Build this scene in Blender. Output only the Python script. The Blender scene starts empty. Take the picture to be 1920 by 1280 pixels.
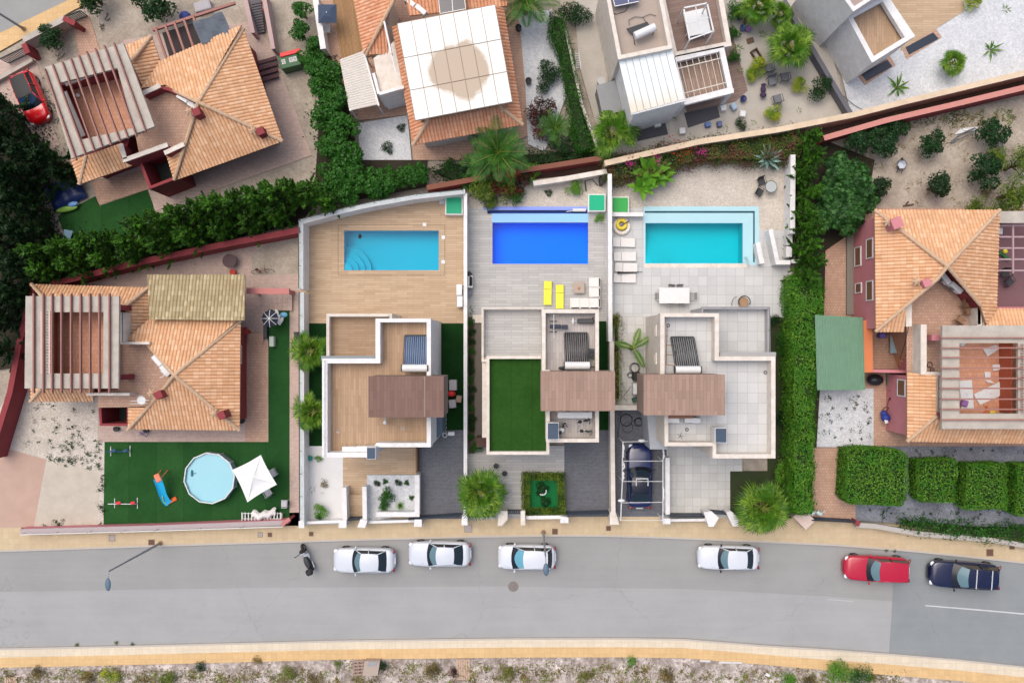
import bpy, math, random
import numpy as np
from mathutils import Vector, Matrix
from mathutils.geometry import tessellate_polygon
random.seed(7); RNG = np.random.default_rng(11)
R = math.radians
SC = bpy.context.scene
COL = SC.collection
# ---------------------------------------------------------------- camera, light, exposure
H = 60.0; S = 25.6; NX, NY = 985.0, 644.0
CX, CY = (NX-960)/S, -(NY-640)/S
cam = bpy.data.objects.new('camera', bpy.data.cameras.new('camera')); COL.objects.link(cam)
cam.location = (CX, CY, H); cam.rotation_euler = (0, 0, 0)
cam.data.sensor_width = 36; cam.data.lens = 36*H/75.0
cam.data.shift_x = (960-NX)/1920; cam.data.shift_y = (NY-640)/1920
cam.data.clip_end = 500
SC.camera = cam
W = bpy.data.worlds.new('World'); SC.world = W; W.use_nodes = True
nt = W.node_tree; bg = nt.nodes['Background']
sky = nt.nodes.new('ShaderNodeTexSky'); sky.sky_type = 'NISHITA'; sky.sun_disc = False
SUN_EL, SUN_AZ = 68, 318
sky.sun_elevation = R(SUN_EL); sky.sun_rotation = R(SUN_AZ)
sky.air_density = 1.0; sky.dust_density = 6.0; sky.ozone_density = 1.0
nt.links.new(sky.outputs[0], bg.inputs[0]); bg.inputs[1].default_value = 0.15
sl = bpy.data.lights.new('sun', 'SUN'); sl.energy = .85; sl.angle = R(60); sl.color = (1.0, .98, .94)
so = bpy.data.objects.new('sun', sl); COL.objects.link(so)
_d = Vector((math.sin(R(SUN_AZ))*math.cos(R(SUN_EL)), math.cos(R(SUN_AZ))*math.cos(R(SUN_EL)), math.sin(R(SUN_EL))))
so.rotation_euler = _d.to_track_quat('Z', 'Y').to_euler()
SC.view_settings.view_transform = 'Standard'; SC.view_settings.look = 'None'
SC.view_settings.exposure = 0.27; SC.view_settings.gamma = 1.0
SC.render.engine = 'CYCLES'
SC.cycles.max_bounces = 6; SC.cycles.diffuse_bounces = 3; SC.cycles.transparent_max_bounces = 8

# ---------------------------------------------------------------- helpers
def P(px, py, z=0.0):
    k = (H-z)/H
    return Vector((CX+(px-NX)/S*k, CY-(py-NY)/S*k, z))
def PL(pts, z=0.0): return [P(a, b, z) for a, b in pts]
def tag(o, label=None, cat=None, group=None, kind=None):
    if label: o['label'] = label
    if cat: o['category'] = cat
    if group: o['group'] = group
    if kind: o['kind'] = kind
    return o
def wloc(o):
    v = Vector((0, 0, 0))
    while o is not None: v += Vector(o.location); o = o.parent
    return v
def thing(name, label, cat, loc=(0, 0, 0), group=None):
    o = bpy.data.objects.new(name, None); COL.objects.link(o); o.location = loc
    o.empty_display_size = .3
    return tag(o, label, cat, group)
class MB:
    def __init__(s): s.v = []; s.f = []; s.uv = []; s.m = []; s.hasuv = False; s.cm = 0
    def add(s, vs, fs, uvs=None):
        b = len(s.v); s.v += [tuple(v) for v in vs]
        for i, f in enumerate(fs):
            s.f.append(tuple(b+k for k in f)); s.m.append(s.cm)
            if uvs: s.hasuv = True; s.uv.append([uvs[k] for k in f])
            else: s.uv.append([(0, 0)]*len(f))
        return s
    def prism(s, pts, z0, z1, bottom=False, top=True):
        """pts: xy polygon; vertical extrusion z0..z1"""
        if sum(pts[i-1][0]*pts[i][1]-pts[i][0]*pts[i-1][1] for i in range(len(pts))) < 0: pts = pts[::-1]
        n = len(pts); vs = [(p[0], p[1], z0) for p in pts]+[(p[0], p[1], z1) for p in pts]
        fs = [(i, (i+1) % n, n+(i+1) % n, n+i) for i in range(n)]
        if top:
            tri = tessellate_polygon([[Vector((p[0], p[1], 0)) for p in pts]]) if n > 4 else None
            if tri: fs += [tuple(n+k for k in fixw(t, pts)) for t in tri]
            else: fs.append(tuple(range(n, 2*n)))
        if bottom: fs.append(tuple(range(n-1, -1, -1)))
        return s.add(vs, fs)
    def box(s, c, d, rz=0.0, rx=0.0, ry=0.0):
        """c centre, d full size"""
        M = Matrix.Rotation(rz, 3, 'Z') @ Matrix.Rotation(ry, 3, 'Y') @ Matrix.Rotation(rx, 3, 'X')
        vs = []
        for z in (-.5, .5):
            for x, y in ((-.5, -.5), (.5, -.5), (.5, .5), (-.5, .5)):
                vs.append(Vector(c)+M @ Vector((x*d[0], y*d[1], z*d[2])))
        return s.add(vs, [(3, 2, 1, 0), (4, 5, 6, 7), (0, 1, 5, 4), (1, 2, 6, 5), (2, 3, 7, 6), (3, 0, 4, 7)])
    def rbox(s, c, d, b=.03, rz=0.0, rx=0., ry=0.):
        """box with chamfered edges"""
        M = Matrix.Rotation(rz, 3, 'Z') @ Matrix.Rotation(ry, 3, 'Y') @ Matrix.Rotation(rx, 3, 'X')
        b = min(b, min(d)*.45); hx, hy, hz = d[0]/2, d[1]/2, d[2]/2
        vs = []
        for (z, i) in ((-hz, b), (-hz+b, 0), (hz-b, 0), (hz, b)):
            x, y = hx-i, hy-i
            for q in ((-x+b, -y), (x-b, -y), (x, -y+b), (x, y-b), (x-b, y), (-x+b, y), (-x, y-b), (-x, -y+b)):
                vs.append(Vector(c)+M @ Vector((q[0], q[1], z)))
        fs = [tuple(range(7, -1, -1)), tuple(range(24, 32))]
        for k in range(3):
            for i in range(8): fs.append((k*8+i, k*8+(i+1) % 8, k*8+8+(i+1) % 8, k*8+8+i))
        return s.add(vs, fs)
    def bar(s, a, b, w, h):
        """beam between world points a,b (centre of top), width w, height h"""
        a = Vector(a); b = Vector(b); d = (b-a); L = d.length; d.normalize()
        side = d.cross(Vector((0, 0, 1)))
        if side.length < 1e-4: side = Vector((1, 0, 0))
        side.normalize(); up = side.cross(d)
        vs = []
        for p in (a, b):
            for sx, sz in ((-.5, -1), (.5, -1), (.5, 0), (-.5, 0)): vs.append(p+side*sx*w+up*sz*h)
        return s.add(vs, [(3, 2, 1, 0), (4, 5, 6, 7), (0, 1, 5, 4), (1, 2, 6, 5), (2, 3, 7, 6), (3, 0, 4, 7)])
    def tube(s, pts, r, n=8, cap=True):
        pts = [Vector(p) for p in pts]; rs = r if isinstance(r, (list, tuple)) else [r]*len(pts)
        vs = []; fs = []; pn = None
        for i, p in enumerate(pts):
            d = (pts[min(i+1, len(pts)-1)]-pts[max(i-1, 0)]).normalized()
            if pn is None:
                pn = d.orthogonal().normalized()
            pn = (pn-d*pn.dot(d)).normalized() if (pn-d*pn.dot(d)).length > 1e-5 else d.orthogonal().normalized()
            q = d.cross(pn)
            for k in range(n):
                a = 2*math.pi*k/n; vs.append(p+(pn*math.cos(a)+q*math.sin(a))*rs[i])
        for i in range(len(pts)-1):
            for k in range(n): fs.append((i*n+k, i*n+(k+1) % n, (i+1)*n+(k+1) % n, (i+1)*n+k))
        if cap: fs.append(tuple(range(n-1, -1, -1))); fs.append(tuple(range((len(pts)-1)*n, len(pts)*n)))
        return s.add(vs, fs)
    def cyl(s, c, r, h, n=20, r2=None):
        r2 = r if r2 is None else r2
        return s.lathe([(0, 0), (r, 0), (r2, h), (0, h)], c, n)
    def lathe(s, prof, c=(0, 0, 0), n=20):
        vs = []; fs = []
        for (r, z) in prof:
            for k in range(n):
                a = 2*math.pi*k/n; vs.append((c[0]+r*math.cos(a), c[1]+r*math.sin(a), c[2]+z))
        for i in range(len(prof)-1):
            for k in range(n): fs.append((i*n+k, i*n+(k+1) % n, (i+1)*n+(k+1) % n, (i+1)*n+k))
        return s.add(vs, fs)
    def torus(s, c, R_, r, n=28, m=8, M=None):
        vs = []; fs = []
        for i in range(n):
            a = 2*math.pi*i/n
            for j in range(m):
                b = 2*math.pi*j/m
                v = Vector(((R_+r*math.cos(b))*math.cos(a), (R_+r*math.cos(b))*math.sin(a), r*math.sin(b)))
                if M: v = M @ v
                vs.append(v+Vector(c))
        for i in range(n):
            for j in range(m): fs.append((i*m+j, ((i+1) % n)*m+j, ((i+1) % n)*m+(j+1) % m, i*m+(j+1) % m))
        return s.add(vs, fs)
    def ell(s, c, d, n=12, m=8, M=None):
        vs = []; fs = []
        for j in range(m+1):
            t = math.pi*j/m
            for i in range(n):
                a = 2*math.pi*i/n
                v = Vector((d[0]*math.sin(t)*math.cos(a), d[1]*math.sin(t)*math.sin(a), d[2]*math.cos(t)))
                if M: v = M @ v
                vs.append(v+Vector(c))
        for j in range(m):
            for i in range(n): fs.append((j*n+i, (j+1)*n+i, (j+1)*n+(i+1) % n, j*n+(i+1) % n))
        return s.add(vs, fs)
    def xf(s, M):
        s.v = [tuple(M @ Vector(v)) for v in s.v]; return s
    def build(s, name, mat, parent=None, smooth=False, local=False):
        off = Vector((0, 0, 0)) if (parent is None or local) else wloc(parent)
        me = bpy.data.meshes.new(name)
        me.from_pydata([(v[0]-off.x, v[1]-off.y, v[2]-off.z) for v in s.v], [], s.f)
        if s.hasuv:
            uvl = me.uv_layers.new(name='UVMap')
            flat = [c for f in s.uv for u in f for c in u]
            uvl.data.foreach_set('uv', flat)
        for m_ in (mat if isinstance(mat, (list, tuple)) else [mat]): me.materials.append(m_)
        if isinstance(mat, (list, tuple)): me.polygons.foreach_set('material_index', s.m)
        if smooth:
            me.polygons.foreach_set('use_smooth', [True]*len(me.polygons))
        me.validate(); me.update()
        o = bpy.data.objects.new(name, me); COL.objects.link(o)
        if parent is not None: o.parent = parent
        return o
def fixw(t, pts):
    a, b, c = [pts[k] for k in t]
    cr = (b[0]-a[0])*(c[1]-a[1])-(b[1]-a[1])*(c[0]-a[0])
    return t if cr > 0 else (t[0], t[2], t[1])
def single(name, mb, mat, label, cat, group=None, smooth=False):
    """one-mesh thing: origin moved to its base centre"""
    v = np.array(mb.v); c = Vector(((v[:, 0].min()+v[:, 0].max())/2, (v[:, 1].min()+v[:, 1].max())/2, v[:, 2].min()))
    mb.v = [(a[0]-c.x, a[1]-c.y, a[2]-c.z) for a in mb.v]
    o = mb.build(name, mat, None, smooth); o.location = c
    return tag(o, label, cat, group)
def struct(name, mb, mat): return tag(mb.build(name, mat), kind='structure')
def copy_tree(o, parent=None):
    c = o.copy(); COL.objects.link(c); c.parent = parent
    for ch in list(o.children): copy_tree(ch, c)
    return c
def area(pts):
    return .5*sum(pts[i-1][0]*pts[i][1]-pts[i][0]*pts[i-1][1] for i in range(len(pts)))
def offset(pts, w):
    """inset a polygon (xy) by w; returns CCW pts pair (outer, inner)"""
    pts = [Vector((p[0], p[1])) for p in pts]
    if area(pts) < 0: pts = pts[::-1]
    n = len(pts); out = []
    for i in range(n):
        a, b, c = pts[i-1], pts[i], pts[(i+1) % n]
        d1 = (b-a).normalized(); d2 = (c-b).normalized()
        n1 = Vector((-d1.y, d1.x)); n2 = Vector((-d2.y, d2.x))
        m = (n1+n2); L = max(m.length, .3); m = m/L
        out.append(b+m*(w/max(m.dot(n1), .35)))
    return pts, out
def ring(mb, pts, w, z_top, z_out, z_in):
    o, i = offset(pts, w); n = len(o)
    vs = [(p.x, p.y, z_out) for p in o]+[(p.x, p.y, z_top) for p in o]+[(p.x, p.y, z_top) for p in i]+[(p.x, p.y, z_in) for p in i]
    fs = []
    for k in range(n):
        j = (k+1) % n
        fs += [(k, j, n+j, n+k), (n+k, n+j, 2*n+j, 2*n+k), (2*n+k, 2*n+j, 3*n+j, 3*n+k)]
    mb.add(vs, fs); return i
def strip(mb, pts, w, z0, z1):
    """wall along an open line of world xy points"""
    pts = [Vector((p[0], p[1])) for p in pts]; L = []; Rr = []
    for i, p in enumerate(pts):
        ds = []
        if i > 0: ds.append((p-pts[i-1]).normalized())
        if i < len(pts)-1: ds.append((pts[i+1]-p).normalized())
        ns = [Vector((-d.y, d.x)) for d in ds]; m = sum(ns, Vector((0, 0))).normalized()
        k = (w/2)/max(m.dot(ns[0]), .4); L.append(p+m*k); Rr.append(p-m*k)
    mb.prism(Rr+L[::-1], z0, z1, bottom=True); return mb
def slab(name, px, z, mat, holes=None, depth=.12):
    """a ground sheet: polygon in photo pixels at its own height, optional holes"""
    mb = MB(); outer = PL(px, z)
    if holes:
        loops = [outer]+[PL(h, z) for h in holes]
        flat = [p for l in loops for p in l]
        tri = tessellate_polygon([[Vector((p.x, p.y, 0)) for p in l] for l in loops])
        mb.add([(p.x, p.y, z) for p in flat], [fixw(t, flat) for t in tri])
        n = len(outer); mb.add([(p.x, p.y, z) for p in outer]+[(p.x, p.y, z-depth) for p in outer],
               [(i, n+i, n+(i+1) % n, (i+1) % n) for i in range(n)])
    else: mb.prism([(p.x, p.y) for p in outer], z-depth, z)
    return struct(name, mb, mat)
def rect(x0, y0, x1, y1): return [(x0, y0), (x1, y0), (x1, y1), (x0, y1)]

# ---------------------------------------------------------------- materials
def lin(c):
    if isinstance(c, str):
        c = [int(c[i:i+2], 16)/255 for i in (0, 2, 4)]
        return tuple((x/12.92 if x <= .04045 else ((x+.055)/1.055)**2.4) for x in c)
    return c
MATS = {}
def newmat(name, rough=.8, spec=.3):
    m = bpy.data.materials.new(name); m.use_nodes = True; t = m.node_tree; b = t.nodes['Principled BSDF']
    b.inputs['Roughness'].default_value = rough; b.inputs['Specular IOR Level'].default_value = spec
    return m, t, b
def N(t, typ, **kw):
    n = t.nodes.new(typ)
    for k, v in kw.items():
        if k in n.inputs.keys(): n.inputs[k].default_value = v
        else: setattr(n, k, v)
    return n
def mixc(t, fac, a, b, mode='MIX'):
    n = t.nodes.new('ShaderNodeMix'); n.data_type = 'RGBA'; n.blend_type = mode
    for sock, v in ((n.inputs[0], fac), (n.inputs[6], a), (n.inputs[7], b)):
        if hasattr(v, 'is_linked') or isinstance(v, bpy.types.NodeSocket): t.links.new(v, sock)
        elif isinstance(v, (int, float)): sock.default_value = v
        else: sock.default_value = (*v, 1)
    return n.outputs[2]
def ramp(t, src, a, b):
    n = t.nodes.new('ShaderNodeMapRange'); n.inputs[1].default_value = a; n.inputs[2].default_value = b
    t.links.new(src, n.inputs[0]); return n.outputs[0]
def coords(t, rz=0.0, obj=False):
    if obj: src = N(t, 'ShaderNodeTexCoord').outputs['Object']
    else: src = N(t, 'ShaderNodeNewGeometry').outputs['Position']
    if rz:
        mp = N(t, 'ShaderNodeMapping'); mp.inputs['Rotation'].default_value = (0, 0, rz)
        t.links.new(src, mp.inputs[0]); src = mp.outputs[0]
    return src
def noise(t, src, scale, detail=4, rough=.6, stretch=None):
    if stretch:
        mp = N(t, 'ShaderNodeMapping'); mp.inputs['Scale'].default_value = stretch
        t.links.new(src, mp.inputs[0]); src = mp.outputs[0]
    n = N(t, 'ShaderNodeTexNoise'); n.inputs['Scale'].default_value = scale
    n.inputs['Detail'].default_value = detail; n.inputs['Roughness'].default_value = rough
    t.links.new(src, n.inputs['Vector']); return n.outputs[0]
def bump(t, b, src, strength=.3, dist=.02):
    n = N(t, 'ShaderNodeBump'); n.inputs['Strength'].default_value = strength; n.inputs['Distance'].default_value = dist
    t.links.new(src, n.inputs['Height']); t.links.new(n.outputs[0], b.inputs['Normal'])
def M(name, col, col2=None, scale=3.0, fine=25.0, rough=.8, spec=.3, stain=.25, fineamt=.2, bmp=.15, metal=0.0, obj=False):
    """weathered plain surface: broad stains + fine grain"""
    if name in MATS: return MATS[name]
    m, t, b = newmat(name, rough, spec); col = lin(col); col2 = lin(col2) if col2 else tuple(x*.7 for x in col)
    c = coords(t, obj=obj)
    n1 = ramp(t, noise(t, c, scale, 6, .65), .35, .7); n2 = ramp(t, noise(t, c, fine, 3, .7), .3, .7)
    f1 = N(t, 'ShaderNodeMath', operation='MULTIPLY'); t.links.new(n1, f1.inputs[0]); f1.inputs[1].default_value = stain
    a = mixc(t, f1.outputs[0], col, col2)
    f2 = N(t, 'ShaderNodeMath', operation='MULTIPLY'); t.links.new(n2, f2.inputs[0]); f2.inputs[1].default_value = fineamt
    a = mixc(t, f2.outputs[0], a, tuple(x*.55 for x in col))
    t.links.new(a, b.inputs['Base Color']); b.inputs['Metallic'].default_value = metal
    if bmp: bump(t, b, n2, bmp, .01)
    MATS[name] = m; return m
def brick(name, cols, mortar, bw, bh, msize=.01, off=.5, rz=0.0, rough=.75, grain=.3, gscale=(1, 8, 1), spec=.3, stain=.2, bias=0.0):
    """planks, pavers or tiles"""
    if name in MATS: return MATS[name]
    m, t, b = newmat(name, rough, spec); c = coords(t, rz)
    n = N(t, 'ShaderNodeTexBrick'); n.offset = off; n.squash = 1
    n.inputs['Color1'].default_value = (*lin(cols[0]), 1); n.inputs['Color2'].default_value = (*lin(cols[1]), 1)
    n.inputs['Mortar'].default_value = (*lin(mortar), 1); n.inputs['Scale'].default_value = 1
    n.inputs['Mortar Size'].default_value = msize; n.inputs['Bias'].default_value = bias
    n.inputs['Brick Width'].default_value = bw; n.inputs['Row Height'].default_value = bh
    t.links.new(c, n.inputs[0])
    g = ramp(t, noise(t, c, 6, 4, .7, gscale), .35, .7)
    f = N(t, 'ShaderNodeMath', operation='MULTIPLY'); t.links.new(g, f.inputs[0]); f.inputs[1].default_value = grain
    a = mixc(t, f.outputs[0], n.outputs[0], tuple(x*.55 for x in lin(cols[0])))
    g2 = ramp(t, noise(t, c, .5, 5, .7), .4, .75)
    f2 = N(t, 'ShaderNodeMath', operation='MULTIPLY'); t.links.new(g2, f2.inputs[0]); f2.inputs[1].default_value = stain
    a = mixc(t, f2.outputs[0], a, tuple(x*.6 for x in lin(cols[1])))
    t.links.new(a, b.inputs['Base Color'])
    inv = N(t, 'ShaderNodeMath', operation='SUBTRACT'); inv.inputs[0].default_value = 1; t.links.new(n.outputs['Fac'], inv.inputs[1])
    bump(t, b, inv.outputs[0], .4, .006)
    MATS[name] = m; return m
def gravel(name, c1, c2, c3, scale=14, stain=.4):
    if name in MATS: return MATS[name]
    m, t, b = newmat(name, .95, .1); c = coords(t)
    v = N(t, 'ShaderNodeTexVoronoi'); v.inputs['Scale'].default_value = scale; t.links.new(c, v.inputs['Vector'])
    sep = N(t, 'ShaderNodeSeparateColor'); t.links.new(v.outputs['Color'], sep.inputs[0])
    a = mixc(t, sep.outputs[0], lin(c1), lin(c2))
    n1 = ramp(t, noise(t, c, .7, 7, .7), .4, .65)
    f = N(t, 'ShaderNodeMath', operation='MULTIPLY'); t.links.new(n1, f.inputs[0]); f.inputs[1].default_value = stain
    a = mixc(t, f.outputs[0], a, lin(c3))
    n2 = ramp(t, noise(t, c, 60, 2, .5), .55, .7)
    f = N(t, 'ShaderNodeMath', operation='MULTIPLY'); t.links.new(n2, f.inputs[0]); f.inputs[1].default_value = .35
    a = mixc(t, f.outputs[0], a, tuple(x*.45 for x in lin(c2)))
    t.links.new(a, b.inputs['Base Color']); bump(t, b, v.outputs['Distance'], .6, .02)
    MATS[name] = m; return m
def leafmat(name, c1, c2, c3, rough=.55, transl=.25):
    if name in MATS: return MATS[name]
    m, t, b = newmat(name, rough, .35)
    g = N(t, 'ShaderNodeNewGeometry'); c = g.outputs['Position']
    a = mixc(t, g.outputs['Random Per Island'], lin(c1), lin(c2))
    n1 = ramp(t, noise(t, c, 1.1, 3, .6), .42, .62)
    a = mixc(t, n1, a, lin(c3))
    t.links.new(a, b.inputs['Base Color'])
    if transl:
        tr = N(t, 'ShaderNodeBsdfTranslucent'); t.links.new(a, tr.inputs[0])
        mx = N(t, 'ShaderNodeMixShader'); mx.inputs[0].default_value = transl
        out = t.nodes['Material Output']
        t.links.new(b.outputs[0], mx.inputs[1]); t.links.new(tr.outputs[0], mx.inputs[2]); t.links.new(mx.outputs[0], out.inputs[0])
    MATS[name] = m; return m
def tilemat(name, c1, c2, c3, pitch=.235, row=.38):
    if name in MATS: return MATS[name]
    m, t, b = newmat(name, .85, .2)
    uv = N(t, 'ShaderNodeTexCoord').outputs['UV']
    mp = N(t, 'ShaderNodeMapping'); mp.inputs['Scale'].default_value = (1/pitch, 1/row, 1); t.links.new(uv, mp.inputs[0])
    sn = N(t, 'ShaderNodeVectorMath', operation='FLOOR'); t.links.new(mp.outputs[0], sn.inputs[0])
    wn = N(t, 'ShaderNodeTexWhiteNoise'); wn.noise_dimensions = '2D'; t.links.new(sn.outputs[0], wn.inputs['Vector'])
    a = mixc(t, wn.outputs['Value'], lin(c1), lin(c2))
    sepw = N(t, 'ShaderNodeSeparateColor'); t.links.new(wn.outputs['Color'], sepw.inputs[0])
    f = ramp(t, sepw.outputs[1], .55, .9); a = mixc(t, f, a, lin(c3))
    g = coords(t); n1 = ramp(t, noise(t, g, .8, 6, .7), .45, .75)
    k = N(t, 'ShaderNodeMath', operation='MULTIPLY'); t.links.new(n1, k.inputs[0]); k.inputs[1].default_value = .35
    a = mixc(t, k.outputs[0], a, tuple(x*.5 for x in lin(c2)))
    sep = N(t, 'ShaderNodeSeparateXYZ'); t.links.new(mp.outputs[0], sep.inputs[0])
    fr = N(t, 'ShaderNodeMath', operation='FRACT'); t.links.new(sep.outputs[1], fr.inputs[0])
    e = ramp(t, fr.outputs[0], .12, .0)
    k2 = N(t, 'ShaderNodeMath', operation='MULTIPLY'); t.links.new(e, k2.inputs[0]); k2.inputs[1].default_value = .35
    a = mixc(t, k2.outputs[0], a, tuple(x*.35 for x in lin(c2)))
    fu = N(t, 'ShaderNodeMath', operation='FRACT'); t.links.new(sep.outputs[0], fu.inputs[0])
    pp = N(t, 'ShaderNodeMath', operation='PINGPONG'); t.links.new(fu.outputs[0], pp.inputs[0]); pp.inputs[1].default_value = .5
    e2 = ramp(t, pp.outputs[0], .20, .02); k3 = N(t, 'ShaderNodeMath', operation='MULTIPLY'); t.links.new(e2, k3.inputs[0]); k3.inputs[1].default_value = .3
    a = mixc(t, k3.outputs[0], a, tuple(x*.28 for x in lin(c2)))   # groove shade painted into the tile colour along the channels
    t.links.new(a, b.inputs['Base Color']); bump(t, b, fr.outputs[0], .5, -.03)
    MATS[name] = m; return m
def glass(name, col, rough=.08):
    if name in MATS: return MATS[name]
    m, t, b = newmat(name, max(rough, .16), .5); b.inputs['Base Color'].default_value = (*lin(col), 1)
    b.inputs['Coat Weight'].default_value = .15
    MATS[name] = m; return m
def paint(name, col, rough=.3, coat=.6, metal=0):
    if name in MATS: return MATS[name]
    m, t, b = newmat(name, rough, .5); col = lin(col)
    c = coords(t, obj=True); n1 = ramp(t, noise(t, c, 2.5, 4, .6), .35, .75)
    k = N(t, 'ShaderNodeMath', operation='MULTIPLY'); t.links.new(n1, k.inputs[0]); k.inputs[1].default_value = .18
    a = mixc(t, k.outputs[0], col, tuple(x*.75+.02 for x in col)); t.links.new(a, b.inputs['Base Color'])
    b.inputs['Coat Weight'].default_value = coat; b.inputs['Coat Roughness'].default_value = .1; b.inputs['Metallic'].default_value = metal
    MATS[name] = m; return m
def watermat(name, tint, gl=.09, wave=2.2):
    if name in MATS: return MATS[name]
    m, t, b = newmat(name); out = t.nodes['Material Output']; t.nodes.remove(b)
    tr = N(t, 'ShaderNodeBsdfTransparent'); tr.inputs[0].default_value = (*lin(tint), 1)
    gs = N(t, 'ShaderNodeBsdfGlossy'); gs.inputs['Roughness'].default_value = .03
    fr = N(t, 'ShaderNodeFresnel'); fr.inputs[0].default_value = 1.2
    nb = N(t, 'ShaderNodeBump'); nb.inputs['Strength'].default_value = .3; nb.inputs['Distance'].default_value = .05
    t.links.new(noise(t, coords(t), wave, 4, .6), nb.inputs['Height'])
    t.links.new(nb.outputs[0], gs.inputs['Normal']); t.links.new(nb.outputs[0], fr.inputs['Normal'])
    mx = N(t, 'ShaderNodeMixShader'); t.links.new(fr.outputs[0], mx.inputs[0])
    t.links.new(tr.outputs[0], mx.inputs[1]); t.links.new(gs.outputs[0], mx.inputs[2]); t.links.new(mx.outputs[0], out.inputs[0])
    MATS[name] = m; return m
white = M('white_render', (.76, .76, .76), (.50, .46, .41), 2.2, 14, .7, stain=.5, fineamt=.07)
cream = M('cream_render', (.72, .67, .60), (.46, .38, .30), 2.2, 14, .75, stain=.55, fineamt=.08)
concrete = M('weathered_concrete', (.50, .46, .40), (.26, .235, .20), 1.1, 9, .9, stain=.55, fineamt=.25)
redwall = M('red_render', (.26, .045, .05), (.17, .03, .035), 1.2, 12, .8, stain=.4, fineamt=.15)
pinkwall = M('pink_render', (.56, .22, .24), (.44, .15, .17), 1.0, 12, .8, stain=.35, fineamt=.1)
redbeam = M('red_beam_paint', (.34, .17, .14), (.24, .12, .10), 2, 12, .8)
pinkpave = brick('pink_pavers', ['c6a48e', 'b6947e'], '98786a', .2, .2, .012, .5, grain=.4, gscale=(1, 1, 1), stain=.35)
palepave = brick('pale_pink_pavers', ['cbb4a8', 'baa498'], '9c887e', .2, .1, .01, .5, grain=.35, gscale=(1, 1, 1), stain=.35)
deck = brick('wood_deck', ['c2aa8e', 'b1987c'], '937c62', 1.2, .17, .008, .37, grain=.38, gscale=(.35, 5, 1), stain=.12)
deckv = brick('wood_deck_long', ['b89c80', 'a68a6e'], '8a7058', 1.2, .17, .008, .37, rz=R(90), grain=.38, gscale=(.35, 5, 1), stain=.15)
greydeck = brick('grey_deck', ['b9b8b5', 'a8a7a5'], '8c8c8a', 1.2, .2, .01, .37, grain=.25, gscale=(.3, 4, 1), stain=.12)
greydeckv = brick('grey_deck_long', ['bcb5b0', 'aaa39f'], '8f8e8c', 1.2, .2, .01, .37, rz=R(90), grain=.25, gscale=(.3, 4, 1), stain=.15)
tilew = brick('white_floor_tile', ['c6c7c6', 'babbba'], 'a0a19e', .68, .68, .012, 0, grain=.12, gscale=(1, 1, 1), stain=.15)
tileg = brick('pale_floor_tile', ['c9c8c4', 'bcbbb7'], 'a09f9b', .6, .6, .012, 0, grain=.2, gscale=(1, 1, 1), stain=.2)
darkpave = brick('dark_pavers', ['74767c', '64666d'], '4e5056', .2, .1, .012, .5, grain=.35, gscale=(1, 1, 1), stain=.5)
brownroof = brick('brown_plank_roof', ['80655c', '735a50'], '5e4a42', 1.2, .22, .006, .4, rz=R(90), grain=.3, gscale=(.3, 5, 1), stain=.15)
tanroof = brick('tan_plank_roof', ['a58a7b', '937a6c'], '75604f', 1.2, .22, .006, .4, rz=R(90), grain=.35, gscale=(.3, 5, 1), stain=.15)
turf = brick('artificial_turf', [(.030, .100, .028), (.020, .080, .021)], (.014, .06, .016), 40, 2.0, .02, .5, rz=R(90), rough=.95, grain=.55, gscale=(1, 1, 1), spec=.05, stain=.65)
turfd = brick('shaded_turf', [(.012, .05, .012), (.009, .04, .010)], (.007, .03, .008), 40, 2.0, .02, .5, rz=R(90), rough=.95, grain=.55, gscale=(1, 1, 1), spec=.05, stain=.65)  # darker copy of the turf, shade of the side strips put into its colour
sand = gravel('sandy_soil', 'b4aa9c', 'a2988a', '80766a', 9, .6)
ggravel = gravel('pale_gravel', 'cfc8bd', 'b4aca0', 'a2968a', 12, .4)
wgravel = gravel('white_gravel', 'd4d6d8', 'b8bcc0', 'a6a8ac', 10, .3)
rubble = gravel('rubble_ground', 'd6cdc6', '9a8d86', '6f6258', 5, .8)
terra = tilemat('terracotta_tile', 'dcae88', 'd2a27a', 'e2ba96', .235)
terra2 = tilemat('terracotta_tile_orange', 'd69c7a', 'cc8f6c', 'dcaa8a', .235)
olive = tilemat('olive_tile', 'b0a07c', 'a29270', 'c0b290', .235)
ridgecol = M('ridge_tile', (.60, .42, .28), (.40, .25, .15), 4, 10, .85, stain=.6, fineamt=.2)
steel = M('steel', (.55, .56, .58), rough=.35, metal=.7, stain=.2)
galv = M('pale_metal', (.62, .63, .62), rough=.45, metal=.3, stain=.3)
black = M('black_rubber', (.012, .012, .013), rough=.6, stain=.3)
dark = M('dark_metal', (.04, .045, .05), rough=.5, stain=.3)
navy = M('slate_blue_cap', (.055, .085, .13), (.05, .08, .12), 3, 12, .6)
wplastic = M('white_plastic', (.68, .69, .69), (.54, .54, .52), 3, 20, .4, stain=.3, fineamt=.03)
grplastic = M('grey_plastic', (.30, .31, .32), rough=.5)
wood = M('brown_wood', (.20, .105, .055), (.12, .06, .03), 4, 14, .7)
bark = M('bark', (.12, .085, .055), (.07, .05, .035), 6, 20, .9)
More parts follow.
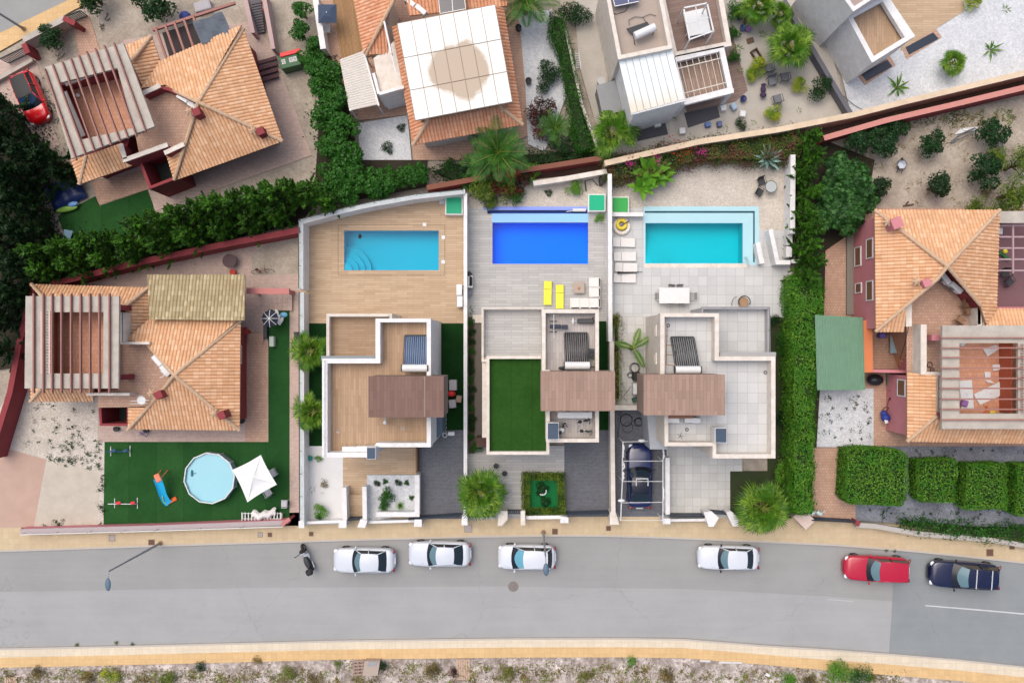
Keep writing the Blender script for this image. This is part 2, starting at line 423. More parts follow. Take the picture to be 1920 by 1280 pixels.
# ---------------------------------------------------------------- tiled roofs
def clip(poly, a, c, keep_ge):
    """clip 2d poly [(u,v)] at u=c"""
    out = []; n = len(poly)
    for i in range(n):
        p, q = poly[i], poly[(i+1) % n]
        ip = p[0] >= c if keep_ge else p[0] <= c; iq = q[0] >= c if keep_ge else q[0] <= c
        if ip: out.append(p)
        if ip != iq:
            s = (c-p[0])/(q[0]-p[0]); out.append((c, p[1]+s*(q[1]-p[1])))
    return out
def roof_face(mb, pts, pitch=.235, hgt=.065, sub=4, eave=True):
    """convex planar slope; pts[0]->pts[1] is the eave. corrugated tile courses as real relief"""
    pts = [Vector(p) for p in pts]
    u = (pts[1]-pts[0]); u.z = 0; u.normalize()
    # plane normal by Newell
    n = Vector((0, 0, 0))
    for i in range(len(pts)):
        a, b = pts[i], pts[(i+1) % len(pts)]
        n += Vector(((a.y-b.y)*(a.z+b.z), (a.z-b.z)*(a.x+b.x), (a.x-b.x)*(a.y+b.y)))
    if n.z < 0: n = -n
    n.normalize(); u = (u-n*u.dot(n)).normalized(); v = n.cross(u); o = pts[0]
    P2 = [((p-o).dot(u), (p-o).dot(v)) for p in pts]
    u0 = min(p[0] for p in P2); u1 = max(p[0] for p in P2); st = pitch/sub
    hs = [0, .85, 1, .85]
    k0 = math.floor(u0/st); k1 = math.ceil(u1/st)
    vs = []; fs = []; uvs = []
    for k in range(k0, k1):
        pl = clip(clip(P2, 0, k*st, True), 0, (k+1)*st, False)
        if len(pl) < 3: continue
        b = len(vs)
        ha, hb = hs[k % sub]*hgt, hs[(k+1) % sub]*hgt
        for (a, c) in pl:
            t = (a-k*st)/st; hh = ha+(hb-ha)*t
            vs.append(o+u*a+v*c+n*hh); uvs.append((a, c))
        ar = area(pl)
        f = tuple(range(b, b+len(pl)))
        fs.append(f if ar > 0 else f[::-1])
        # eave lip
        if eave:
            lo = sorted(pl, key=lambda q: q[1])
    mb.add(vs, fs, uvs)
    # fascia under the edge
    pp = [o+u*a+v*c for a, c in P2]; bb = len(pp); c2 = [p-Vector((0, 0, .12)) for p in pp]
    mb.add(pp+c2, [tuple((i, bb+i, bb+(i+1) % bb, (i+1) % bb)) for i in range(bb)], [(0, 0)]*(2*bb))
def ridge(mb, a, b, r=.13):
    a = Vector(a); b = Vector(b); L = (b-a).length; n = max(2, int(L/.4)); d = (b-a)/n
    for i in range(n):
        p = a+d*i; q = a+d*(i+1.08)
        mb.tube([p+Vector((0, 0, .03)), q+Vector((0, 0, .03))], [r*1.12, r*.92], 8)
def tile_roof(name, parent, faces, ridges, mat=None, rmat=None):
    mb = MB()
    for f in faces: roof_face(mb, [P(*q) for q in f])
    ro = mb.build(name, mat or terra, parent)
    if ridges:
        for a, b in ridges: rb = MB(); ridge(rb, P(*a), P(*b)); rb.build('ridge_cap', rmat or ridgecol, ro)
    return ro
def wallpart(parent, px, zref, z0, z1, mat, name='wall', top=True):
    mb = MB(); mb.prism([(p.x, p.y) for p in PL(px, zref)], z0, z1, top=top); return mb.build(name, mat, parent)
def block(parent, px, ztop, zfloor, w, wmat, fmat, z0=0.1, name='wall', fname='terrace_floor'):
    """flat-roofed volume with parapet; px is the outline of the parapet top"""
    pts = [(p.x, p.y) for p in PL(px, ztop)]; mb = MB(); i = ring(mb, pts, w, ztop, z0, zfloor-.02)
    o = mb.build(name, wmat, parent)
    fb = MB(); fb.prism([(p.x, p.y) for p in i], zfloor-.05, zfloor); fb.build(fname, fmat, parent)
    return o
def flat(parent, name, px, z, mat, th=.05):
    mb = MB(); mb.prism([(p.x, p.y) for p in PL(px, z)], z-th, z, bottom=True); return mb.build(name, mat, parent)
def garden_wall(px, z1, w, mat, label, z0=-.05, name='garden_wall', group=None, coping=None, cat='wall'):
    mb = MB(); strip(mb, PL(px, z1), w, z0, z1)
    if coping:
        root = thing(name, label, cat, P(px[0][0], px[0][1], 0), group); mb.build('wall_body', mat, root)
        cb = MB(); strip(cb, PL(px, z1+.05), w+.06, z1, z1+.05); cb.build('coping', coping, root); return root
    return single(name, mb, mat, label, cat, group)
def rail(parent, px, z0, z1, mat=None, gmat=None, step=1.2, r=.02, name='railing'):
    pts = PL(px, z1); mb = MB()
    for a, b in zip(pts, pts[1:]):
        mb.bar(a, b, .06, .05); n = max(1, int((b-a).length/step))
        for i in range(n+1):
            p = a.lerp(b, i/n); mb.tube([(p.x, p.y, z0), (p.x, p.y, z1)], r, 5)
    o = mb.build(name, mat or galv, parent)
    if gmat:
        gb = MB()
        for a, b in zip(pts, pts[1:]):
            gb.bar((a.x, a.y, z1-.06), (b.x, b.y, z1-.06), .015, z1-z0-.1)
        gb.build('glass_pane', gmat, o)
    return o
# ---------------------------------------------------------------- foliage
def leafmesh(name, C, N_, size, asp=.5, parent=None, mat=None, jit=.6, loc=(0, 0, 0)):
    """C centres (n,3), N_ leaf normals (n,3): one bent leaf (2 tris) each"""
    n = len(C); C = np.asarray(C, float); N_ = np.asarray(N_, float)+RNG.normal(0, jit, (n, 3))
    N_ /= np.linalg.norm(N_, axis=1, keepdims=True)+1e-9
    T = np.cross(N_, RNG.normal(0, 1, (n, 3))); T /= np.linalg.norm(T, axis=1, keepdims=True)+1e-9
    B = np.cross(N_, T); s = size*RNG.uniform(.6, 1.35, (n, 1))
    v = np.empty((n, 4, 3)); v[:, 0] = C-T*s*.5; v[:, 2] = C+T*s*.5
    v[:, 1] = C+B*s*asp*.5+N_*s*.08; v[:, 3] = C-B*s*asp*.5+N_*s*.08
    v = v.reshape(-1, 3)-np.array(loc)
    return quadmesh(name, v, mat, parent)
def quadmesh(name, v, mat, parent=None):
    n = len(v)//4; me = bpy.data.meshes.new(name)
    me.vertices.add(n*4); me.vertices.foreach_set('co', v.astype('f').ravel())
    me.loops.add(n*4); me.loops.foreach_set('vertex_index', np.arange(n*4, dtype='i'))
    me.polygons.add(n); me.polygons.foreach_set('loop_start', np.arange(0, n*4, 4, dtype='i'))
    me.polygons.foreach_set('loop_total', np.full(n, 4, 'i')); me.update(); me.materials.append(mat)
    o = bpy.data.objects.new(name, me); COL.objects.link(o)
    if parent is not None: o.parent = parent
    return o
def sph(n):
    v = RNG.normal(0, 1, (n, 3)); return v/np.linalg.norm(v, axis=1, keepdims=True)
def crown_pts(R_, hz, n, nl=14, rough=.35):
    """points on many overlapping clumps filling a crown of radius R_, half-height hz"""
    Cs = []; Ns = []
    d = sph(nl); d[:, 2] = np.abs(d[:, 2])*.9-.15
    cen = d*np.array([R_, R_, hz])*RNG.uniform(.35, .82, (nl, 1)); cr = R_*RNG.uniform(.26, .46, nl)
    w = cr**2/np.sum(cr**2)
    for c, r, k in zip(cen, cr, w):
        m = int(n*k); q = sph(m); q[:, 2] = np.where(q[:, 2] < -.3, -q[:, 2], q[:, 2])
        Cs.append(c+q*r*(RNG.uniform(.72, 1.08, (m, 1)))); Ns.append(q+np.array([0, 0, .35]))
    return np.vstack(Cs), np.vstack(Ns)
LEAF = dict(
 cyp=('cypress_leaf', '0c2006', '38640f', '4c801c'), dk=('dark_leaf', '102610', '284c1c', '1a3414'),
 hedge=('laurel_leaf', '18400c', '3c7a18', '286010'), lime2=('clipped_bright_leaf', '245410', '74a82c', '448018'), lime=('bright_leaf', '3c7420', '7ca830', '5a9424'),
 citrus=('citrus_leaf', '0e2c0e', '205018', '183c12'), palm=('palm_leaf', '224a0e', '86a834', '447416'),
 palmd=('palm_leaf_dark', '1c4412', '5c9234', '306420'), aga=('agave_leaf', '7a9c92', '9cbab0', '6e9488'),
 fig=('fig_leaf', '163c14', '4c8238', '20481a'), dry=('dry_leaf', '7a6a38', 'a08c4c', '5c5228'),
 red=('red_leaf', '4c1c14', '7c3020', '2c2414'), boug=('bougainvillea_leaf', '344c18', '647c2c', '74443a'),
 yel=('yellow_green_leaf', '8c9c1c', 'c4c838', '70901c'), flow=('magenta_flower', 'a0206c', 'cc3c94', '8c1c5c'),
 rflow=('red_flower', 'b81c10', 'dc3018', '981810'), scrub=('scrub_leaf', '5c7428', '8c983c', '7c6c38'),
 ol=('olive_shrub_leaf', '4c6c14', '7c8c24', '3c5810'))
def LM(k): a = LEAF[k]; return leafmat(*a)
def shrub_proto(name, kind, R_=1.0, hz=.8, n=900, leaf=.14, nl=12, trunk=.5, asp=.55, core=True, ck=None):
    root = thing(name, None, None); C_, Nn = crown_pts(R_, hz, n, nl); zc = trunk+hz*.45
    C_ = C_+np.array([0, 0, zc]); cr = leafmesh('crown', C_, Nn, leaf, asp, root, LM(kind), .5)
    mb = MB(); mb.tube([(0, 0, -.05), (.03*R_, 0, trunk*.6+.05), (0, .03*R_, zc)], [.09*R_+.02, .07*R_+.015, .03*R_], 7)
    for k in range(4):
        a = k*1.6+.4; mb.tube([(0, 0, trunk*.7+.05), (math.cos(a)*R_*.3, math.sin(a)*R_*.3, zc-.1*hz), (math.cos(a)*R_*.6, math.sin(a)*R_*.6, zc+.3*hz)], [.05*R_, .035*R_, .012*R_], 5)
    mb.build('trunk', bark, root); return root
def plume_proto(name, kind, R_=1.0, h=5.0, npl=46, leaf=.13, per=60):
    """leylandii seen from above: upright cone of feathery plumes"""
    root = thing(name, None, None); Cs = []; Ns = []
    for i in range(npl):
        f = (i+.5)/npl; z = h*(.12+.85*f**.75); rr = R_*(1-(z/h)**1.6*.8)*RNG.uniform(.6, 1.35)
        a = i*2.4+RNG.uniform(-.3, .3); d = np.array([math.cos(a), math.sin(a), .5+.9*f]); d /= np.linalg.norm(d)
        L = .7*R_+.3; base = np.array([math.cos(a)*rr*.25, math.sin(a)*rr*.25, z-.35*L]); tip = np.array([math.cos(a)*rr, math.sin(a)*rr, z+.1*h*f])
        t = RNG.uniform(0, 1, (per, 1))**.8; wd = .105*R_*(1-t*.93)
        p = base+(tip-base)*t+RNG.normal(0, 1, (per, 3))*wd*np.array([1, 1, .7])
        T = d+RNG.normal(0, .38, (per, 3)); T /= np.linalg.norm(T, axis=1, keepdims=True); B = np.cross(T, np.array([0, 0, 1.])+RNG.normal(0, .4, (per, 3))); B /= np.linalg.norm(B, axis=1, keepdims=True)+1e-9
        ln = leaf*1.7*RNG.uniform(.6, 1.3, (per, 1)); v = np.empty((per, 4, 3)); v[:, 0] = p-T*ln*.5; v[:, 2] = p+T*ln*.5; v[:, 1] = p+B*ln*.16; v[:, 3] = p-B*ln*.16; Cs.append(v.reshape(-1, 3))
    quadmesh('crown', np.vstack(Cs), LM(kind), root)
    mb = MB(); mb.tube([(0, 0, -.05), (0, 0, h*.5), (0, 0, h*.95)], [.12, .08, .015], 7); mb.build('trunk', bark, root); return root
def hedge(px, z1, mat_k, label, name='clipped_hedge', leaf=.1, dens=170, z0=0.0, cat='hedge', group=None, rough=.09, loose=0.0, core='181'):
    """box hedge from its top outline: leaf shell over a dark twiggy core"""
    top = [(p.x, p.y) for p in PL(px, z1)]
    o, inn = offset(top, .16); cx = sum(p.x for p in o)/len(o); cy = sum(p.y for p in o)/len(o)
    root = thing(name, label, cat, (cx, cy, z0), group)
    mb = MB(); mb.prism([(p.x, p.y) for p in inn], z0, z1-.3); mb.build('stems', M('hedge_core', (.016, .03, .008), rough=.95), root)
    Cs = []; Ns = []
    tri = tessellate_polygon([[Vector((p.x, p.y, 0)) for p in o]])
    for t in tri:
        a, b, c = [np.array([o[k].x, o[k].y]) for k in t]; A = abs(np.cross(b-a, c-a))/2; n = int(A*dens)
        r = RNG.uniform(0, 1, (n, 2)); r = np.where(r.sum(1, keepdims=True) > 1, 1-r, r)
        xy = a+(b-a)*r[:, :1]+(c-a)*r[:, 1:]; wob = .09*np.sin(xy[:, 0]*3.1+xy[:, 1])+.09*np.cos(xy[:, 1]*2.7-xy[:, 0]*.6)
        Cs.append(np.column_stack([xy, z1-.06+wob*(1+2*loose)+RNG.normal(0, rough*.7, n)])); Ns.append(np.tile([0, 0, 1.], (n, 1)))
    for i in range(len(o)):
        a, b = o[i], o[(i+1) % len(o)]; L = (b-a).length; n = int(L*(z1-z0)*dens*.8); t = RNG.uniform(0, 1, n); z = z0+(z1-z0)*RNG.uniform(0, 1, n)**.6
        d = (b-a).normalized(); nn = np.array([d.y, -d.x, .3]); off = RNG.normal(0, rough, n)-.08*(loose == 0)+loose*.25*np.sin(t*L*2.3+i)+loose*RNG.exponential(.1, n)
        Cs.append(np.column_stack([a.x+(b.x-a.x)*t+nn[0]*off, a.y+(b.y-a.y)*t+nn[1]*off, z])); Ns.append(np.tile(nn, (n, 1)))
    leafmesh('foliage', np.vstack(Cs), np.vstack(Ns), leaf, .55, root, LM(mat_k), .55, (cx, cy, z0)); return root
def fanpalm_proto(name, kind, R_=1.7, trunk=2.2, nf=20, seg=22):
    root = thing(name, None, None); Q = []; mb = MB(); top = np.array([0, 0, trunk])
    for i in range(nf):
        a = i*2.4+RNG.uniform(-.25, .25); f = (i+.5)/nf; el = R(72-88*f+RNG.uniform(-6, 6))
        d = np.array([math.cos(a)*math.cos(el), math.sin(a)*math.cos(el), math.sin(el)])
        pet = R_*(.22+.34*f)*RNG.uniform(.8, 1.2); fan = R_*RNG.uniform(.48, .66); hub = top+d*pet
        side = np.array([-math.sin(a), math.cos(a), 0]); up = np.cross(d, side); up = up if up[2] > 0 else -up
        tw = RNG.uniform(-.5, .5); side = side*math.cos(tw)+up*math.sin(tw); up = np.cross(d, side); up = up if up[2] > 0 else -up
        mb.tube([tuple(top), tuple(top+d*pet*.5+np.array([0, 0, .04])), tuple(hub)], [.03, .022, .014], 4)
        for s in range(seg):
            b = R(-88+176*s/(seg-1)+RNG.uniform(-2, 2)); dd = d*math.cos(b)+side*math.sin(b)+up*.18*abs(math.sin(b))
            ln = fan*RNG.uniform(.85, 1.12)*(.66+.34*math.cos(b*.75)); w = np.cross(dd, up); w = w/(np.linalg.norm(w)+1e-9)*.026*R_
            m = hub+dd*ln*.55; e = hub+dd*ln+np.array([0, 0, -.35*ln*(.3+f)])
            Q += [hub, m-w, m, m+w]; Q += [m-w, e, e, m+w]
    quadmesh('crown', np.array(Q), LM(kind), root)
    mb.build('leaf_stalk', leafmat('stalk', '8a9a3c', 'a8a858', '7c8c34', transl=0), root)
    tb = MB(); pr = []
    for k in range(int(trunk/.12)+1): z = k*.12; r = .17+.03*(k % 2)+.1*max(0, 1-z); pr.append((r, z-.05))
    pr.append((.02, trunk+.05)); tb.lathe(pr, (0, 0, 0), 12); tb.build('trunk', bark, root); return root
def featherpalm_proto(name, kind, L=2.2, trunk=1.5, nf=18, leafl=.5, el0=75, el1=0, droop=.9):
    root = thing(name, None, None); Q = []; mb = MB()
    for i in range(nf):
        a = i*2.4+RNG.uniform(-.2, .2); f = (i+.5)/nf; el = R(el0+(el1-el0)*f); ln = L*RNG.uniform(.8, 1.1)
        d = np.array([math.cos(a)*math.cos(el), math.sin(a)*math.cos(el), math.sin(el)]); side = np.array([-math.sin(a), math.cos(a), 0])
        pts = []; p = np.array([0, 0, trunk]); n = 22; v = d.copy()
        for k in range(n+1):
            pts.append(p.copy()); p = p+v*ln/n; v = v+np.array([0, 0, -droop/n]); v /= np.linalg.norm(v)
        mb.tube(pts[::3], [.03*(1-.8*k/8) for k in range(len(pts[::3]))], 4)
        for k in range(2, n+1):
            t = pts[k]-pts[k-1]; t /= np.linalg.norm(t); l2 = leafl*math.sin(math.pi*(.12+.8*k/n))
            for sg in (-1, 1):
                for j in (0, .5):
                    b = pts[k-1]+(pts[k]-pts[k-1])*j; q = side*sg*.8+t*.6+np.array([0, 0, .12]); q /= np.linalg.norm(q)
                    e = b+q*l2*RNG.uniform(.85, 1.1)-np.array([0, 0, .2*l2]); w = t*.022; m = b+(e-b)*.4
                    Q += [b, m-w, e, m+w]
    quadmesh('crown', np.array(Q), LM(kind), root); mb.build('leaf_stalk', leafmat('stalk', '8a9a3c', 'a8a858', '7c8c34', transl=0), root)
    tb = MB(); tb.lathe([(.2, -.05), (.16, trunk*.4), (.15, trunk*.9), (.02, trunk+.05)], (0, 0, 0), 10); tb.build('trunk', bark, root); return root
def rosette_proto(name, kind, L=.6, n=22, w=.06, h=.45, el=(75, 5)):
    """yucca / agave: stiff tapering blades"""
    root = thing(name, None, None); Q = []
    for i in range(n):
        a = i*2.4; f = (i+.5)/n; e = R(el[0]+(el[1]-el[0])*f); d = np.array([math.cos(a)*math.cos(e), math.sin(a)*math.cos(e), math.sin(e)])
        s = np.array([-math.sin(a), math.cos(a), 0])*w; b = np.array([0, 0, .08*h]); ln = L*RNG.uniform(.75, 1.1)
        m = b+d*ln*.5+np.array([0, 0, .02]); t = b+d*ln-np.array([0, 0, .12*ln*f])
        Q += [b-s*.5, m-s, m, b]; Q += [b, m, m+s, b+s*.5]; Q += [m-s, t, t, m]; Q += [m, t, t, m+s]
    quadmesh('leaves', np.array(Q), LM(kind), root)
    mb = MB(); mb.tube([(0, 0, -.03), (0, 0, .12*h+.04)], [.06, .05], 7); mb.build('stem', bark, root); return root
PROTO = {}
def place(key, maker, px, py, z=0, s=1.0, label=None, cat='plant', group=None, rz=None, name=None, sz=None, zb=0.0):
    """z is the height whose centre sits at that photo position"""
    if key not in PROTO: o = PROTO[key] = maker(); first = True
    else: o = copy_tree(PROTO[key])
    p = P(px, py, z); o.location = (p.x, p.y, zb); o.scale = (s, s, sz or s); o.rotation_euler = (0, 0, random.uniform(0, 6.28) if rz is None else rz)
    for k in ('label', 'category', 'group'):
        if k in o: del o[k]
    return tag(o, label, cat, group)
def put(o, px, py, z=0, rz=0.0, zb=0.0, s=1.0):
    p = P(px, py, z); o.location = (p.x, p.y, zb); o.rotation_euler = (0, 0, rz); o.scale = (s, s, s); return o
# ---------------------------------------------------------------- cars
tint = glass('car_glass', '1c2830', .06); blackglass = glass('black_glass', '10141a', .15); wsglass = glass('windscreen_glass', '5a7880', .1); chrome = M('chrome', (.6, .6, .62), rough=.2, metal=.9, stain=.1)
tail = paint('tail_lamp', '7c1014', .2); lamp = paint('head_lamp', 'd8dce0', .15)
def car(label, px, py, ang, body, L=4.4, Wd=1.78, Ht=1.45, xs=(.62, .2, -1.15, -1.75), kind='sedan', group=None, roofrack=False, wsc=None, mirror=None, name='parked_car', tumble=.2, roofm=None):
    """nose at +x; xs = windscreen base, windscreen top, rear glass top, rear glass base (m from centre)"""
    root = thing(name, label, 'car', (0, 0, 0), group); hl = L/2; hw = Wd/2
    def wid(x):
        t = abs(x)/hl; c = .91 if x > 0 else .93
        return hw*(1-(1-c)*t**2)*(1-.50*max(0, (t-.74)/.26)**2.4)
    def belt(x):
        if x > xs[0]: return .98-.20*((x-xs[0])/(hl-xs[0]))**1.8
        if x < xs[3]: return 1.0-.08*((xs[3]-x)/(hl+xs[3]+.01))**2
        return .98
    st = [hl*(-1+2*i/34) for i in range(35)]; st[0] = -hl; mb = MB(); vs = []; fs = []
    for x in st:
        w = wid(x); b = belt(x); e = min(1, (hl-abs(x))/.22)**.5 if abs(x) > hl-.22 else 1
        zz = [.24, .42, .62, .62+(b-.62)*.72*e, .62+(b-.62)*(.9+.06*e)*e, .62+(b-.62)*e+.015*e, .62+(b-.62)*e+.035*e]
        yy = [w*.93, w*.99, w, w*.985, w*.93, w*.78, w*.4]
        row = [(x, y, z) for y, z in zip(yy, zz)]; row += [(x, 0, zz[-1]+.012*e)]; row += [(x, -y, z) for y, z in list(zip(yy, zz))[::-1]]
        vs += row
    m = 15
    for i in range(len(st)-1):
        for j in range(m-1): fs.append((i*m+j, i*m+j+1, (i+1)*m+j+1, (i+1)*m+j))
    fs.append(tuple(range(m-1, -1, -1))); fs.append(tuple((len(st)-1)*m+j for j in range(m))); fs = [f[::-1] for f in fs]
    mb.add(vs, fs); bo = mb.build('body', body, root, smooth=True)
    # greenhouse
    x1, x2, x3, x4 = xs; zr = Ht; wb = hw*.9; wt = hw*(.9-tumble); bw1, bw2, br3, br4 = .16, .10, -.05, -.07
    def curve(x, bow, w, z, n=9, crown=0):
        return [(x-bow*((2*k/(n-1)-1)**2), w*(2*k/(n-1)-1), z+crown*(1-(2*k/(n-1)-1)**2)) for k in range(n)]
    def loft(cs, mat, nm, smooth=True):
        n = len(cs[0]); q = MB(); q.add([p for c in cs for p in c], [(i*n+k, (i+1)*n+k, (i+1)*n+k+1, i*n+k+1) for i in range(len(cs)-1) for k in range(n-1)]); return q.build(nm, mat, root, smooth)
    rc = []
    for i in range(9):
        t = i/8; x = x2+(x3-x2)*t; bow = bw2+(br3-bw2)*t; rc.append(curve(x, bow, wt*(1-.05*t), zr-.04*(2*t-.8)**2, 9, .045))
    loft(rc[::-1], roofm or body, 'roof')
    zb = .97
    loft([curve(x2-.05, bw2, wt+.015, zr-.02), curve((x1+x2)/2, (bw1+bw2)/2, (wb+wt)/2, (zr+zb)/2+.008, crown=.02), curve(x1+.09, bw1, wb-.01, zb-.002, crown=.025)], blackglass, 'windscreen_surround')
    loft([curve(x2, bw2, wt-.05, zr-.018), curve((x1+x2)/2, (bw1+bw2)/2, (wb+wt)/2-.06, (zr+zb)/2+.028, crown=.02), curve(x1, bw1, wb-.09, zb+.022, crown=.03)], wsc or wsglass, 'windscreen')
    loft([curve(x4, br4, wb*.93-.04, belt(x4)+.0, crown=.03), curve((x3+x4)/2, (br3+br4)/2, (wb+wt)/2*.95-.02, (zr+zb)/2+.02, crown=.02), curve(x3, br3, wt*.95-.01, zr-.065)], tint, 'rear_window')
    for sg in (-1, 1):
        q = MB(); a = [(x1-bw1, sg*wb, zb-.03), (x2-bw2, sg*wt, zr-.03), (x3+.05, sg*wt*.95, zr-.07), (x4+.07, sg*wb*.93, belt(x4)-.05)]
        f = [(0, 1, 2, 3)] if sg > 0 else [(3, 2, 1, 0)]; q.add(a, f); q.build('side_window', tint, root)
        q = MB()
        for (u, v) in (((x1-bw1, sg*wb, zb), (x2-bw2, sg*wt, zr-.02)), ((x4+.07, sg*wb*.93, belt(x4)-.02), (x3+.05, sg*wt*.95, zr-.05)), (((x2+x3)/2+.1, sg*(wb+.003), zb), ((x2+x3)/2+.05, sg*(wt+.002), zr-.03)), ((x2-bw2, sg*wt, zr-.02), (x3+.05, sg*wt*.95, zr-.05))):
            q.tube([u, v], .032, 6)
        q.build('pillar', body, root, True)
        q = MB(); q.ell((x1-.22, sg*(hw+.09), 1.0), (.07, .11, .07), 10, 6); q.tube([(x1-.18, sg*(hw-.08), .97), (x1-.2, sg*(hw+.05), .98)], .025, 5); q.build('mirror', mirror or body, root, True)
        for xx in (hl-.85, -hl+.82):
            w = MB(); Mx = Matrix.Rotation(R(90), 3, 'X'); w.torus((xx, sg*(hw-.10), .32), .23, .095, 20, 8, Mx); wo = w.build('wheel', black, root, True)
            w = MB(); w.tube([(xx, sg*(hw-.15), .32), (xx, sg*(hw-.05), .32)], .2, 14); w.build('rim', steel, wo)
        q = MB(); q.ell((hl-.2, sg*hw*.68, .7), (.17, .2, .06), 10, 6, Matrix.Rotation(-sg*.45, 3, 'Z')); q.build('headlight', lamp, root, True)
        q = MB(); q.ell((-hl+.1, sg*hw*.72, .82), (.09, .2, .07), 10, 6, Matrix.Rotation(sg*.35, 3, 'Z')); q.build('tail_lamp', tail, root, True)
        if roofrack:
            q = MB(); q.tube([(x2-.15, sg*wt*.94, zr+.04), (x3+.2, sg*wt*.9, zr+.0)], .02, 6); q.build('roof_rail', dark, root)
    q = MB(); q.box((hl-.03, 0, .55), (.06, hw*.9, .14)); q.build('grille', black, root)
    q = MB()
    for sx in (0, .02): pass
    q.tube([(x1+.05, -wb*.8, zb+.01), (x1+.12, 0, zb+.02)], .012, 4); q.tube([(x1+.12, 0, zb+.02), (x1+.05, wb*.7, zb+.01)], .012, 4); q.build('wiper', black, root)
    q = MB(); q.box((-hl+.02, 0, .66), (.05, .5, .11)); q.build('number_plate', wplastic, root)
    q = MB()
    q.tube([(x1+.14, -wb*.85, .985), (x1+.35, -wb*.78, .985), (hl-.28, -wb*.62, belt(hl-.28)+.012)], .006, 4)
    q.tube([(x1+.14, wb*.85, .985), (x1+.35, wb*.78, .985), (hl-.28, wb*.62, belt(hl-.28)+.012)], .006, 4); q.build('bonnet_seam', dark, root)
    if roofrack:
        for xx in (x2-.55, x3+.55):
            q = MB(); q.bar((xx, -wt, zr+.09), (xx, wt, zr+.09), .07, .03); q.build('roof_bar', galv, root)
    return put(root, px, py, .9, R(ang))
# ================================================================ GROUND
BASE = 0.0
PA = rect(645, 432, 823, 507); PB = rect(923, 417, 1103, 495); PC = rect(1210, 418, 1393, 494)
def grow(r, n): (x0, y0), _, (x1, y1), _ = r; return rect(x0-n, y0-n, x1+n, y1+n)
slab('ground', [(-3200, -3000), (5100, -3000), (5100, 4300), (-3200, 4300)], -.06, sand, holes=[grow(PA, 4), rect(906, 386, 1108, 499), rect(1206, 386, 1424, 498)])
def asphmat(name, c1, c2, c3, sc):
    m, t, b = newmat(name, .92, .2); c = coords(t)
    def mul(f, k): q = N(t, 'ShaderNodeMath', operation='MULTIPLY'); t.links.new(f, q.inputs[0]); q.inputs[1].default_value = k; return q.outputs[0]
    a = mixc(t, mul(ramp(t, noise(t, c, sc, 6, .65), .35, .7), .8), c1, c2)
    a = mixc(t, mul(ramp(t, noise(t, c, 1.0, 5, .7, (.07, 1.1, 1)), .42, .72), .45), a, c3)
    a = mixc(t, mul(ramp(t, noise(t, c, 2.2, 6, .75), .60, .70), .35), a, tuple(x*.62 for x in c1))
    a = mixc(t, mul(ramp(t, noise(t, c, 1.6, 6, .8, (1, .8, 1)), .66, .74), .30), a, tuple(min(1, x*1.35) for x in c1))
    g = ramp(t, noise(t, c, 34, 3, .7), .3, .7); a = mixc(t, mul(g, .24), a, tuple(x*.6 for x in c1))
    v = N(t, 'ShaderNodeTexVoronoi'); v.feature = 'DISTANCE_TO_EDGE'; v.inputs['Scale'].default_value = .07; v.inputs['Randomness'].default_value = 1
    w = N(t, 'ShaderNodeVectorMath', operation='ADD'); t.links.new(c, w.inputs[0]); nn = N(t, 'ShaderNodeTexNoise'); nn.inputs['Scale'].default_value = 1.3; t.links.new(c, nn.inputs['Vector']); t.links.new(nn.outputs['Color'], w.inputs[1]); t.links.new(w.outputs[0], v.inputs['Vector'])
    a = mixc(t, mul(ramp(t, v.outputs['Distance'], .0025, .0005), .22), a, tuple(x*.45 for x in c1))
    t.links.new(a, b.inputs['Base Color']); bump(t, b, g, .3, .01); MATS[name] = m; return m
asph = asphmat('asphalt', (.312, .313, .306), (.262, .264, .258), (.35, .352, .342), .3)
asph2 = asphmat('new_asphalt', (.255, .275, .278), (.205, .225, .235), (.28, .30, .30), .4)
asph3 = asphmat('worn_lane_asphalt', (.352, .356, .352), (.30, .304, .302), (.39, .393, .388), .3)
kerbU = [(-1200, 1066), (-300, 1042), (0, 1034), (100, 1031), (300, 1024), (500, 1018), (700, 1012), (900, 1007), (1050, 1005), (1150, 1006), (1250, 1009), (1400, 1015), (1570, 1023), (1700, 1033), (1800, 1043), (1920, 1056), (2300, 1110), (3200, 1290)]
kerbL = [(-1200, 1250), (-300, 1223), (0, 1215), (200, 1211), (400, 1206), (640, 1200), (960, 1196), (1160, 1195.5), (1280, 1197), (1430, 1209), (1560, 1217), (1670, 1225), (1800, 1236), (1920, 1249), (2300, 1300), (3200, 1480)]
slab('road', kerbU+kerbL[::-1], 0.0, asph)
def upto(line, x): return line
mid = [(-1200, 1140), (0, 1109), (500, 1101), (960, 1099), (1300, 1104), (1560, 1118), (1673, 1127)]
slab('road_worn_lane', mid+[(1669, 1222), (1560, 1214), (1430, 1206), (1280, 1194.5), (1160, 1193.5), (960, 1194), (640, 1198), (400, 1204), (0, 1213), (-1200, 1248)], .004, asph3, depth=.004)
slab('road_new_surface', [(1677, 1032), (1673, 1127), (1667, 1224), (1800, 1236), (1920, 1249), (2300, 1300), (3200, 1480), (3200, 1290), (2300, 1110), (1920, 1056.5), (1800, 1043.5)], .008, asph2, depth=.008)
mk = MB(); mk.prism([tuple(p[:2]) for p in PL([(1735, 1133.5), (1830, 1141), (1960, 1152.5), (1960, 1155), (1830, 1143.5), (1735, 1135.5)], .012)], .008, .012)
tag(mk.build('lane_marking', M('road_paint', (.56, .58, .58), (.36, .38, .38), 4, 30, .8, stain=.5)), kind='structure')
mk = MB(); mk.prism([tuple(p[:2]) for p in PL([(1552, 1122), (1600, 1126), (1600, 1127.6), (1552, 1123.6)], .012)], .004, .012)
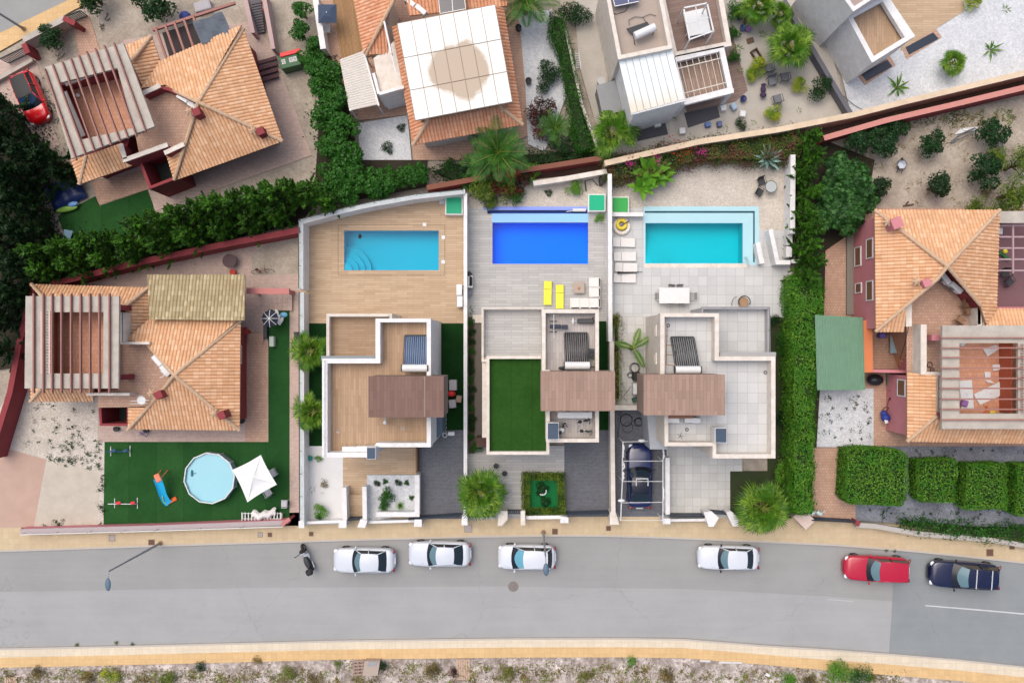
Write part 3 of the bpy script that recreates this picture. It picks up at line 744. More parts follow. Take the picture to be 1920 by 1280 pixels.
tag(mk.build('faded_lane_marking', M('road_paint_faded', (.45, .46, .47), (.38, .38, .39), 4, 30, .8, stain=.7)), kind='structure')
pv = brick('pavement_yellow', ['c6b392', 'bfab8b'], 'b29d7e', .4, .4, .006, 0, grain=.2, gscale=(1, 1, 1), stain=.35)
pvo = brick('pavement_ochre', ['d6b584', 'ceac7b'], 'bd9a6c', .4, .4, .008, 0, grain=.25, gscale=(1, 1, 1), stain=.3)
pvc = brick('pavement_cream', ['d8cbb4', 'd2c5ae'], 'bfb29c', .5, .5, .01, 0, grain=.2, gscale=(1, 1, 1), stain=.3)
slab('upper_pavement', kerbU+[(3200, 1180), (1960, 1005), (1700, 985), (1500, 970), (1140, 955), (560, 960), (0, 985), (-1200, 1010)], .12, pv)
kb = MB(); strip(kb, PL([(a, b-1.4) for a, b in kerbU], .14), .13, -.02, .135); tag(kb.build('upper_kerb', M('kerb_stone', (.48, .44, .39), rough=.9)), kind='structure')
kb = MB(); strip(kb, PL([(a, b+1.4) for a, b in kerbL], .14), .13, -.02, .135); tag(kb.build('lower_kerb', M('kerb_stone', (.48, .44, .39), rough=.9)), kind='structure')
midL = [(a, b+17+(3 if a > 1500 else 0)) for a, b in kerbL]; botL = [(a, b+36+(4 if a > 1500 else 0)) for a, b in kerbL]
slab('lower_pavement', kerbL+midL[::-1], .12, pvc); slab('lower_pavement_edge', midL+botL[::-1], .125, pvo)
slab('rubble_lot', botL+[(3200, 2200), (-1200, 2200)], .0, rubble)
# top-left street
asphT = asph
slab('side_road', [(-900, 500), (-50, 86), (0, 62), (133, -2), (700, -270), (700, -900), (-900, -900)], 0, asph)
slab('side_pavement', [(-900, 540), (-50, 120), (0, 96), (60, 62), (140, 18), (700, -240), (700, -270), (133, -2), (0, 62), (-50, 86), (-900, 500)], .12, pvo)
# plot 1 (tilted pink house)
slab('plot_soil', [(-200, 190), (0, 100), (60, 66), (140, 22), (560, -180), (640, 100), (660, 360), (560, 430), (60, 530), (-200, 560)], .06, sand)
slab('car_bay_paving', [(-100, 160), (0, 110), (58, 84), (80, 150), (95, 225), (112, 272), (60, 300), (-100, 330)], .10, palepave)
slab('entrance_path', [(136, 40), (166, 27), (188, 95), (150, 112)], .11, pinkpave)
slab('house_terrace', [(232, 75), (470, 40), (508, 85), (585, 291), (290, 396), (272, 322), (140, 345), (120, 300)], .12, palepave)
slab('side_terrace', [(172, 342), (272, 318), (280, 354), (186, 384)], .13, pinkpave)
slab('garden_turf', [(108, 405), (178, 368), (186, 386), (276, 356), (292, 400), (270, 432), (190, 455), (125, 450)], .135, turf)
# plot 2 (axis aligned pink house)
slab('house_paving', [(50, 548), (300, 480), (482, 440), (566, 428), (566, 985), (40, 990), (20, 700)], .12, palepave)
slab('terracotta_side_path', [(459, 640), (502, 640), (502, 828), (459, 828)], .128, pinkpave)
slab('lawn', [(196, 828), (503, 828), (503, 580), (543, 580), (543, 976), (194, 982)], .126, turf)
slab('weedy_soil', [(16, 735), (184, 742), (184, 828), (196, 828), (194, 985), (60, 990), (-40, 840)], .13, ggravel)
slab('concrete_pad', [(88, 862), (190, 884), (182, 983), (64, 987)], .136, M('pale_concrete', (.52, .47, .39), (.37, .33, .28), 1.2, 16, .9, stain=.6))
slab('driveway_pink', [(4, 838), (87, 861), (63, 988), (-200, 990), (-200, 838)], .136, M('pink_screed', (.48, .335, .265), (.38, .26, .21), 1.0, 22, .9, stain=.5))
slab('rear_yard_soil', [(470, 478), (520, 446), (562, 440), (560, 513), (475, 516)], .13, sand)
# three villas
slab('villa_deck', [(564, 418), (870, 362), (870, 606), (564, 606)], .15, deck, holes=[grow(PA, 1)])
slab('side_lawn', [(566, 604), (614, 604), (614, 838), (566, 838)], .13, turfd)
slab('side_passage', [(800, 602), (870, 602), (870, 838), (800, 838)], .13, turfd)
slab('white_garden', [(566, 836), (645, 836), (645, 982), (566, 982)], .15, M('white_screed', (.66, .66, .66), (.55, .54, .52), 1, 20, .85, stain=.4))
slab('front_deck', [(643, 836), (790, 836), (790, 890), (688, 890), (688, 972), (643, 972)], .154, deck)
slab('front_drive', [(785, 806), (870, 806), (870, 972), (785, 972)], .16, darkpave)
slab('planter_gravel', [(688, 890), (780, 890), (780, 962), (688, 978)], .34, wgravel, depth=.2)
slab('poolside_tiles', [(874, 380), (1142, 360), (1142, 602), (874, 602)], .15, greydeck, holes=[rect(907, 387, 1107, 498)])
slab('back_gravel', [(870, 350), (1142, 322), (1142, 391), (870, 391)], .156, ggravel, holes=None)
slab('alley_planting_strip', [(874, 594), (890, 594), (890, 850), (874, 850)], .16, M('soil_dark', (.10, .08, .06), rough=.95))
slab('alley_path', [(890, 594), (910, 594), (910, 850), (890, 850)], .14, M('alley_concrete', (.16, .14, .12), rough=.9))
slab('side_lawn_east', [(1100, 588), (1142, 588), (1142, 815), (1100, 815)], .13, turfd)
slab('front_tiles', [(888, 835), (1060, 835), (1060, 968), (874, 975), (874, 850)], .154, greydeck)
slab('front_drive_middle', [(1058, 806), (1146, 806), (1146, 968), (1058, 968)], .162, darkpave)
slab('square_bed_turf', [(982, 892), (1056, 892), (1056, 964), (982, 964)], .2, M('bright_turf', (.006, .15, .04), (.005, .08, .025), .8, 40, .95, stain=.5))
slab('poolside_white_tiles', [(1148, 385), (1482, 385), (1482, 595), (1148, 595)], .15, tilew, holes=[rect(1207, 387, 1423, 497)])
slab('back_gravel_east', [(1148, 296), (1486, 288), (1486, 396), (1420, 392), (1204, 390), (1148, 392)], .156, ggravel)
slab('gravel_by_pool', [(1421, 392), (1486, 392), (1486, 432), (1421, 432)], .157, ggravel)
slab('side_screed', [(1148, 592), (1235, 592), (1235, 762), (1148, 762)], .155, tileg)
slab('side_drive', [(1154, 762), (1250, 762), (1250, 968), (1154, 968)], .16, darkpave)
slab('front_tiles_east', [(1246, 830), (1392, 830), (1392, 883), (1369, 883), (1369, 970), (1246, 970)], .158, tileg)
slab('side_bed', [(1440, 588), (1484, 588), (1484, 972), (1369, 972), (1369, 883), (1440, 883)], .14, M('bed_soil', (.035, .05, .018), (.05, .04, .025), 2, 20, .95))
# plot 6 (pink house on the right)
slab('orchard_soil', [(1530, 262), (1700, 225), (2100, 150), (2100, 400), (1600, 400), (1490, 500)], .1, sand)
slab('house_paving_east', [(1550, 390), (2100, 390), (2100, 836), (1500, 836), (1525, 590)], .13, pinkpave)
slab('weedy_gravel', [(1524, 728), (1638, 728), (1638, 838), (1522, 838)], .14, wgravel)
slab('hedge_bed_gravel', [(1604, 836), (2200, 836), (2200, 1030), (1960, 1000), (1604, 975)], .14, gravel('bluish_gravel', '8f939c', '767a84', '55575f', 12, .6))
slab('entrance_paving_east', [(1522, 839), (1604, 839), (1604, 975), (1522, 975)], .145, pinkpave)
# plots 3, 4, 7 along the top
slab('house_paving_north', [(575, -300), (1010, -300), (1010, 90), (1002, 250), (880, 300), (775, 300), (765, 215), (640, 230), (600, 110)], .1, pinkpave)
slab('slatted_deck', [(596, -200), (660, -200), (705, 102), (640, 116)], .3, brick('cane_deck', ['b08c66', '99764f'], '6d5238', 1.8, .09, .012, .3, rz=R(80), grain=.5, gscale=(.3, 6, 1), stain=.3), depth=.25)
slab('white_gravel_west', [(668, 232), (764, 216), (772, 302), (682, 322)], .11, wgravel)
slab('white_gravel_mid', [(972, 20), (1030, 20), (1062, 180), (1022, 285), (990, 270), (985, 160)], .11, wgravel)
slab('yard_concrete', [(1062, -200), (1480, -200), (1590, 214), (1135, 296), (1085, 120)], .1, M('yard_screed', (.47, .44, .39), (.34, .31, .27), .8, 14, .9, stain=.6, fineamt=.3))
slab('brown_patio', [(1350, 20), (1372, 60), (1402, 170), (1380, 190), (1290, 215), (1280, 190)], .11, brick('brown_deck', ['8f7a70', '806c63'], '63544c', 1.2, .2, .008, .37, rz=R(-12), grain=.3, stain=.3))
slab('dark_mat_paving', [(1190, 235), (1245, 223), (1253, 252), (1195, 265)], .13, M('dark_slate', (.07, .07, .08), rough=.6))
slab('dark_mat_paving', [(1283, 212), (1345, 198), (1350, 220), (1290, 240)], .13, M('dark_slate', (.07, .07, .08), rough=.6))
slab('white_gravel_east', [(1476, -300), (2100, -300), (2100, 110), (1595, 212)], .11, wgravel)
slab('wood_patio', [(1650, -40), (1800, -60), (1809, 20), (1690, 95)], .16, deck)
for q in ([(1608, 141), (1668, 105), (1679, 122), (1622, 160)], [(1692, 92), (1754, 53), (1766, 70), (1700, 111)]):
    slab('patio_border', q, .15, pinkpave)
    c = [sum(a[0] for a in q)/4, sum(a[1] for a in q)/4]; slab('skylight_glass', [(c[0]+(a-c[0])*.84, c[1]+(b-c[1])*.72) for a, b in q], .17, glass('dark_skylight', '2c3440', .15), depth=.02)
slab('drain_gully', [(560, 412), (880, 352), (1130, 306), (1545, 236), (1920, 150), (1920, 168), (1545, 256), (1130, 328), (880, 372), (560, 432)], .09, M('gully_soil', (.10, .055, .04), (.05, .03, .025), 1.5, 12, .95, stain=.8))

# ================================================================ POOLS
def pool(label, r, col, tint_, depth=1.15, zt=.15, step=None, name='swimming_pool', coping=None, zw=None):
    (x0, y0), _, (x1, y1), _ = r; c = P((x0+x1)/2, (y0+y1)/2, 0); root = thing(name, label, 'pool', (c.x, c.y, 0)); zw = zw or zt-.06
    pts = [(p.x, p.y) for p in PL(r, zt)]; o, i = offset(pts, 0); mb = MB(); n = 4
    mb.add([(p.x, p.y, zt) for p in o]+[(p.x, p.y, -depth) for p in o], [(k, n+k, n+(k+1) % n, (k+1) % n) for k in range(n)][::1]+[(4, 5, 6, 7)])
    basin = M(name+col, lin(col), None, 1, 30, .5, stain=.08, fineamt=.1, bmp=0); mb.build('basin', basin, root)
    if step:
        cx, cy, a0 = step; sp = P(cx, cy, zt)
        for k in range(4):
            rr = 1.85-.42*k; q = [(sp.x, sp.y)]+[(sp.x+rr*math.cos(R(a0+9*j)), sp.y+rr*math.sin(R(a0+9*j))) for j in range(11)]
            sb = MB(); sb.prism(q, -depth+.02, -depth+.28*(k+1)+.1); sb.build('step', basin, root)
    wb = MB(); wb.add([(p[0], p[1], zw) for p in pts], [(0, 1, 2, 3)] if area(pts) > 0 else [(3, 2, 1, 0)]); wb.build('water', watermat('water'+tint_, tint_), root)
    return root
poolA = pool('turquoise rectangular swimming pool set in the wooden deck', PA, '00c0d4', '8ceaf6', step=(645, 507, 0))
poolB = pool('deep blue rectangular swimming pool with pale blue shelf in the grey terrace', PB, '10b8ff', '64c8ff', step=(1103, 495, 90))
poolC = pool('turquoise swimming pool with pale tiled L-shaped rim in the white terrace', PC, '04c8d0', 'a0f2f8', step=(1210, 494, 0))
def frame(parent, outer, z, holes, mat, name, th=.1):
    mb = MB(); loops = [PL(outer, z)]+[PL(h, z) for h in holes]; flat_ = [p for l in loops for p in l]
    tri = tessellate_polygon([[Vector((p.x, p.y, 0)) for p in l] for l in loops]); mb.add([(p.x, p.y, z) for p in flat_], [fixw(t, flat_) for t in tri])
    for l in loops:
        n = len(l); mb.add([(p.x, p.y, z) for p in l]+[(p.x, p.y, z-th) for p in l], [(i, n+i, n+(i+1) % n, (i+1) % n) for i in range(n)])
    return mb.build(name, mat, parent)
frame(poolA, rect(634, 422, 834, 516), .158, [rect(645.3, 432.3, 822.7, 506.7)], deck, 'coping', .02)
sl_ = MB()
for a, b in (((634, 422), (834, 422)), ((834, 422), (834, 516)), ((834, 516), (634, 516)), ((634, 516), (634, 422))): sl_.bar(P(*a, .163), P(*b, .163), .03, .004)
sl_.build('drain_slot', M('slot', (.16, .11, .07), rough=.9), poolA)
pale = M('pale_blue_mosaic', (.26, .52, .86), (.22, .46, .8), 2, 30, .4, stain=.2)
vio = M('periwinkle_mosaic', (.24, .33, .85), (.2, .28, .75), 2, 30, .5, stain=.2)
frame(poolB, rect(907, 387, 1107, 498), .16, [rect(914, 394, 1101, 401), rect(923.3, 417.3, 1102.7, 494.7)], greydeck, 'coping', .3)
flat(poolB, 'rim', rect(906, 387.5, 1104, 394), .168, vio); flat(poolB, 'shelf', rect(922.5, 400.5, 1103, 417), .168, pale)
flat(poolB, 'channel_floor', rect(912, 393, 1103, 402), -.3, M('channel_blue', (.01, .07, .42), rough=.4), .04)
paleC = M('pale_cyan_mosaic', (.40, .64, .70), (.34, .56, .62), 2, 30, .45, stain=.25)
frame(poolC, [(1207, 387), (1423, 387), (1423, 497), (1207, 497)], .16, [[(1209, 395.5), (1415.5, 395.5), (1415.5, 492), (1412, 492), (1412, 399.5), (1209, 399.5)], rect(1210.3, 418.3, 1392.7, 493.7)], paleC, 'coping', .3)
flat(poolC, 'channel_floor', [(1208, 394), (1418, 394), (1418, 495), (1409, 495), (1409, 401), (1208, 401)], -.2, M('channel_teal', (.12, .30, .36), rough=.5), .04)
flat(poolC, 'rim', rect(1207, 494.5, 1404, 502), .166, cream)
mb = MB(); mb.tube([P(1401, 498, .15), P(1401, 496, .9), P(1400, 488, 1.0), P(1397, 483, .6), P(1397, 481, .1)], .02, 6); mb.tube([P(1404, 498, .15), P(1404, 496, .9), P(1403, 488, 1.0), P(1400, 483, .6), P(1400, 481, .1)], .02, 6)
single('pool_handrail', mb, steel, 'curved steel handrail at the corner of the eastern turquoise pool', 'handrail')
mb = MB(); mb.box(P(656, 446, -1.4)+Vector((1.0, -.1, .1)), (.5, .3, .2), .8); mb.cyl(P(676, 444, -1.35), .16, .2, 10); mb.build('bottom_drain', M('drain_blue', (.02, .14, .3)), poolA)
for (x, y) in ((796, 421), (831, 445), (831, 491)):
    mb = MB(); p = P(x, y, .16); mb.rbox((p.x, p.y, .17), (.26, .26, .03), .01); mb.build('skimmer_lid', wplastic, poolA)

# ================================================================ WALLS
def clearmat():
    m, t, b = newmat('clear_glass'); out = t.nodes['Material Output']; tr = N(t, 'ShaderNodeBsdfTransparent'); tr.inputs[0].default_value = (.86, .92, .92, 1)
    gs = N(t, 'ShaderNodeBsdfGlossy'); gs.inputs['Roughness'].default_value = .05; mx = N(t, 'ShaderNodeMixShader'); mx.inputs[0].default_value = .08
    t.links.new(tr.outputs[0], mx.inputs[1]); t.links.new(gs.outputs[0], mx.inputs[2]); t.links.new(mx.outputs[0], out.inputs[0]); return m
CLEAR = clearmat()
dl = M('black_handrail', (.03, .03, .035), rough=.4)
def lotwall(px, z1, w, label, railpx=None, group=None, mat=None, name='garden_wall'):
    root = thing(name, label, 'wall', P(px[0][0], px[0][1], 0), group); mb = MB(); strip(mb, PL(px, z1), w, -.05, z1); mb.build('wall_body', mat or white, root)
    cb = MB(); strip(cb, PL(px, z1+.04), w+.05, z1, z1+.04); cb.build('coping', mat or white, root)
    if railpx: rail(root, railpx, z1, z1+.55, dl, CLEAR, 1.5)
    return root
lotwall([(564.5, 542), (564.5, 416), (640, 396), (700, 383), (780, 369), (872, 359)], 1.9, .26, 'white wall with dark handrail around the north and west of the wooden pool deck', [(560, 540), (560, 412), (640, 391), (700, 378), (780, 364), (868, 355.5)])
lotwall([(566, 548), (566.5, 984)], 1.6, .24, 'long white wall with railing between the green lawn and the western villa', [(560.5, 548), (561.5, 975)])
lotwall([(872.5, 362), (872.5, 970)], 1.7, .2, 'white wall between the wooden pool deck and the grey pool terrace')
lotwall([(1143.5, 326), (1144.5, 640)], 1.7, .24, 'white wall between the blue pool terrace and the white tiled terrace')
lotwall([(1147, 640), (1148, 775), (1150, 968)], 1.65, .26, 'cream wall between the dark driveway and the blue car bay', mat=cream)
lotwall([(1487, 290), (1486, 438)], 1.8, .3, 'white wall between the gravel corner and the tall dark hedge')
lotwall([(1484, 510), (1483, 948)], .7, .14, 'low pale wall along the foot of the tall hedge', mat=cream)
lotwall([(1484, 490), (1503, 489)], 1.2, .2, 'short white wall stub at the hedge beside the steps')
lotwall([(1445, 430), (1458, 492), (1482, 492)], 1.4, .26, 'white slanted stair wall east of the turquoise pool')
lotwall([(1421, 455), (1429, 494)], 1.0, .3, 'short white stair wall with pointed end beside the turquoise pool')
lotwall([(1146, 402), (1206, 402)], .9, .22, 'short white wall under the green pool hatch')
lotwall([(1000, 344), (1060, 335), (1138, 321)], 1.2, .3, 'pinkish wall behind the gravel bed of the blue pool', mat=cream)
# long boundary walls
lotwall([(1134, 306), (1310, 266), (1460, 243), (1597, 216), (1700, 190), (1925, 136), (2100, 96)], 1.9, .34, 'long cream boundary wall running diagonally along the top right', mat=M('cream_wall', (.70, .56, .40), (.45, .34, .22), 1.2, 15, .8, stain=.5), name='boundary_wall')
def redw(px, z1, w, label, cop=None, wm=None): 
    root = thing('boundary_wall', label, 'wall', P(px[0][0], px[0][1], 0)); mb = MB(); strip(mb, PL(px, z1), w, -.05, z1); mb.build('wall_body', wm or redwall, root)
    cb = MB(); strip(cb, PL(px, z1+.05), w+.06, z1, z1+.05); cb.build('coping', cop or redwall, root)
redw([(1545, 259), (1660, 226), (1780, 198), (1925, 163), (2100, 124)], 2.0, .32, 'pink-topped red boundary wall above the orchard', M('pink_coping', (.55, .24, .20), rough=.85))
redw([(98, 532), (250, 494), (400, 462), (562, 431)], 2.0, .36, 'long dark red boundary wall under the cypress row', redwall)
redw([(60, 540), (34, 650), (18, 735), (-20, 860)], 1.9, .34, 'dark red wall west of the lower pink house', redwall)
redw([(800, 352), (1000, 316), (1128, 296)], 1.5, .3, 'brownish red wall behind the flowering shrubs', M('brown_coping', (.22, .09, .06), rough=.9))
lotwall([(1032, 18), (1060, 60), (1092, 200), (1127, 296)], 1.4, .14, 'thin cream wall between ivy hedge and concrete yard', mat=cream)
lotwall([(590, -10), (606, 92)], 1.6, .35, 'grey-white wall beside the slatted deck', mat=white)
lotwall([(1470, 0), (1595, 212)], 1.0, .28, 'grey concrete wall between the palm garden and the white gravel', mat=M('grey_wall', (.13, .13, .15), rough=.8))
lotwall([(1496, 960), (1520, 984)], 1.1, .9, 'pale pink gate pier beside the big palm', mat=M('pale_pink_render', (.66, .52, .45), rough=.8))
lotwall([(43, 75), (122, 34)], 1.4, .35, 'grey-topped red wall with mailbox slots along the top left street', mat=concrete)
redw([(44, 82), (52, 100)], 1.5, .3, 'short red wall return by the top left gate')
redw([(118, 34), (140, 44)], 1.5, .3, 'short red wall return beside the entrance path')
lotwall([(60, 112), (14, 138), (-40, 168)], .5, .2, 'low black-railed wall beside the red car bay', mat=concrete)
# front walls, piers and gates along the street
def pier(px, z1, label, mat=white, cap=True, group='gate piers along the street'):
    c = P(sum(a for a, b in px)/len(px), sum(b for a, b in px)/len(px), 0); root = thing('gate_pier', label, 'pier', c, group)
    mb = MB(); pts = [(p.x, p.y) for p in PL(px, z1)]; mb.prism(pts, 0, z1); mb.build('shaft', mat, root)
    o, i = offset(pts, -.03); mb = MB(); mb.prism([(p.x, p.y) for p in i], z1, z1+.05, bottom=True); mb.build('cap', mat, root); return root
lotwall([(570, 980), (638, 977)], 1.0, .14, 'low white street wall of the white screed garden')
lotwall([(645, 914), (646.5, 976)], 1.3, .28, 'white stair wall on the left of the wooden front steps')
lotwall([(683, 912), (684, 974)], 1.3, .26, 'white stair wall on the right of the wooden front steps')
lotwall([(782, 890), (782, 964), (706, 964)], 1.2, .3, 'white L-shaped wall around the planted gravel bed')
lotwall([(688, 979), (780, 976)], .9, .14, 'low white street wall below the planted gravel bed')
lotwall([(1251.5, 858), (1252, 964)], 1.4, .26, 'white wall on the right of the blue car bay')
lotwall([(1256, 975), (1330, 974)], .9, .14, 'low white street wall of the pale tiled forecourt')
lotwall([(986, 970), (1056, 969)], 1.0, .2, 'low white street wall below the square hedge')
for q, l in (([(561, 977), (570, 977), (570, 988), (561, 988)], 'white pier where the long white wall meets the street'),
             ([(637, 975), (649, 975), (649, 988), (636, 988)], 'white pier left of the wooden front steps'),
             ([(677, 973), (688, 976), (684, 988), (671, 987)], 'white pier right of the wooden front steps'),
             ([(778, 974), (790, 974), (790, 986), (777, 986)], 'white pier left of the western dark driveway'),
             ([(867, 966), (876, 966), (876, 983), (866, 983)], 'white pier right of the western dark driveway'),
             ([(936, 958), (951, 958), (951, 973), (941, 984), (934, 984)], 'pinkish pier between palm bed and grey path'),
             ([(977, 958), (984, 958), (984, 983), (977, 983)], 'narrow cream pier left of the square hedge'),
             ([(1052, 968), (1065, 970), (1065, 979), (1051, 979)], 'white pier right of the square hedge'),
             ([(1144, 960), (1154, 960), (1160, 982), (1144, 982)], 'cream pier between the dark driveway and the blue car bay'),
             ([(1244, 972), (1256, 972), (1256, 981), (1243, 981)], 'white pier right of the blue car bay'),
             ([(1320, 960), (1333, 958), (1347, 970), (1337, 986), (1329, 986)], 'white angled pier left of the pale tiled entrance'),
             ([(1362, 960), (1370, 958), (1383, 970), (1383, 985), (1374, 985)], 'white angled pier left of the big palm')):
    pier(q, 1.5, l, cream if 'cream' in l or 'pink' in l else white)
def gate(a, b, z1, label, mat=None, group='dark metal gates along the street'):
    root = thing('driveway_gate', label, 'gate', P(*a, 0), group); mb = MB(); A = P(*a, z1); B = P(*b, z1); mb.bar(A, B, .07, .08); mb.bar((A.x, A.y, .25), (B.x, B.y, .25), .07, .08)
    mb.build('frame', mat or dark, root); n = int((B-A).length/.14); mb = MB()
    for i in range(n+1): p = A.lerp(B, i/n); mb.box((p.x, p.y, (z1+.2)/2), (.1, .03, z1-.2))
    mb.build('infill_slats', navy, root); return root
gate((650, 975), (674, 974), 1.3, 'small dark gate at the foot of the wooden front steps')
gate((766, 974), (862, 968), 1.4, 'long dark sliding gate of the western driveway')
gate((952, 962), (977, 962), 1.4, 'small dark gate at the end of the grey path')
gate((1064, 965), (1143, 963), 1.4, 'dark sliding gate of the middle driveway')
gate((1258, 968), (1322, 968), 1.3, 'dark sliding gate panel below the pale tiled forecourt')
gate((1338, 962), (1366, 964), 1.4, 'small dark entrance gate between two angled piers')
gate((1524, 975), (1604, 979), 1.3, 'low dark gate at the pink paved entrance')
gate((0, 110), (50, 86), 1.2, 'black gate of the red car bay')
gate((118, 32), (150, 20), 1.2, 'black gate at the head of the pink entrance path')
# street wall of the lower pink house
root = thing('street_wall', 'long low pink wall with grey coping and white railing in front of the green lawn', 'wall', P(290, 990, 0))
mb = MB(); strip(mb, PL([(38, 995), (290, 988), (540, 978)], .9), .3, -.02, .9); mb.build('wall_body', pinkwall, root)
mb = MB(); strip(mb, PL([(38, 996), (290, 989), (530, 980)], .95), .34, .9, .95); mb.build('coping', M('grey_coping', (.42, .36, .36), rough=.8), root)
rail(root, [(38, 1002), (290, 995), (530, 987)], .9, 1.5, galv, None, 2.4, .03)
redw([(528, 984), (543, 972)], 1.4, .2, 'short red wall return at the end of the pink street wall', M('pale_coping', (.5, .2, .18)))
lotwall([(1606, 984), (1640, 986), (1720, 1000), (1860, 1012), (2000, 1035)], .8, .3, 'low grey street wall with rounded end below the clipped hedge', mat=M('grey_street_wall', (.45, .42, .38), rough=.85))
redw([(1604, 978), (1612, 983)], 1.0, .3, 'pink end post of the low grey street wall')
# ================================================================ HOUSES
def house(label, px, py, name='house', cat='house'): return thing(name, label, cat, P(px, py, 0))
# ---- house 1: tilted pink house, top left
h1 = house('tilted pink house with terracotta roofs and beamed roof terrace beside the red car', 330, 200)
wallpart(h1, [(300, 122), (452, 68), (500, 246), (338, 308), (300, 250), (268, 175)], 3.2, .1, 3.2, redwall)
wallpart(h1, [(92, 134), (222, 92), (274, 236), (244, 256), (232, 296), (166, 322), (148, 290)], 2.6, .1, 2.6, redwall)
E, A = 3.3, 5.0
tile_roof('roof', h1, [
 [(301, 115, E), (458, 54, E), (372, 192, A), (314, 164, E+.5), (272, 173, E)],
 [(456, 53, E), (530, 265, E), (372, 192, A)],
 [(530, 265, E), (327, 339, E), (354, 252, E+.9), (372, 192, A)],
 [(327, 339, E), (312, 290, E), (349, 272, E+.8)]],
 [((457, 54, E), (372, 192, A)), ((530, 265, E), (372, 192, A)), ((372, 192, A), (327, 337, E)), ((314, 164, E+.5), (372, 192, A))])
tile_roof('lower_roof', h1, [
 [(234, 87, 3.3), (284, 67, 3.3), (247, 114, 4.1)], [(284, 68, 3.3), (301, 113, 3.3), (272, 174, 3.4), (247, 114, 4.1)][::1]],
 [((284, 68, 3.3), (247, 114, 4.1))])
tile_roof('lower_roof', h1, [
 [(149, 346, 2.8), (256, 308, 2.8), (228, 268, 3.3), (162, 292, 3.3)], [(133, 299, 2.8), (149, 346, 2.8), (162, 292, 3.3)]], [((149, 346, 2.8), (162, 292, 3.3))])
flat(h1, 'terrace_floor', [(268, 178), (314, 164), (372, 192), (347, 276), (262, 295), (240, 180)], 3.4, pinkpave)
def pergola(parent, outer, inner, z, beams, floor=None, zf=3.4, wz0=3.2):
    """concrete slab ring on the roof terrace with thin red beams across"""
    frame(parent, outer, z, [inner], concrete, 'pergola_slab', .22)
    o = [(p.x, p.y) for p in PL(outer, z)]
    flat(parent, 'roof_terrace_floor', inner if floor is None else floor, zf, brick('clay_floor', ['d8a284', 'ca9274'], 'a87860', .3, .3, .01, .5, grain=.3, gscale=(1, 1, 1), stain=.3))
    for a, b in beams:
        mb = MB(); mb.bar(P(*a, z+.22), P(*b, z+.22), .085, .2); mb.build('pergola_beam', redbeam, parent)
bs = [((82, 128), (142, 300)), ((97, 120), (159, 289)), ((115, 115), (176, 283)), ((131, 109), (191, 276)), ((146, 103), (207, 272)), ((161, 96), (224, 265)), ((177, 90), (239, 259)), ((194, 84), (255, 255)), ((212, 80), (272, 246))]
pergola(h1, [(82, 127), (231, 81), (290, 237), (134, 297)], [(110, 156), (220, 128), (250, 240), (152, 262)], 5.8, bs, [(100, 150), (235, 120), (262, 250), (140, 275)], 3.5)
mb = MB(); strip(mb, PL([(111, 160), (153, 262)], 4.6), .2, 3.4, 4.6); strip(mb, PL([(112, 158), (220, 132)], 4.6), .2, 3.4, 4.6); strip(mb, PL([(222, 132), (252, 240)], 4.6), .2, 3.4, 4.6); mb.build('terrace_parapet', redwall, h1)
for a, b in (((122, 158), (215, 122)), ((121, 172), (156, 255))):
    mb = MB(); mb.bar(P(*a, 4.7), P(*b, 4.7), .26, .1); mb.build('balustrade_coping', cream, h1)
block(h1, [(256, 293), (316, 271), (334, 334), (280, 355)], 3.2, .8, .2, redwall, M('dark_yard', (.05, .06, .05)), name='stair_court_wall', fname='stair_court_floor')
mb = MB(); strip(mb, PL([(234, 302), (313, 274)], 4.3), .25, 3.0, 4.3); strip(mb, PL([(234, 302), (226, 272)], 4.3), .22, 3.0, 4.3); strip(mb, PL([(309, 288), (343, 274)], 4.3), .22, 3.0, 4.3); mb.build('terrace_parapet', redwall, h1)
for a, b in (((230, 301), (314, 271)), ((226, 270), (234, 298)), ((308, 287), (345, 270)), ((267, 175), (300, 160))):
    mb = MB(); mb.bar(P(*a, 4.42), P(*b, 4.42), .3, .1); mb.build('balustrade_coping', cream, h1)
mb = MB(); strip(mb, PL([(268, 178), (300, 163), (314, 166), (370, 192)], 4.3), .2, 3.2, 4.2); mb.build('terrace_parapet', redwall, h1)
def chimney(parent, px, py, z, mat=redwall, star=True, w=.5):
    p = P(px, py, z); mb = MB(); mb.box((p.x, p.y, z-.5), (w, w, 1.1), .4); c = mb.build('chimney', mat, parent)
    mb = MB(); q = p+Vector((-.55, .1, -.1))
    for k in range(6):
        a = k*math.pi/3; mb.tube([(q.x, q.y, q.z), (q.x+.32*math.cos(a), q.y+.32*math.sin(a), q.z-.15)], [.11, .05], 6)
    mb.build('ridge_finial', ridgecol, c)
chimney(h1, 488, 246, 4.4); chimney(h1, 368, 210, 5.4)
def acunit(parent, px, py, z, rz=0.0, w=.85, d=.32, h=.55, top=False):
    p = P(px, py, z); root = thing('air_conditioner', None, None, (0, 0, 0)) if parent is None else None
    mb = MB(); mb.rbox((p.x, p.y, z-h/2), (w, d, h), .03, rz); o = mb.build('air_conditioner', wplastic, parent)
    fx, fy = math.sin(rz), -math.cos(rz); mb = MB(); Mx = Matrix.Rotation(rz, 3, 'Z') @ Matrix.Rotation(R(90), 3, 'X')
    mb.torus((p.x+fx*(d/2+.01)-.12*math.cos(rz), p.y+fy*(d/2+.01)-.12*math.sin(rz), z-h/2), .19, .02, 16, 5, Mx); mb.build('fan_grille', dark, o); return o
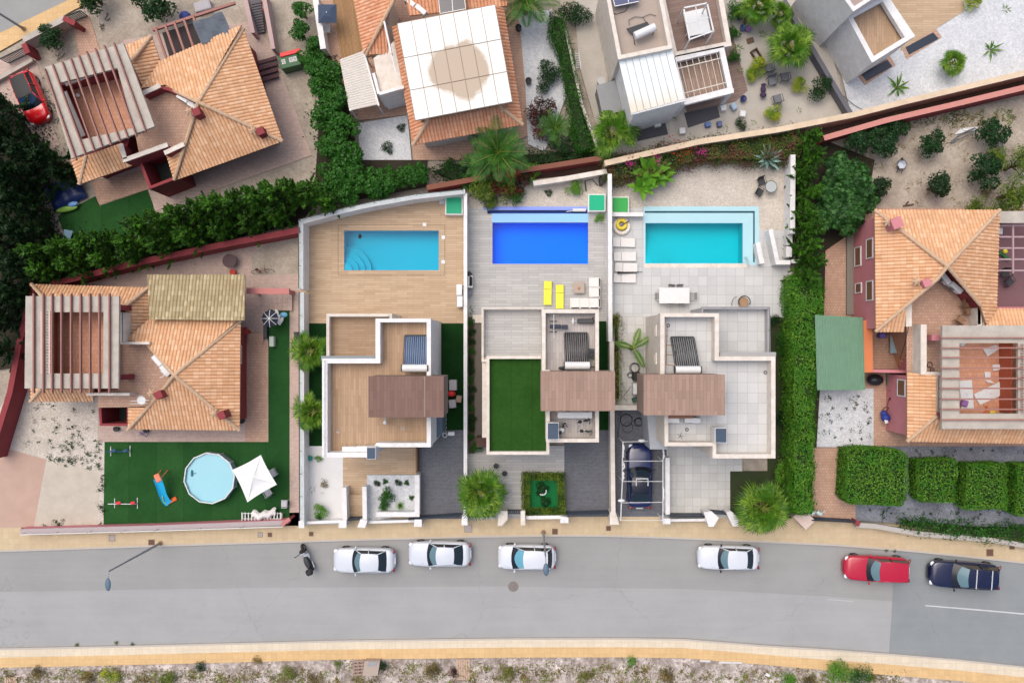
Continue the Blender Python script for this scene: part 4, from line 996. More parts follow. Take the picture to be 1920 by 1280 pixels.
def actop(px, py, z, label, rz=0.0, zb=None, group='air conditioning units', w=.85, d=.34, h=.55):
    zb = z-h if zb is None else zb; p = P(px, py, z); root = thing('air_conditioner', label, 'air conditioner', (p.x, p.y, zb), group); root.rotation_euler = (0, 0, rz)
    mb = MB(); mb.rbox((0, 0, h/2+.04), (w, d, h), .03); mb.build('casing', wplastic, root, local=True)
    mb = MB(); Mx = Matrix.Rotation(R(90), 3, 'X'); mb.torus((-.12, -d/2-.01, h/2), .19, .02, 16, 5, Mx); mb.torus((-.12, -d/2-.01, h/2), .09, .015, 12, 5, Mx); mb.build('fan_grille', dark, root, local=True)
    mb = MB(); mb.box((-.3, 0, .02), (.06, d+.08, .05)); mb.box((.3, 0, .02), (.06, d+.08, .05)); mb.build('bracket', dark, root, local=True); return root
actop(342, 184, 4.1, 'white air conditioner on the tilted roof terrace, upper of the pair', R(-32)); actop(362, 198, 4.1, 'white air conditioner on the tilted roof terrace, lower of the pair', R(-32))
# side wing: patio cover with beams
for k, (a, b) in enumerate([((291, 52), (311, 110)), ((309, 47), (329, 104)), ((326, 41), (346, 98)), ((344, 36), (363, 91)), ((361, 29), (380, 84))]):
    mb = MB(); mb.bar(P(*a, 3.4), P(*b, 3.4), .14, .18); mb.build('patio_beam', redbeam, h1)
mb = MB(); mb.bar(P(285, 56, 3.2), P(440, 5, 3.2), .18, .2); mb.build('patio_beam', redbeam, h1)
cvr = MB(); n = 8
for i in range(n+1):
    for j in range(n+1):
        u, v = i/n, j/n; p = P(362+u*56+v*18, 44-u*21+v*42, 3.5); cvr.v.append((p.x, p.y, 3.6+.12*math.sin(u*9)*math.sin(v*7+1)))
for i in range(n):
    for j in range(n): cvr.f.append((i*(n+1)+j, i*(n+1)+j+1, (i+1)*(n+1)+j+1, (i+1)*(n+1)+j)); cvr.uv.append([(0, 0)]*4); cvr.m.append(0)
single('shade_tarpaulin', cvr, M('grey_tarp', (.10, .12, .145), (.06, .075, .09), 2, 20, .6), 'wrinkled grey tarpaulin stretched over the patio beams of the tilted pink house', 'tarpaulin')

# ---- house 2: lower left pink house
h2 = house('pink house with olive and terracotta roofs and beamed roof terrace above the green lawn', 300, 680)
wallpart(h2, [(72, 546), (272, 546), (284, 612), (436, 612), (436, 790), (256, 790), (256, 745), (72, 740)], 3.0, .1, 3.0, redwall)
E, A = 3.2, 5.0
tile_roof('roof', h2, [
 [(60, 533, E), (281, 537, E), (236, 573, E+1), (80, 556, E+.9)][:4], [(281, 537, E), (280, 597, E), (237, 640, E+.6), (236, 573, E+1)]],
 [((281, 537, E), (236, 573, E+1)), ((60, 533, E), (80, 556, E+.9))])
tile_roof('roof', h2, [
 [(280, 598, E+.25), (451, 602, E), (327, 703, A), (278, 646, E+.7), (238, 640, E+.6)],
 [(451, 601, E), (449, 806, E), (327, 703, A)],
 [(449, 806, E), (240, 806, E), (305, 734, A-.7), (327, 703, A)],
 [(241, 806, E), (241, 764, E), (277, 764, E+.7)]],
 [((451, 601, E), (327, 703, A)), ((449, 806, E), (327, 703, A)), ((327, 703, A), (297, 742, A-.9)), ((297, 742, A-.9), (240, 805, E)), ((278, 646, E+.7), (327, 703, A))])
tile_roof('patio_roof', h2, [[(459, 515, 3.3), (277, 515, 3.3), (280, 599, 4.1), (459, 601, 4.1)]], [], olive)
tile_roof('lower_roof', h2, [[(58, 752, E), (175, 752, E), (176, 728, E+.8), (78, 728, E+.8)], [(60, 600, E), (58, 752, E), (78, 728, E+.8)]], [((58, 752, E), (78, 728, E+.8))])
flat(h2, 'terrace_floor', [(220, 643), (278, 645), (327, 703), (280, 762), (183, 764), (183, 735), (220, 730)], 3.35, pinkpave)
bs = [((x, 550), (x, 737)) for x in (62, 80, 96.5, 114, 132, 150, 167.5, 185, 204)]
pergola(h2, [(48, 555), (223, 555), (222, 728), (46, 728)], [(97, 585), (194, 585), (193, 700), (97, 700)], 6.0, bs, [(78, 570), (210, 570), (210, 722), (78, 722)], 3.6)
mb = MB(); pts = PL([(82, 570), (206, 570), (206, 716), (82, 716)], 4.7); ring(mb, [(v.x, v.y) for v in pts], .3, 4.7, 3.5, 3.5); mb.build('terrace_parapet', M('rust_render', (.36, .12, .07), rough=.85), h2)
mb = MB()
for k in range(22): p = P(88, 584+k*5.5, 6.1); mb.lathe([(.02, 0), (.07, .05), (.03, .2), (.08, .35), (.03, .5)], (p.x, p.y, 5.6), 8)
mb.build('balustrade', cream, h2)
for x in (77.5, 92.5):
    mb = MB(); mb.bar(P(x, 583, 6.2), P(x, 700, 6.2), .12, .1); mb.build('balustrade_coping', M('pale_pink_trim', (.60, .45, .40), rough=.8), h2)
for a, b in (((226, 585), (226, 640)), ((233, 586), (233, 640)), ((225, 643), (280, 643)), ((162, 739), (243, 739))):
    mb = MB(); mb.bar(P(*a, 4.5), P(*b, 4.5), .18, 1.2); mb.build('terrace_parapet', cream, h2)
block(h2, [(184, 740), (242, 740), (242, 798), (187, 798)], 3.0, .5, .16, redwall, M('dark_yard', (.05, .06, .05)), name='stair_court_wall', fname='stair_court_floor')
flat(h2, 'court_landing', rect(186, 741, 241, 756), 2.6, palepave)
chimney(h2, 297, 740, 5.0); chimney(h2, 415, 778, 4.6)
for (x, y) in ((230, 707), (229, 577)):
    p = P(x, y, 4.6); mb = MB(); mb.box((p.x, p.y, 4.1), (.55, .35, 1.2)); mb.build('chimney', redwall, h2)
actop(294, 676, 4.3, 'white air conditioner on the lower left roof terrace, nearer the parapet', R(-48)); actop(309, 695, 4.3, 'white air conditioner on the lower left roof terrace, nearer the ridge', R(-48))
root = thing('satellite_dish', 'small white dish with antenna on the lower left terracotta roof', 'antenna', P(266, 750, 3.8)); mb = MB(); p = P(266, 750, 4.4); mb.lathe([(0, 0), (.2, .03), (.3, .1)], p, 14); mb.build('dish', wplastic, root)
mb = MB(); mb.tube([p, P(268, 752, 3.4)], .03, 6); mb.tube([P(245, 752, 4.5), P(280, 750, 4.5)], .02, 5); mb.tube([P(243, 757, 4.5), P(277, 756, 4.5)], .015, 5); mb.build('mast', galv, root)
mb = MB()
for a, b in (((300, 708), (311, 702)), ((301, 695), (313, 706))): mb.tube([P(*a, 4.8), P(*b, 4.8)], .025, 5)
mb.tube([P(306, 702, 4.8), P(306, 702, 3.4)], .025, 5); single('tv_antenna', mb, galv, 'thin white antenna cross on the lower left roof terrace', 'antenna')
def window(parent, face, x, y, w, h, mat=None, fr=wplastic, axis='x'):
    """window on a vertical face at world coordinate"""
    mb = MB()
    if axis == 'x': c = Vector((face, x, y)); d = (.06, w, h); di = (.09, w-.16, h-.16)
    else: c = Vector((x, face, y)); d = (w, .06, h); di = (w-.16, .09, h-.16)
    t = .08
    def B(dx, dz, ww, hh, mm):
        mm.box(c+(Vector((0, dx, dz)) if axis == 'x' else Vector((dx, 0, dz))), (.1, ww, hh) if axis == 'x' else (ww, .1, hh))
    B(-w/2+t/2, 0, t, h, mb); B(w/2-t/2, 0, t, h, mb); B(0, h/2-t/2, w-2*t, t, mb); B(0, -h/2+t/2, w-2*t, t, mb)
    wo = mb.build('window', fr, parent); mb = MB()
    mb.box(c, (.05, w-.1, h-.1) if axis == 'x' else (w-.1, .05, h-.1)); mb.build('pane', mat or tint, wo); return wo
window(h2, P(436, 0, 3).x+.02, P(0, 665, 2).y, 1.9, 1.3, 1.2, wood)

# ---- villa A
def heater(label, px, py, z0, wt=1.5, lt=2.3, rz=0.0, cols=11, tubemat=None, skew=0.0, refl=False):
    """evacuated tube solar water heater, tank at the near (south) end"""
    root = thing('solar_water_heater', label, 'solar heater', (0, 0, 0), 'solar water heaters on the villa roofs'); mb = MB()
    h = .75
    for i in range(cols):
        x = -wt/2+.06+(wt-.12)*i/(cols-1); mb.tube([(x-skew, lt*.5, .15), (x, -lt*.35, h)], .042, 6)
    mb.build('vacuum_tubes', tubemat or glass('tube_glass', '1c2c48', .1), root, True)
    if refl:
        mb2 = MB(); mb2.add([(-wt/2-skew, lt*.5, .06), (wt/2-skew, lt*.5, .06), (wt/2, -lt*.35, h-.09), (-wt/2, -lt*.35, h-.09)], [(0, 1, 2, 3)]); mb2.build('reflector', M('bright_reflector', (.42, .50, .62), rough=.4), root)
    mb = MB(); mb.bar((-wt/2-skew, lt*.5+.02, .2), (wt/2-skew, lt*.5+.02, .2), .08, .06); mb.bar((-wt/2-.03, -lt*.35, h+.02), (-wt/2-.03-skew, lt*.5, .2), .05, .05); mb.bar((wt/2+.03, -lt*.35, h+.02), (wt/2+.03-skew, lt*.5, .2), .05, .05)
    for sx in (-1, 1): mb.tube([(sx*wt*.45, -lt*.35, h-.05), (sx*wt*.45, -lt*.5, 0)], .025, 5); mb.tube([(sx*wt*.45, -lt*.35, h-.05), (sx*wt*.45, lt*.1, 0)], .025, 5)
    mb.build('frame', dark, root)
    mb = MB(); mb.tube([(-wt/2-.1, -lt*.42, h+.12), (-wt/2-.04, -lt*.42, h+.12), (wt/2+.04, -lt*.42, h+.12), (wt/2+.1, -lt*.42, h+.12)], [.2, .25, .25, .2], 20); mb.build('tank', wplastic, root, False)
    for sx in (-1, 1):
        mb = MB(); mb.tube([(sx*(wt/2+.06), -lt*.42, h+.12), (sx*(wt/2+.13), -lt*.42, h+.12)], .24, 16); mb.build('tank_end', dark, root)
    p = P(px, py, z0+.6); root.location = (p.x, p.y, z0); root.rotation_euler = (0, 0, rz); return root
vA = house('white modern villa with wood-decked roofs and brown box roof beside the wooden pool deck', 710, 720, 'villa', 'villa')
block(vA, [(612, 588), (735, 588), (735, 690), (612, 690)], 3.9, 3.3, .2, cream, brick('balcony_deck_shaded', ['a88f76', '987f66'], '7c6650', 1.2, .17, .008, .37, grain=.38, gscale=(.35, 5, 1), stain=.2), .1, fname='balcony_floor')  # balcony deck colour darkened to paint in the weaker light there
wallpart(vA, [(605, 673), (705, 673), (705, 598), (807, 598), (807, 837), (708, 837), (699, 845), (699, 856), (605, 856)], 6.93, .1, 5.9, white)
flat(vA, 'terrace_floor', [(609, 677), (709, 677), (709, 601), (804, 601), (804, 834), (707, 834), (694, 851), (609, 851)], 5.95, deckv)
frame(vA, [(604, 672), (704, 672), (704, 597), (808, 597), (808, 838), (708, 838), (700, 846), (700, 857), (604, 857)], 6.93, [[(614, 681), (713, 681), (713, 604), (800, 604), (800, 830), (706, 830), (692, 848), (614, 848)]], white, 'parapet', .95)
flat(vA, 'grey_ledge', rect(602, 667, 703, 676), 6.7, M('grey_ledge', (.22, .26, .28), rough=.5), .15)
p0, p1 = P(692, 707, 8.4), P(832, 780, 8.4)
def brownbox(parent, x0, y0, x1, y1, z, mat, side, zb=6.6):
    a, b = P(x0, y0, z), P(x1, y1, z); mb = MB(); mb.prism([(a.x, b.y), (b.x, b.y), (b.x, a.y), (a.x, a.y)], zb-.6, z-.05); mb.build('stair_tower', side, parent)
    mb = MB(); o, i = offset([(a.x, b.y), (b.x, b.y), (b.x, a.y), (a.x, a.y)], -.04); mb.prism([(p.x, p.y) for p in i], z-.05, z, bottom=True); mb.build('flat_roof', mat, parent)
brownbox(vA, 692, 706, 831, 781, 8.6, brownroof, M('brown_cladding', (.22, .17, .14), rough=.8), 6.0)
flat(vA, 'roof_flashing', rect(796, 706, 797, 781), 8.62, M('flash', (.4, .33, .3)), .02)
heater('solar heater with blue glass tubes on the wood-decked villa roof', 779, 662, 5.95, tubemat=M('blue_tube_glass', (.07, .13, .26), rough=.35), refl=True)
def navycap(parent, px, z, name='chimney'):
    mb = MB(); pts = [(p.x, p.y) for p in PL(px, z)]; mb.prism(pts, z-1.2, z-.06); c = mb.build(name, white, parent); o, i = offset(pts, .04); mb = MB(); mb.prism([(p.x, p.y) for p in i], z-.06, z, bottom=True); mb.build('slate_cap', navy, c)
navycap(vA, rect(687, 838, 704, 861), 7.6)
actop(655, 844, 6.6, 'white air conditioner on the wood-decked villa roof, left of the pair', 0, 5.93, w=1.0, d=.45); actop(682, 843, 6.6, 'white air conditioner on the wood-decked villa roof, beside the slate cap', 0, 5.93, w=1.0, d=.45)
rail(vA, [(613, 667), (613, 591), (728, 591)], 3.9, 4.3, cream, None, 1.0)
rail(vA, [(607, 676), (607, 855)], 6.93, 7.15, galv, None, 1.1)
for x, y in ((634, 808), (755, 802)):
    p = P(x, y, 5.95); mb = MB(); mb.torus((p.x, p.y, 5.95), .1, .02, 14, 5); mb.build('roof_drain', steel, vA)
p = P(722, 792, 6.4); mb = MB(); mb.ell((p.x, p.y, 6.4), (.13, .13, .1)); mb.tube([(p.x, p.y, 6.4), (p.x, p.y+.4, 6.4), (p.x, p.y+.5, 6.0)], .03, 6); mb.build('wall_lamp', wplastic, vA)
wallpart(vA, [(800, 780), (829, 780), (829, 812), (800, 838)], 3.2, .1, 3.2, M('slate_lower_wall', (.12, .16, .20), rough=.7), 'lower_storey')
for k in range(11):
    p = P(658 if 0 else 666, 930+k*4.0, .2)
mb = MB()
for k in range(9): a = P(648, 930+k*4.6, .5-.05*k); b = P(681, 930+k*4.6, .5-.05*k); mb.box(((a.x+b.x)/2, a.y, .5-.05*k-.1), (b.x-a.x, .2, .2))
single('front_steps', mb, deck, 'wooden flight of steps between two white walls below the western villa', 'steps')
mb = MB(); a = P(781, 840, 1.0); b = P(781, 886, 1.0); mb.bar(a, b, .12, .9); mb.build('side_screen', wood, vA)
# ---- villa B
vB = house('white modern villa with green turf roof terrace beside the deep blue pool', 1020, 720, 'villa', 'villa')
block(vB, [(903, 576), (1020, 576), (1020, 678), (903, 678)], 3.9, 3.3, .16, cream, greydeck, .1, fname='balcony_floor')
flat(vB, 'terrace_ledge', rect(904, 670, 914, 820), 3.6, cream, .3)
block(vB, [(912, 667), (1030, 667), (1030, 852), (912, 852)], 4.6, 4.1, .2, cream, brick('roof_turf', [(.030, .092, .016), (.022, .075, .013)], (.016, .055, .012), 30, 1.45, .02, .5, rz=R(90), rough=.95, grain=.6, gscale=(1, 1, 1), spec=.05, stain=.7), .1, fname='turf_roof')
block(vB, [(1016, 580), (1123, 580), (1123, 829), (1024, 829), (1024, 700), (1016, 700)], 6.9, 6.0, .24, cream, greydeckv, .1)
flat(vB, 'terrace_floor', rect(1024, 592, 1114, 822), 6.03, greydeckv)
brownbox(vB, 1015, 697, 1152, 769, 8.8, tanroof, M('tan_cladding', (.30, .22, .18), rough=.8), 6.0)
navycap(vB, rect(1026, 792, 1048, 824), 7.6)
heater('solar heater with dark tubes between gym equipment on the grey-decked villa roof', 1082, 657, 6.03, tubemat=glass('dark_tube_glass', '30343a', .15), skew=.05)
rail(vB, [(904, 668), (904, 577), (1018, 577)], 3.9, 4.2, cream, None, 1.3)
wallpart(vB, [(886, 590), (904, 590), (904, 605), (886, 605)], .3, .1, .3, cream, 'threshold')
wallpart(vB, [(893, 820), (914, 820), (914, 838), (893, 838)], 1.6, .1, 1.6, M('brown_render', (.09, .05, .04)), 'bin_store')
actop(1062, 778, 6.6, 'long white air conditioner below the tan box roof, left of the pair', R(180), 6.03, w=1.15, d=.42); actop(1094, 778, 6.6, 'long white air conditioner below the tan box roof, right of the pair', R(180), 6.03, w=1.15, d=.42)
# ---- villa C
vC = house('white modern villa with white tiled roof terraces beside the eastern turquoise pool', 1340, 720, 'villa', 'villa')
block(vC, [(1316, 577), (1442, 577), (1442, 672), (1316, 672)], 4.1, 3.4, .1, M('grey_trim', (.40, .40, .41), rough=.6), tilew, .1, fname='balcony_floor')
rail(vC, [(1316, 576), (1443, 576), (1444, 660)], 4.1, 4.5, M('grey_rail', (.2, .2, .2), rough=.5), None, 1.3)
wallpart(vC, [(1239, 588), (1347, 588), (1347, 669), (1453, 669), (1453, 858), (1337, 858), (1337, 835), (1247, 835), (1247, 776), (1239, 776)], 6.9, .1, 5.9, cream)
flat(vC, 'terrace_floor', [(1243, 591), (1344, 591), (1344, 673), (1449, 673), (1449, 854), (1340, 854), (1340, 831), (1250, 831), (1250, 770), (1243, 770)], 5.98, tilew)
frame(vC, [(1238, 587), (1348, 587), (1348, 668), (1454, 668), (1454, 859), (1336, 859), (1336, 836), (1246, 836), (1246, 776), (1238, 776)], 6.93, [[(1246, 594), (1340, 594), (1340, 676), (1446, 676), (1446, 851), (1343, 851), (1343, 829), (1253, 829), (1253, 772), (1246, 772)]], cream, 'parapet', .95)
flat(vC, 'grey_ledge', rect(1349, 660, 1455, 668), 6.6, M('grey_ledge_east', (.35, .35, .35), rough=.6), .3)
brownbox(vC, 1208, 703, 1358, 777, 8.8, tanroof, M('tan_cladding', (.30, .22, .18), rough=.8), 6.0)
navycap(vC, rect(1341, 802, 1363, 830), 7.4)
heater('solar heater with slanting dark tubes on the white-tiled villa roof', 1288, 665, 6.0, tubemat=glass('dark_tube_glass', '30343a', .15), skew=.22)
xw = P(1239, 0, 6.93).x-.03
for yy in (620, 672):
    window(vC, xw-.0, P(0, yy, 5.0).y, 5.0, .75, .55, tint, cream)
actop(1262, 788, 6.6, 'white air conditioner below the rust-stained niche of the eastern villa, left of the pair', 0, 6.0); actop(1299, 788, 6.6, 'white air conditioner below the rust-stained niche of the eastern villa, right of the pair', 0, 6.0, w=1.05)
mb = MB(); a = P(1248, 779, 6.8); b = P(1300, 779, 6.8); mb.bar((a.x, a.y, 6.8), (b.x, b.y, 6.8), .35, .7); mb.build('equipment_niche', M('rusty_render', (.30, .15, .09), rough=.85), vC)
mb = MB(); p = P(1276, 817, 6.1)
for k in range(5): a = k*1.3; mb.tube([(p.x, p.y, 6.02), (p.x+.25*math.cos(a), p.y+.25*math.sin(a), 6.12)], .015, 4)
single('dry_pot_plant', mb, M('twig', (.1, .09, .06)), 'small bundle of dry twigs on the white-tiled villa roof', 'plant'); bpy.data.objects['dry_pot_plant'].location.z = 6.0
rust = M('rust_stain', (.42, .24, .13), (.30, .16, .08), 3, 15, .9, stain=.6)
for a, b in (((1251, 611), (1249, 684)), ((1249, 647), (1267, 647)), ((1249, 665), (1267, 665)), ((1250, 683), (1266, 686)), ((1267, 648), (1266, 684)), ((1249, 630), (1253, 630))):
    mb = MB(); mb.bar(P(*a, 6.012), P(*b, 6.012), .05, .01); mb.build('rusty_grout', rust, vC)
wallpart(vC, [(1213, 772), (1250, 772), (1250, 842), (1219, 842)], 3.2, .1, 3.2, M('grey_lower_wall', (.40, .42, .45), rough=.7), 'lower_storey')
for x, y, l in ((1253, 610, 'vC'), (1435, 698, 'vC'), (1288, 805, 'vC')):
    p = P(x, y, 6.03); mb = MB(); mb.torus(p, .09, .025, 14, 5); mb.build('roof_drain', dark, vC)
# ---- house 6: pink house on the right
h6 = house('two-storey pink house with terracotta roofs and littered beamed terrace on the right edge', 1790, 600)
E, A = 4.8, 6.8
wallpart(h6, [(1650, 404), (1865, 404), (1865, 570), (1845, 600), (1838, 576), (1776, 509), (1758, 524), (1700, 573), (1690, 615), (1650, 615)], E, .1, E-.1, pinkwall)
wallpart(h6, [(1711, 705), (1990, 705), (1990, 818), (1711, 818)], 4.2, .1, 3.7, pinkwall)
wallpart(h6, [(1700, 575), (1990, 575), (1990, 712), (1728, 712), (1728, 600), (1700, 600)], 3.7, .1, 3.6, pinkwall)
tile_roof('roof', h6, [
 [(1640, 394, E), (1874, 394, E), (1776, 499, A)],
 [(1640, 394, E), (1642, 622, E), (1758, 522, A-.4), (1776, 499, A)],
 [(1874, 394, E), (1870, 579, E), (1848, 610, E+.3), (1838, 575, E+.6), (1776, 499, A)],
 [(1642, 622, E), (1695, 622, E), (1699, 571, E+.9)]],
 [((1640, 394, E), (1776, 499, A)), ((1874, 394, E), (1776, 499, A)), ((1776, 499, A), (1758, 522, A-.4)), ((1758, 522, A-.4), (1642, 621, E)), ((1776, 499, A), (1838, 572, E+.7))])
tile_roof('lower_roof', h6, [[(1848, 611, 5.1), (2000, 611, 5.1), (2000, 580, 4.6), (1870, 578, 4.6)]][::1], [])
E2 = 4.2
tile_roof('lower_roof', h6, [[(1701, 698, E2), (1701, 827, E2), (1756, 782, E2+1), (1756, 703, E2+1)], [(1701, 827, E2), (2000, 830, E2), (2000, 800, E2+.9), (1756, 782, E2+1)]], [((1701, 827, E2), (1756, 780, E2+1))])
flat(h6, 'terrace_floor', [(1700, 570), (1758, 522), (1776, 505), (1838, 577), (1838, 612), (1800, 700), (1700, 700)], 3.7, pinkpave)
mb = MB(); strip(mb, PL([(1776, 506), (1836, 576), (1836, 608)], 4.9), .2, 3.7, 4.9); mb.build('terrace_parapet', redwall, h6)
for a, b, w in (((1704, 570), (1704, 612), .4), ((1732, 608), (1732, 702), .4), ((1737, 700), (1765, 700), .2), ((1756, 704), (1756, 772), .2), ((1763, 706), (1763, 772), .1), ((1837, 577), (1837, 611), .3), ((1845, 580), (1845, 611), .1)):
    mb = MB(); mb.bar(P(*a, 4.9), P(*b, 4.9), w, 1.2); mb.build('terrace_parapet', cream, h6)
bs = [((1764, y), (2010, y)) for y in (633, 652, 670, 690, 709, 728, 748, 767, 787)]
pergola(h6, [(1767, 610), (2010, 610), (2010, 804), (1766, 804)], [(1799, 643), (1909, 643), (1909, 775), (1799, 775)], 6.2, bs, [(1780, 625), (1985, 625), (1985, 790), (1780, 790)], 3.8)
mb = MB(); strip(mb, PL([(1911, 643), (1911, 776)], 6.0), .12, 3.8, 5.2); mb.build('terrace_parapet', M('orange_render', (.42, .10, .05), rough=.85), h6)
mb = MB()
for k in range(26): p = P(1916, 646+k*5, 6.3); mb.lathe([(.02, 0), (.07, .05), (.03, .2), (.08, .35), (.03, .5)], (p.x, p.y, 6.2), 8)
mb.build('balustrade', M('pale_pink_trim', (.60, .45, .40), rough=.8), h6)
chimney(h6, 1682, 418, 6.2, pinkwall, w=.7); chimney(h6, 1738, 530, 6.4, pinkwall)
p = P(1757, 633, 4.8); mb = MB(); mb.box((p.x, p.y, 4.3), (.8, .4, 1.2)); mb.build('chimney', pinkwall, h6)
xw = P(1650, 0, E).x-.02
for yy, z in ((466, 3.2), (545, 3.2)): window(h6, xw, P(0, yy, z).y, z, 1.4, 1.1, wood, wplastic)
for yy, z, w in ((481, 1.2, 1.4), (540, 1.3, .75)): window(h6, xw, P(0, yy, z).y, z, w, 1.1, wood, wplastic)
window(h6, P(1711, 0, 4.2).x-.02, P(0, 727, 2.6).y, 2.6, 1.2, 1.2, wood, wplastic)
flat(h6, 'wall_plinth', rect(1588, 430, 1606, 590), .35, M('grey_plinth', (.22, .2, .17), rough=.9), .2)
# external stair of house 6
st6 = MB()
for k in range(11):
    z = 3.6-k*.3; a = P(1717-k*1.6, 617+k*6.4, z); st6.box((a.x, a.y, z/2+.05), (1.15, .3, z-.05))
st6.build('stair', M('stair_tile', (.48, .27, .16), (.38, .2, .12), 3, 15, .8), h6)
mb = MB(); a = [P(1704, 612, 4.4), P(1696, 645, 3.3), P(1688, 672, 2.2)]; mb.tube(a, .025, 6); mb.build('stair_rail', dark, h6)
mb = MB(); strip(mb, PL([(1627, 600), (1629, 698)], 2.6), .62, .1, 2.6); single('orange_wall', mb, M('orange_wall', (.62, .20, .08), (.5, .15, .06), 1.5, 12, .8), 'orange-topped wall between the green shed and the right pink house', 'wall')
bpy.data.objects['orange_wall'].name = 'garden_wall'
mb = MB(); strip(mb, PL([(1636, 695), (1720, 697)], 2.4), .2, .1, 2.4); single('garden_wall', mb, pinkwall, 'thin pink wall below the tiled stair of the right pink house', 'wall')
# patio grid right of house 6
flat(h6, 'patio_floor', rect(1868, 412, 2010, 580), .3, M('purple_tiles', (.20, .11, .12), (.14, .08, .09), 1.5, 8, .8), .1)
flat(h6, 'concrete_canopy', rect(1874, 396, 2010, 418), 3.6, concrete, .2)
for y in (423, 444, 465, 486, 507): 
    mb = MB(); mb.bar(P(1870, y, 3.0), P(2000, y, 3.0), .11, .1); mb.build('patio_beam', M('mauve_beam', (.42, .30, .32), rough=.7), h6)
for x in (1900, 1935): 
    mb = MB(); mb.bar(P(x, 420, 3.08), P(x, 512, 3.08), .11, .1); mb.build('patio_beam', M('mauve_beam', (.42, .30, .32), rough=.7), h6)
# ---- house 3: top centre with white panel cover
h3 = house('house with orange tiled roof under a big white panelled cover at top centre', 860, 130)
E = 3.4
wallpart(h3, [(700, 110), (760, 60), (930, 25), (966, 225), (790, 258), (770, 162), (712, 172)], 3.2, .1, 3.2, cream)
wallpart(h3, [(670, 0), (735, 0), (720, 95), (692, 98)], 3.2, .1, 3.2, cream)
tile_roof('roof', h3, [[(774, 272, E), (980, 234, E), (936, 198, E+1), (804, 224, E+1)], [(980, 234, E), (941, 10, E), (915, 20, E+1), (937, 200, E+1)],
 [(735, 50, E), (774, 272, E), (804, 224, E+1), (765, 45, E+1)]], [((774, 272, E), (804, 224, E+1)), ((980, 234, E), (936, 198, E+1))], terra2)
tile_roof('roof', h3, [[(664, 0, E), (652, -60, E), (745, -90, E+1), (738, 2, E+1.2), (685, 103, E)], [(685, 103, E), (728, 102, E), (722, 36, E+.6), (738, 2, E+1.2)]], [((685, 103, E), (738, 2, E+1.2)), ((738, 2, E+1.2), (745, -90, E+1))], terra2)
tile_roof('roof', h3, [[(768, 30, E+.9), (950, 14, E), (945, -60, E+.6), (745, -60, E+1)]], [], terra2)
cov = MB(); q0, q1, q2, q3 = [Vector(a) for a in ((745, 44.5), (928, 9), (960.5, 191), (779, 226))]
zc = 5.6
def qp(u, v): a = q0.lerp(q1, u); b = q3.lerp(q2, u); return a.lerp(b, v)
wcov = M('stained_white_panels', (.80, .80, .76), (.55, .48, .36), .5, 25, .6, stain=.15, fineamt=.03)
def stain_mat():
    m, t, b = newmat('stained_panels', .6, .3); c = coords(t); ctr = P(860, 133, zc)
    v = N(t, 'ShaderNodeVectorMath', operation='DISTANCE'); t.links.new(c, v.inputs[0]); v.inputs[1].default_value = (ctr.x, ctr.y, zc)
    n1 = noise(t, c, .45, 5, .6); ad = N(t, 'ShaderNodeMath', operation='MULTIPLY_ADD'); t.links.new(n1, ad.inputs[0]); ad.inputs[1].default_value = 2.4; t.links.new(v.outputs['Value'], ad.inputs[2])
    f = ramp(t, ad.outputs[0], 3.2, 2.9); f2 = ramp(t, ad.outputs[0], 5.0, 3.0)
    k = N(t, 'ShaderNodeMath', operation='MULTIPLY'); t.links.new(f2, k.inputs[0]); k.inputs[1].default_value = .3
    a = mixc(t, k.outputs[0], (.80, .80, .77), (.62, .52, .36)); a = mixc(t, f, a, (.46, .37, .28))
    g = ramp(t, noise(t, c, 14, 3, .7), .35, .7); k = N(t, 'ShaderNodeMath', operation='MULTIPLY'); t.links.new(g, k.inputs[0]); k.inputs[1].default_value = .08
    a = mixc(t, k.outputs[0], a, (.5, .45, .4)); t.links.new(a, b.inputs['Base Color']); return m
sm = stain_mat()
for i in range(7):
    for j in range(3):
        vs = [(.0, .355, .69, 1.0)[j], (.0, .355, .69, 1.0)[j+1]]
        mb = MB(); cs = [qp(i/7+.003, vs[0]+.004), qp((i+1)/7-.003, vs[0]+.004), qp((i+1)/7-.003, vs[1]-.004), qp(i/7+.003, vs[1]-.004)]
        mb.prism([(p.x, p.y) for p in PL([(c.x, c.y) for c in cs], zc)], zc-.05, zc, bottom=True); mb.build('roof_panel', sm, h3)
mb = MB()
for i in range(8): a = qp(min(max(i/7, .004), .996), 0); b = qp(min(max(i/7, .004), .996), 1); mb.bar(P(a.x, a.y, zc-.055), P(b.x, b.y, zc-.055), .1, .12)
for v in (.004, .355, .69, .996): a = qp(0, v); b = qp(1, v); mb.bar(P(a.x, a.y, zc-.06), P(b.x, b.y, zc-.06), .1, .12)
for u in (.05, .95):
    for v in (.05, .95): a = qp(u, v); p = P(a.x, a.y, zc); mb.box((p.x, p.y, 4.2), (.14, .14, 2.6))
mb.build('cover_frame', M('tan_frame', (.35, .27, .2), rough=.7), h3)
flat(h3, 'balcony_floor', [(700, 108), (745, 100), (757, 160), (714, 172)], 2.9, pinkpave)
for a, b, z in (((711, 176), (757, 163), 3.8), ((700, 137), (710, 176), 3.6)):
    mb = MB(); mb.bar(P(*a, z), P(*b, z), .2, z-.2); mb.build('balcony_parapet', white, h3)
mb = MB(); mb.bar(P(720, 40, 4.6), P(733, 100, 4.6), .12, .5); mb.bar(P(733, 100, 4.6), P(745, 150, 4.6), .06, .05); mb.build('terrace_parapet', white, h3)
aw = MB(); a0, a1, a2, a3 = [Vector(a) for a in ((637, 112), (680, 96), (709, 196), (655, 208))]
n = 44; vs = []
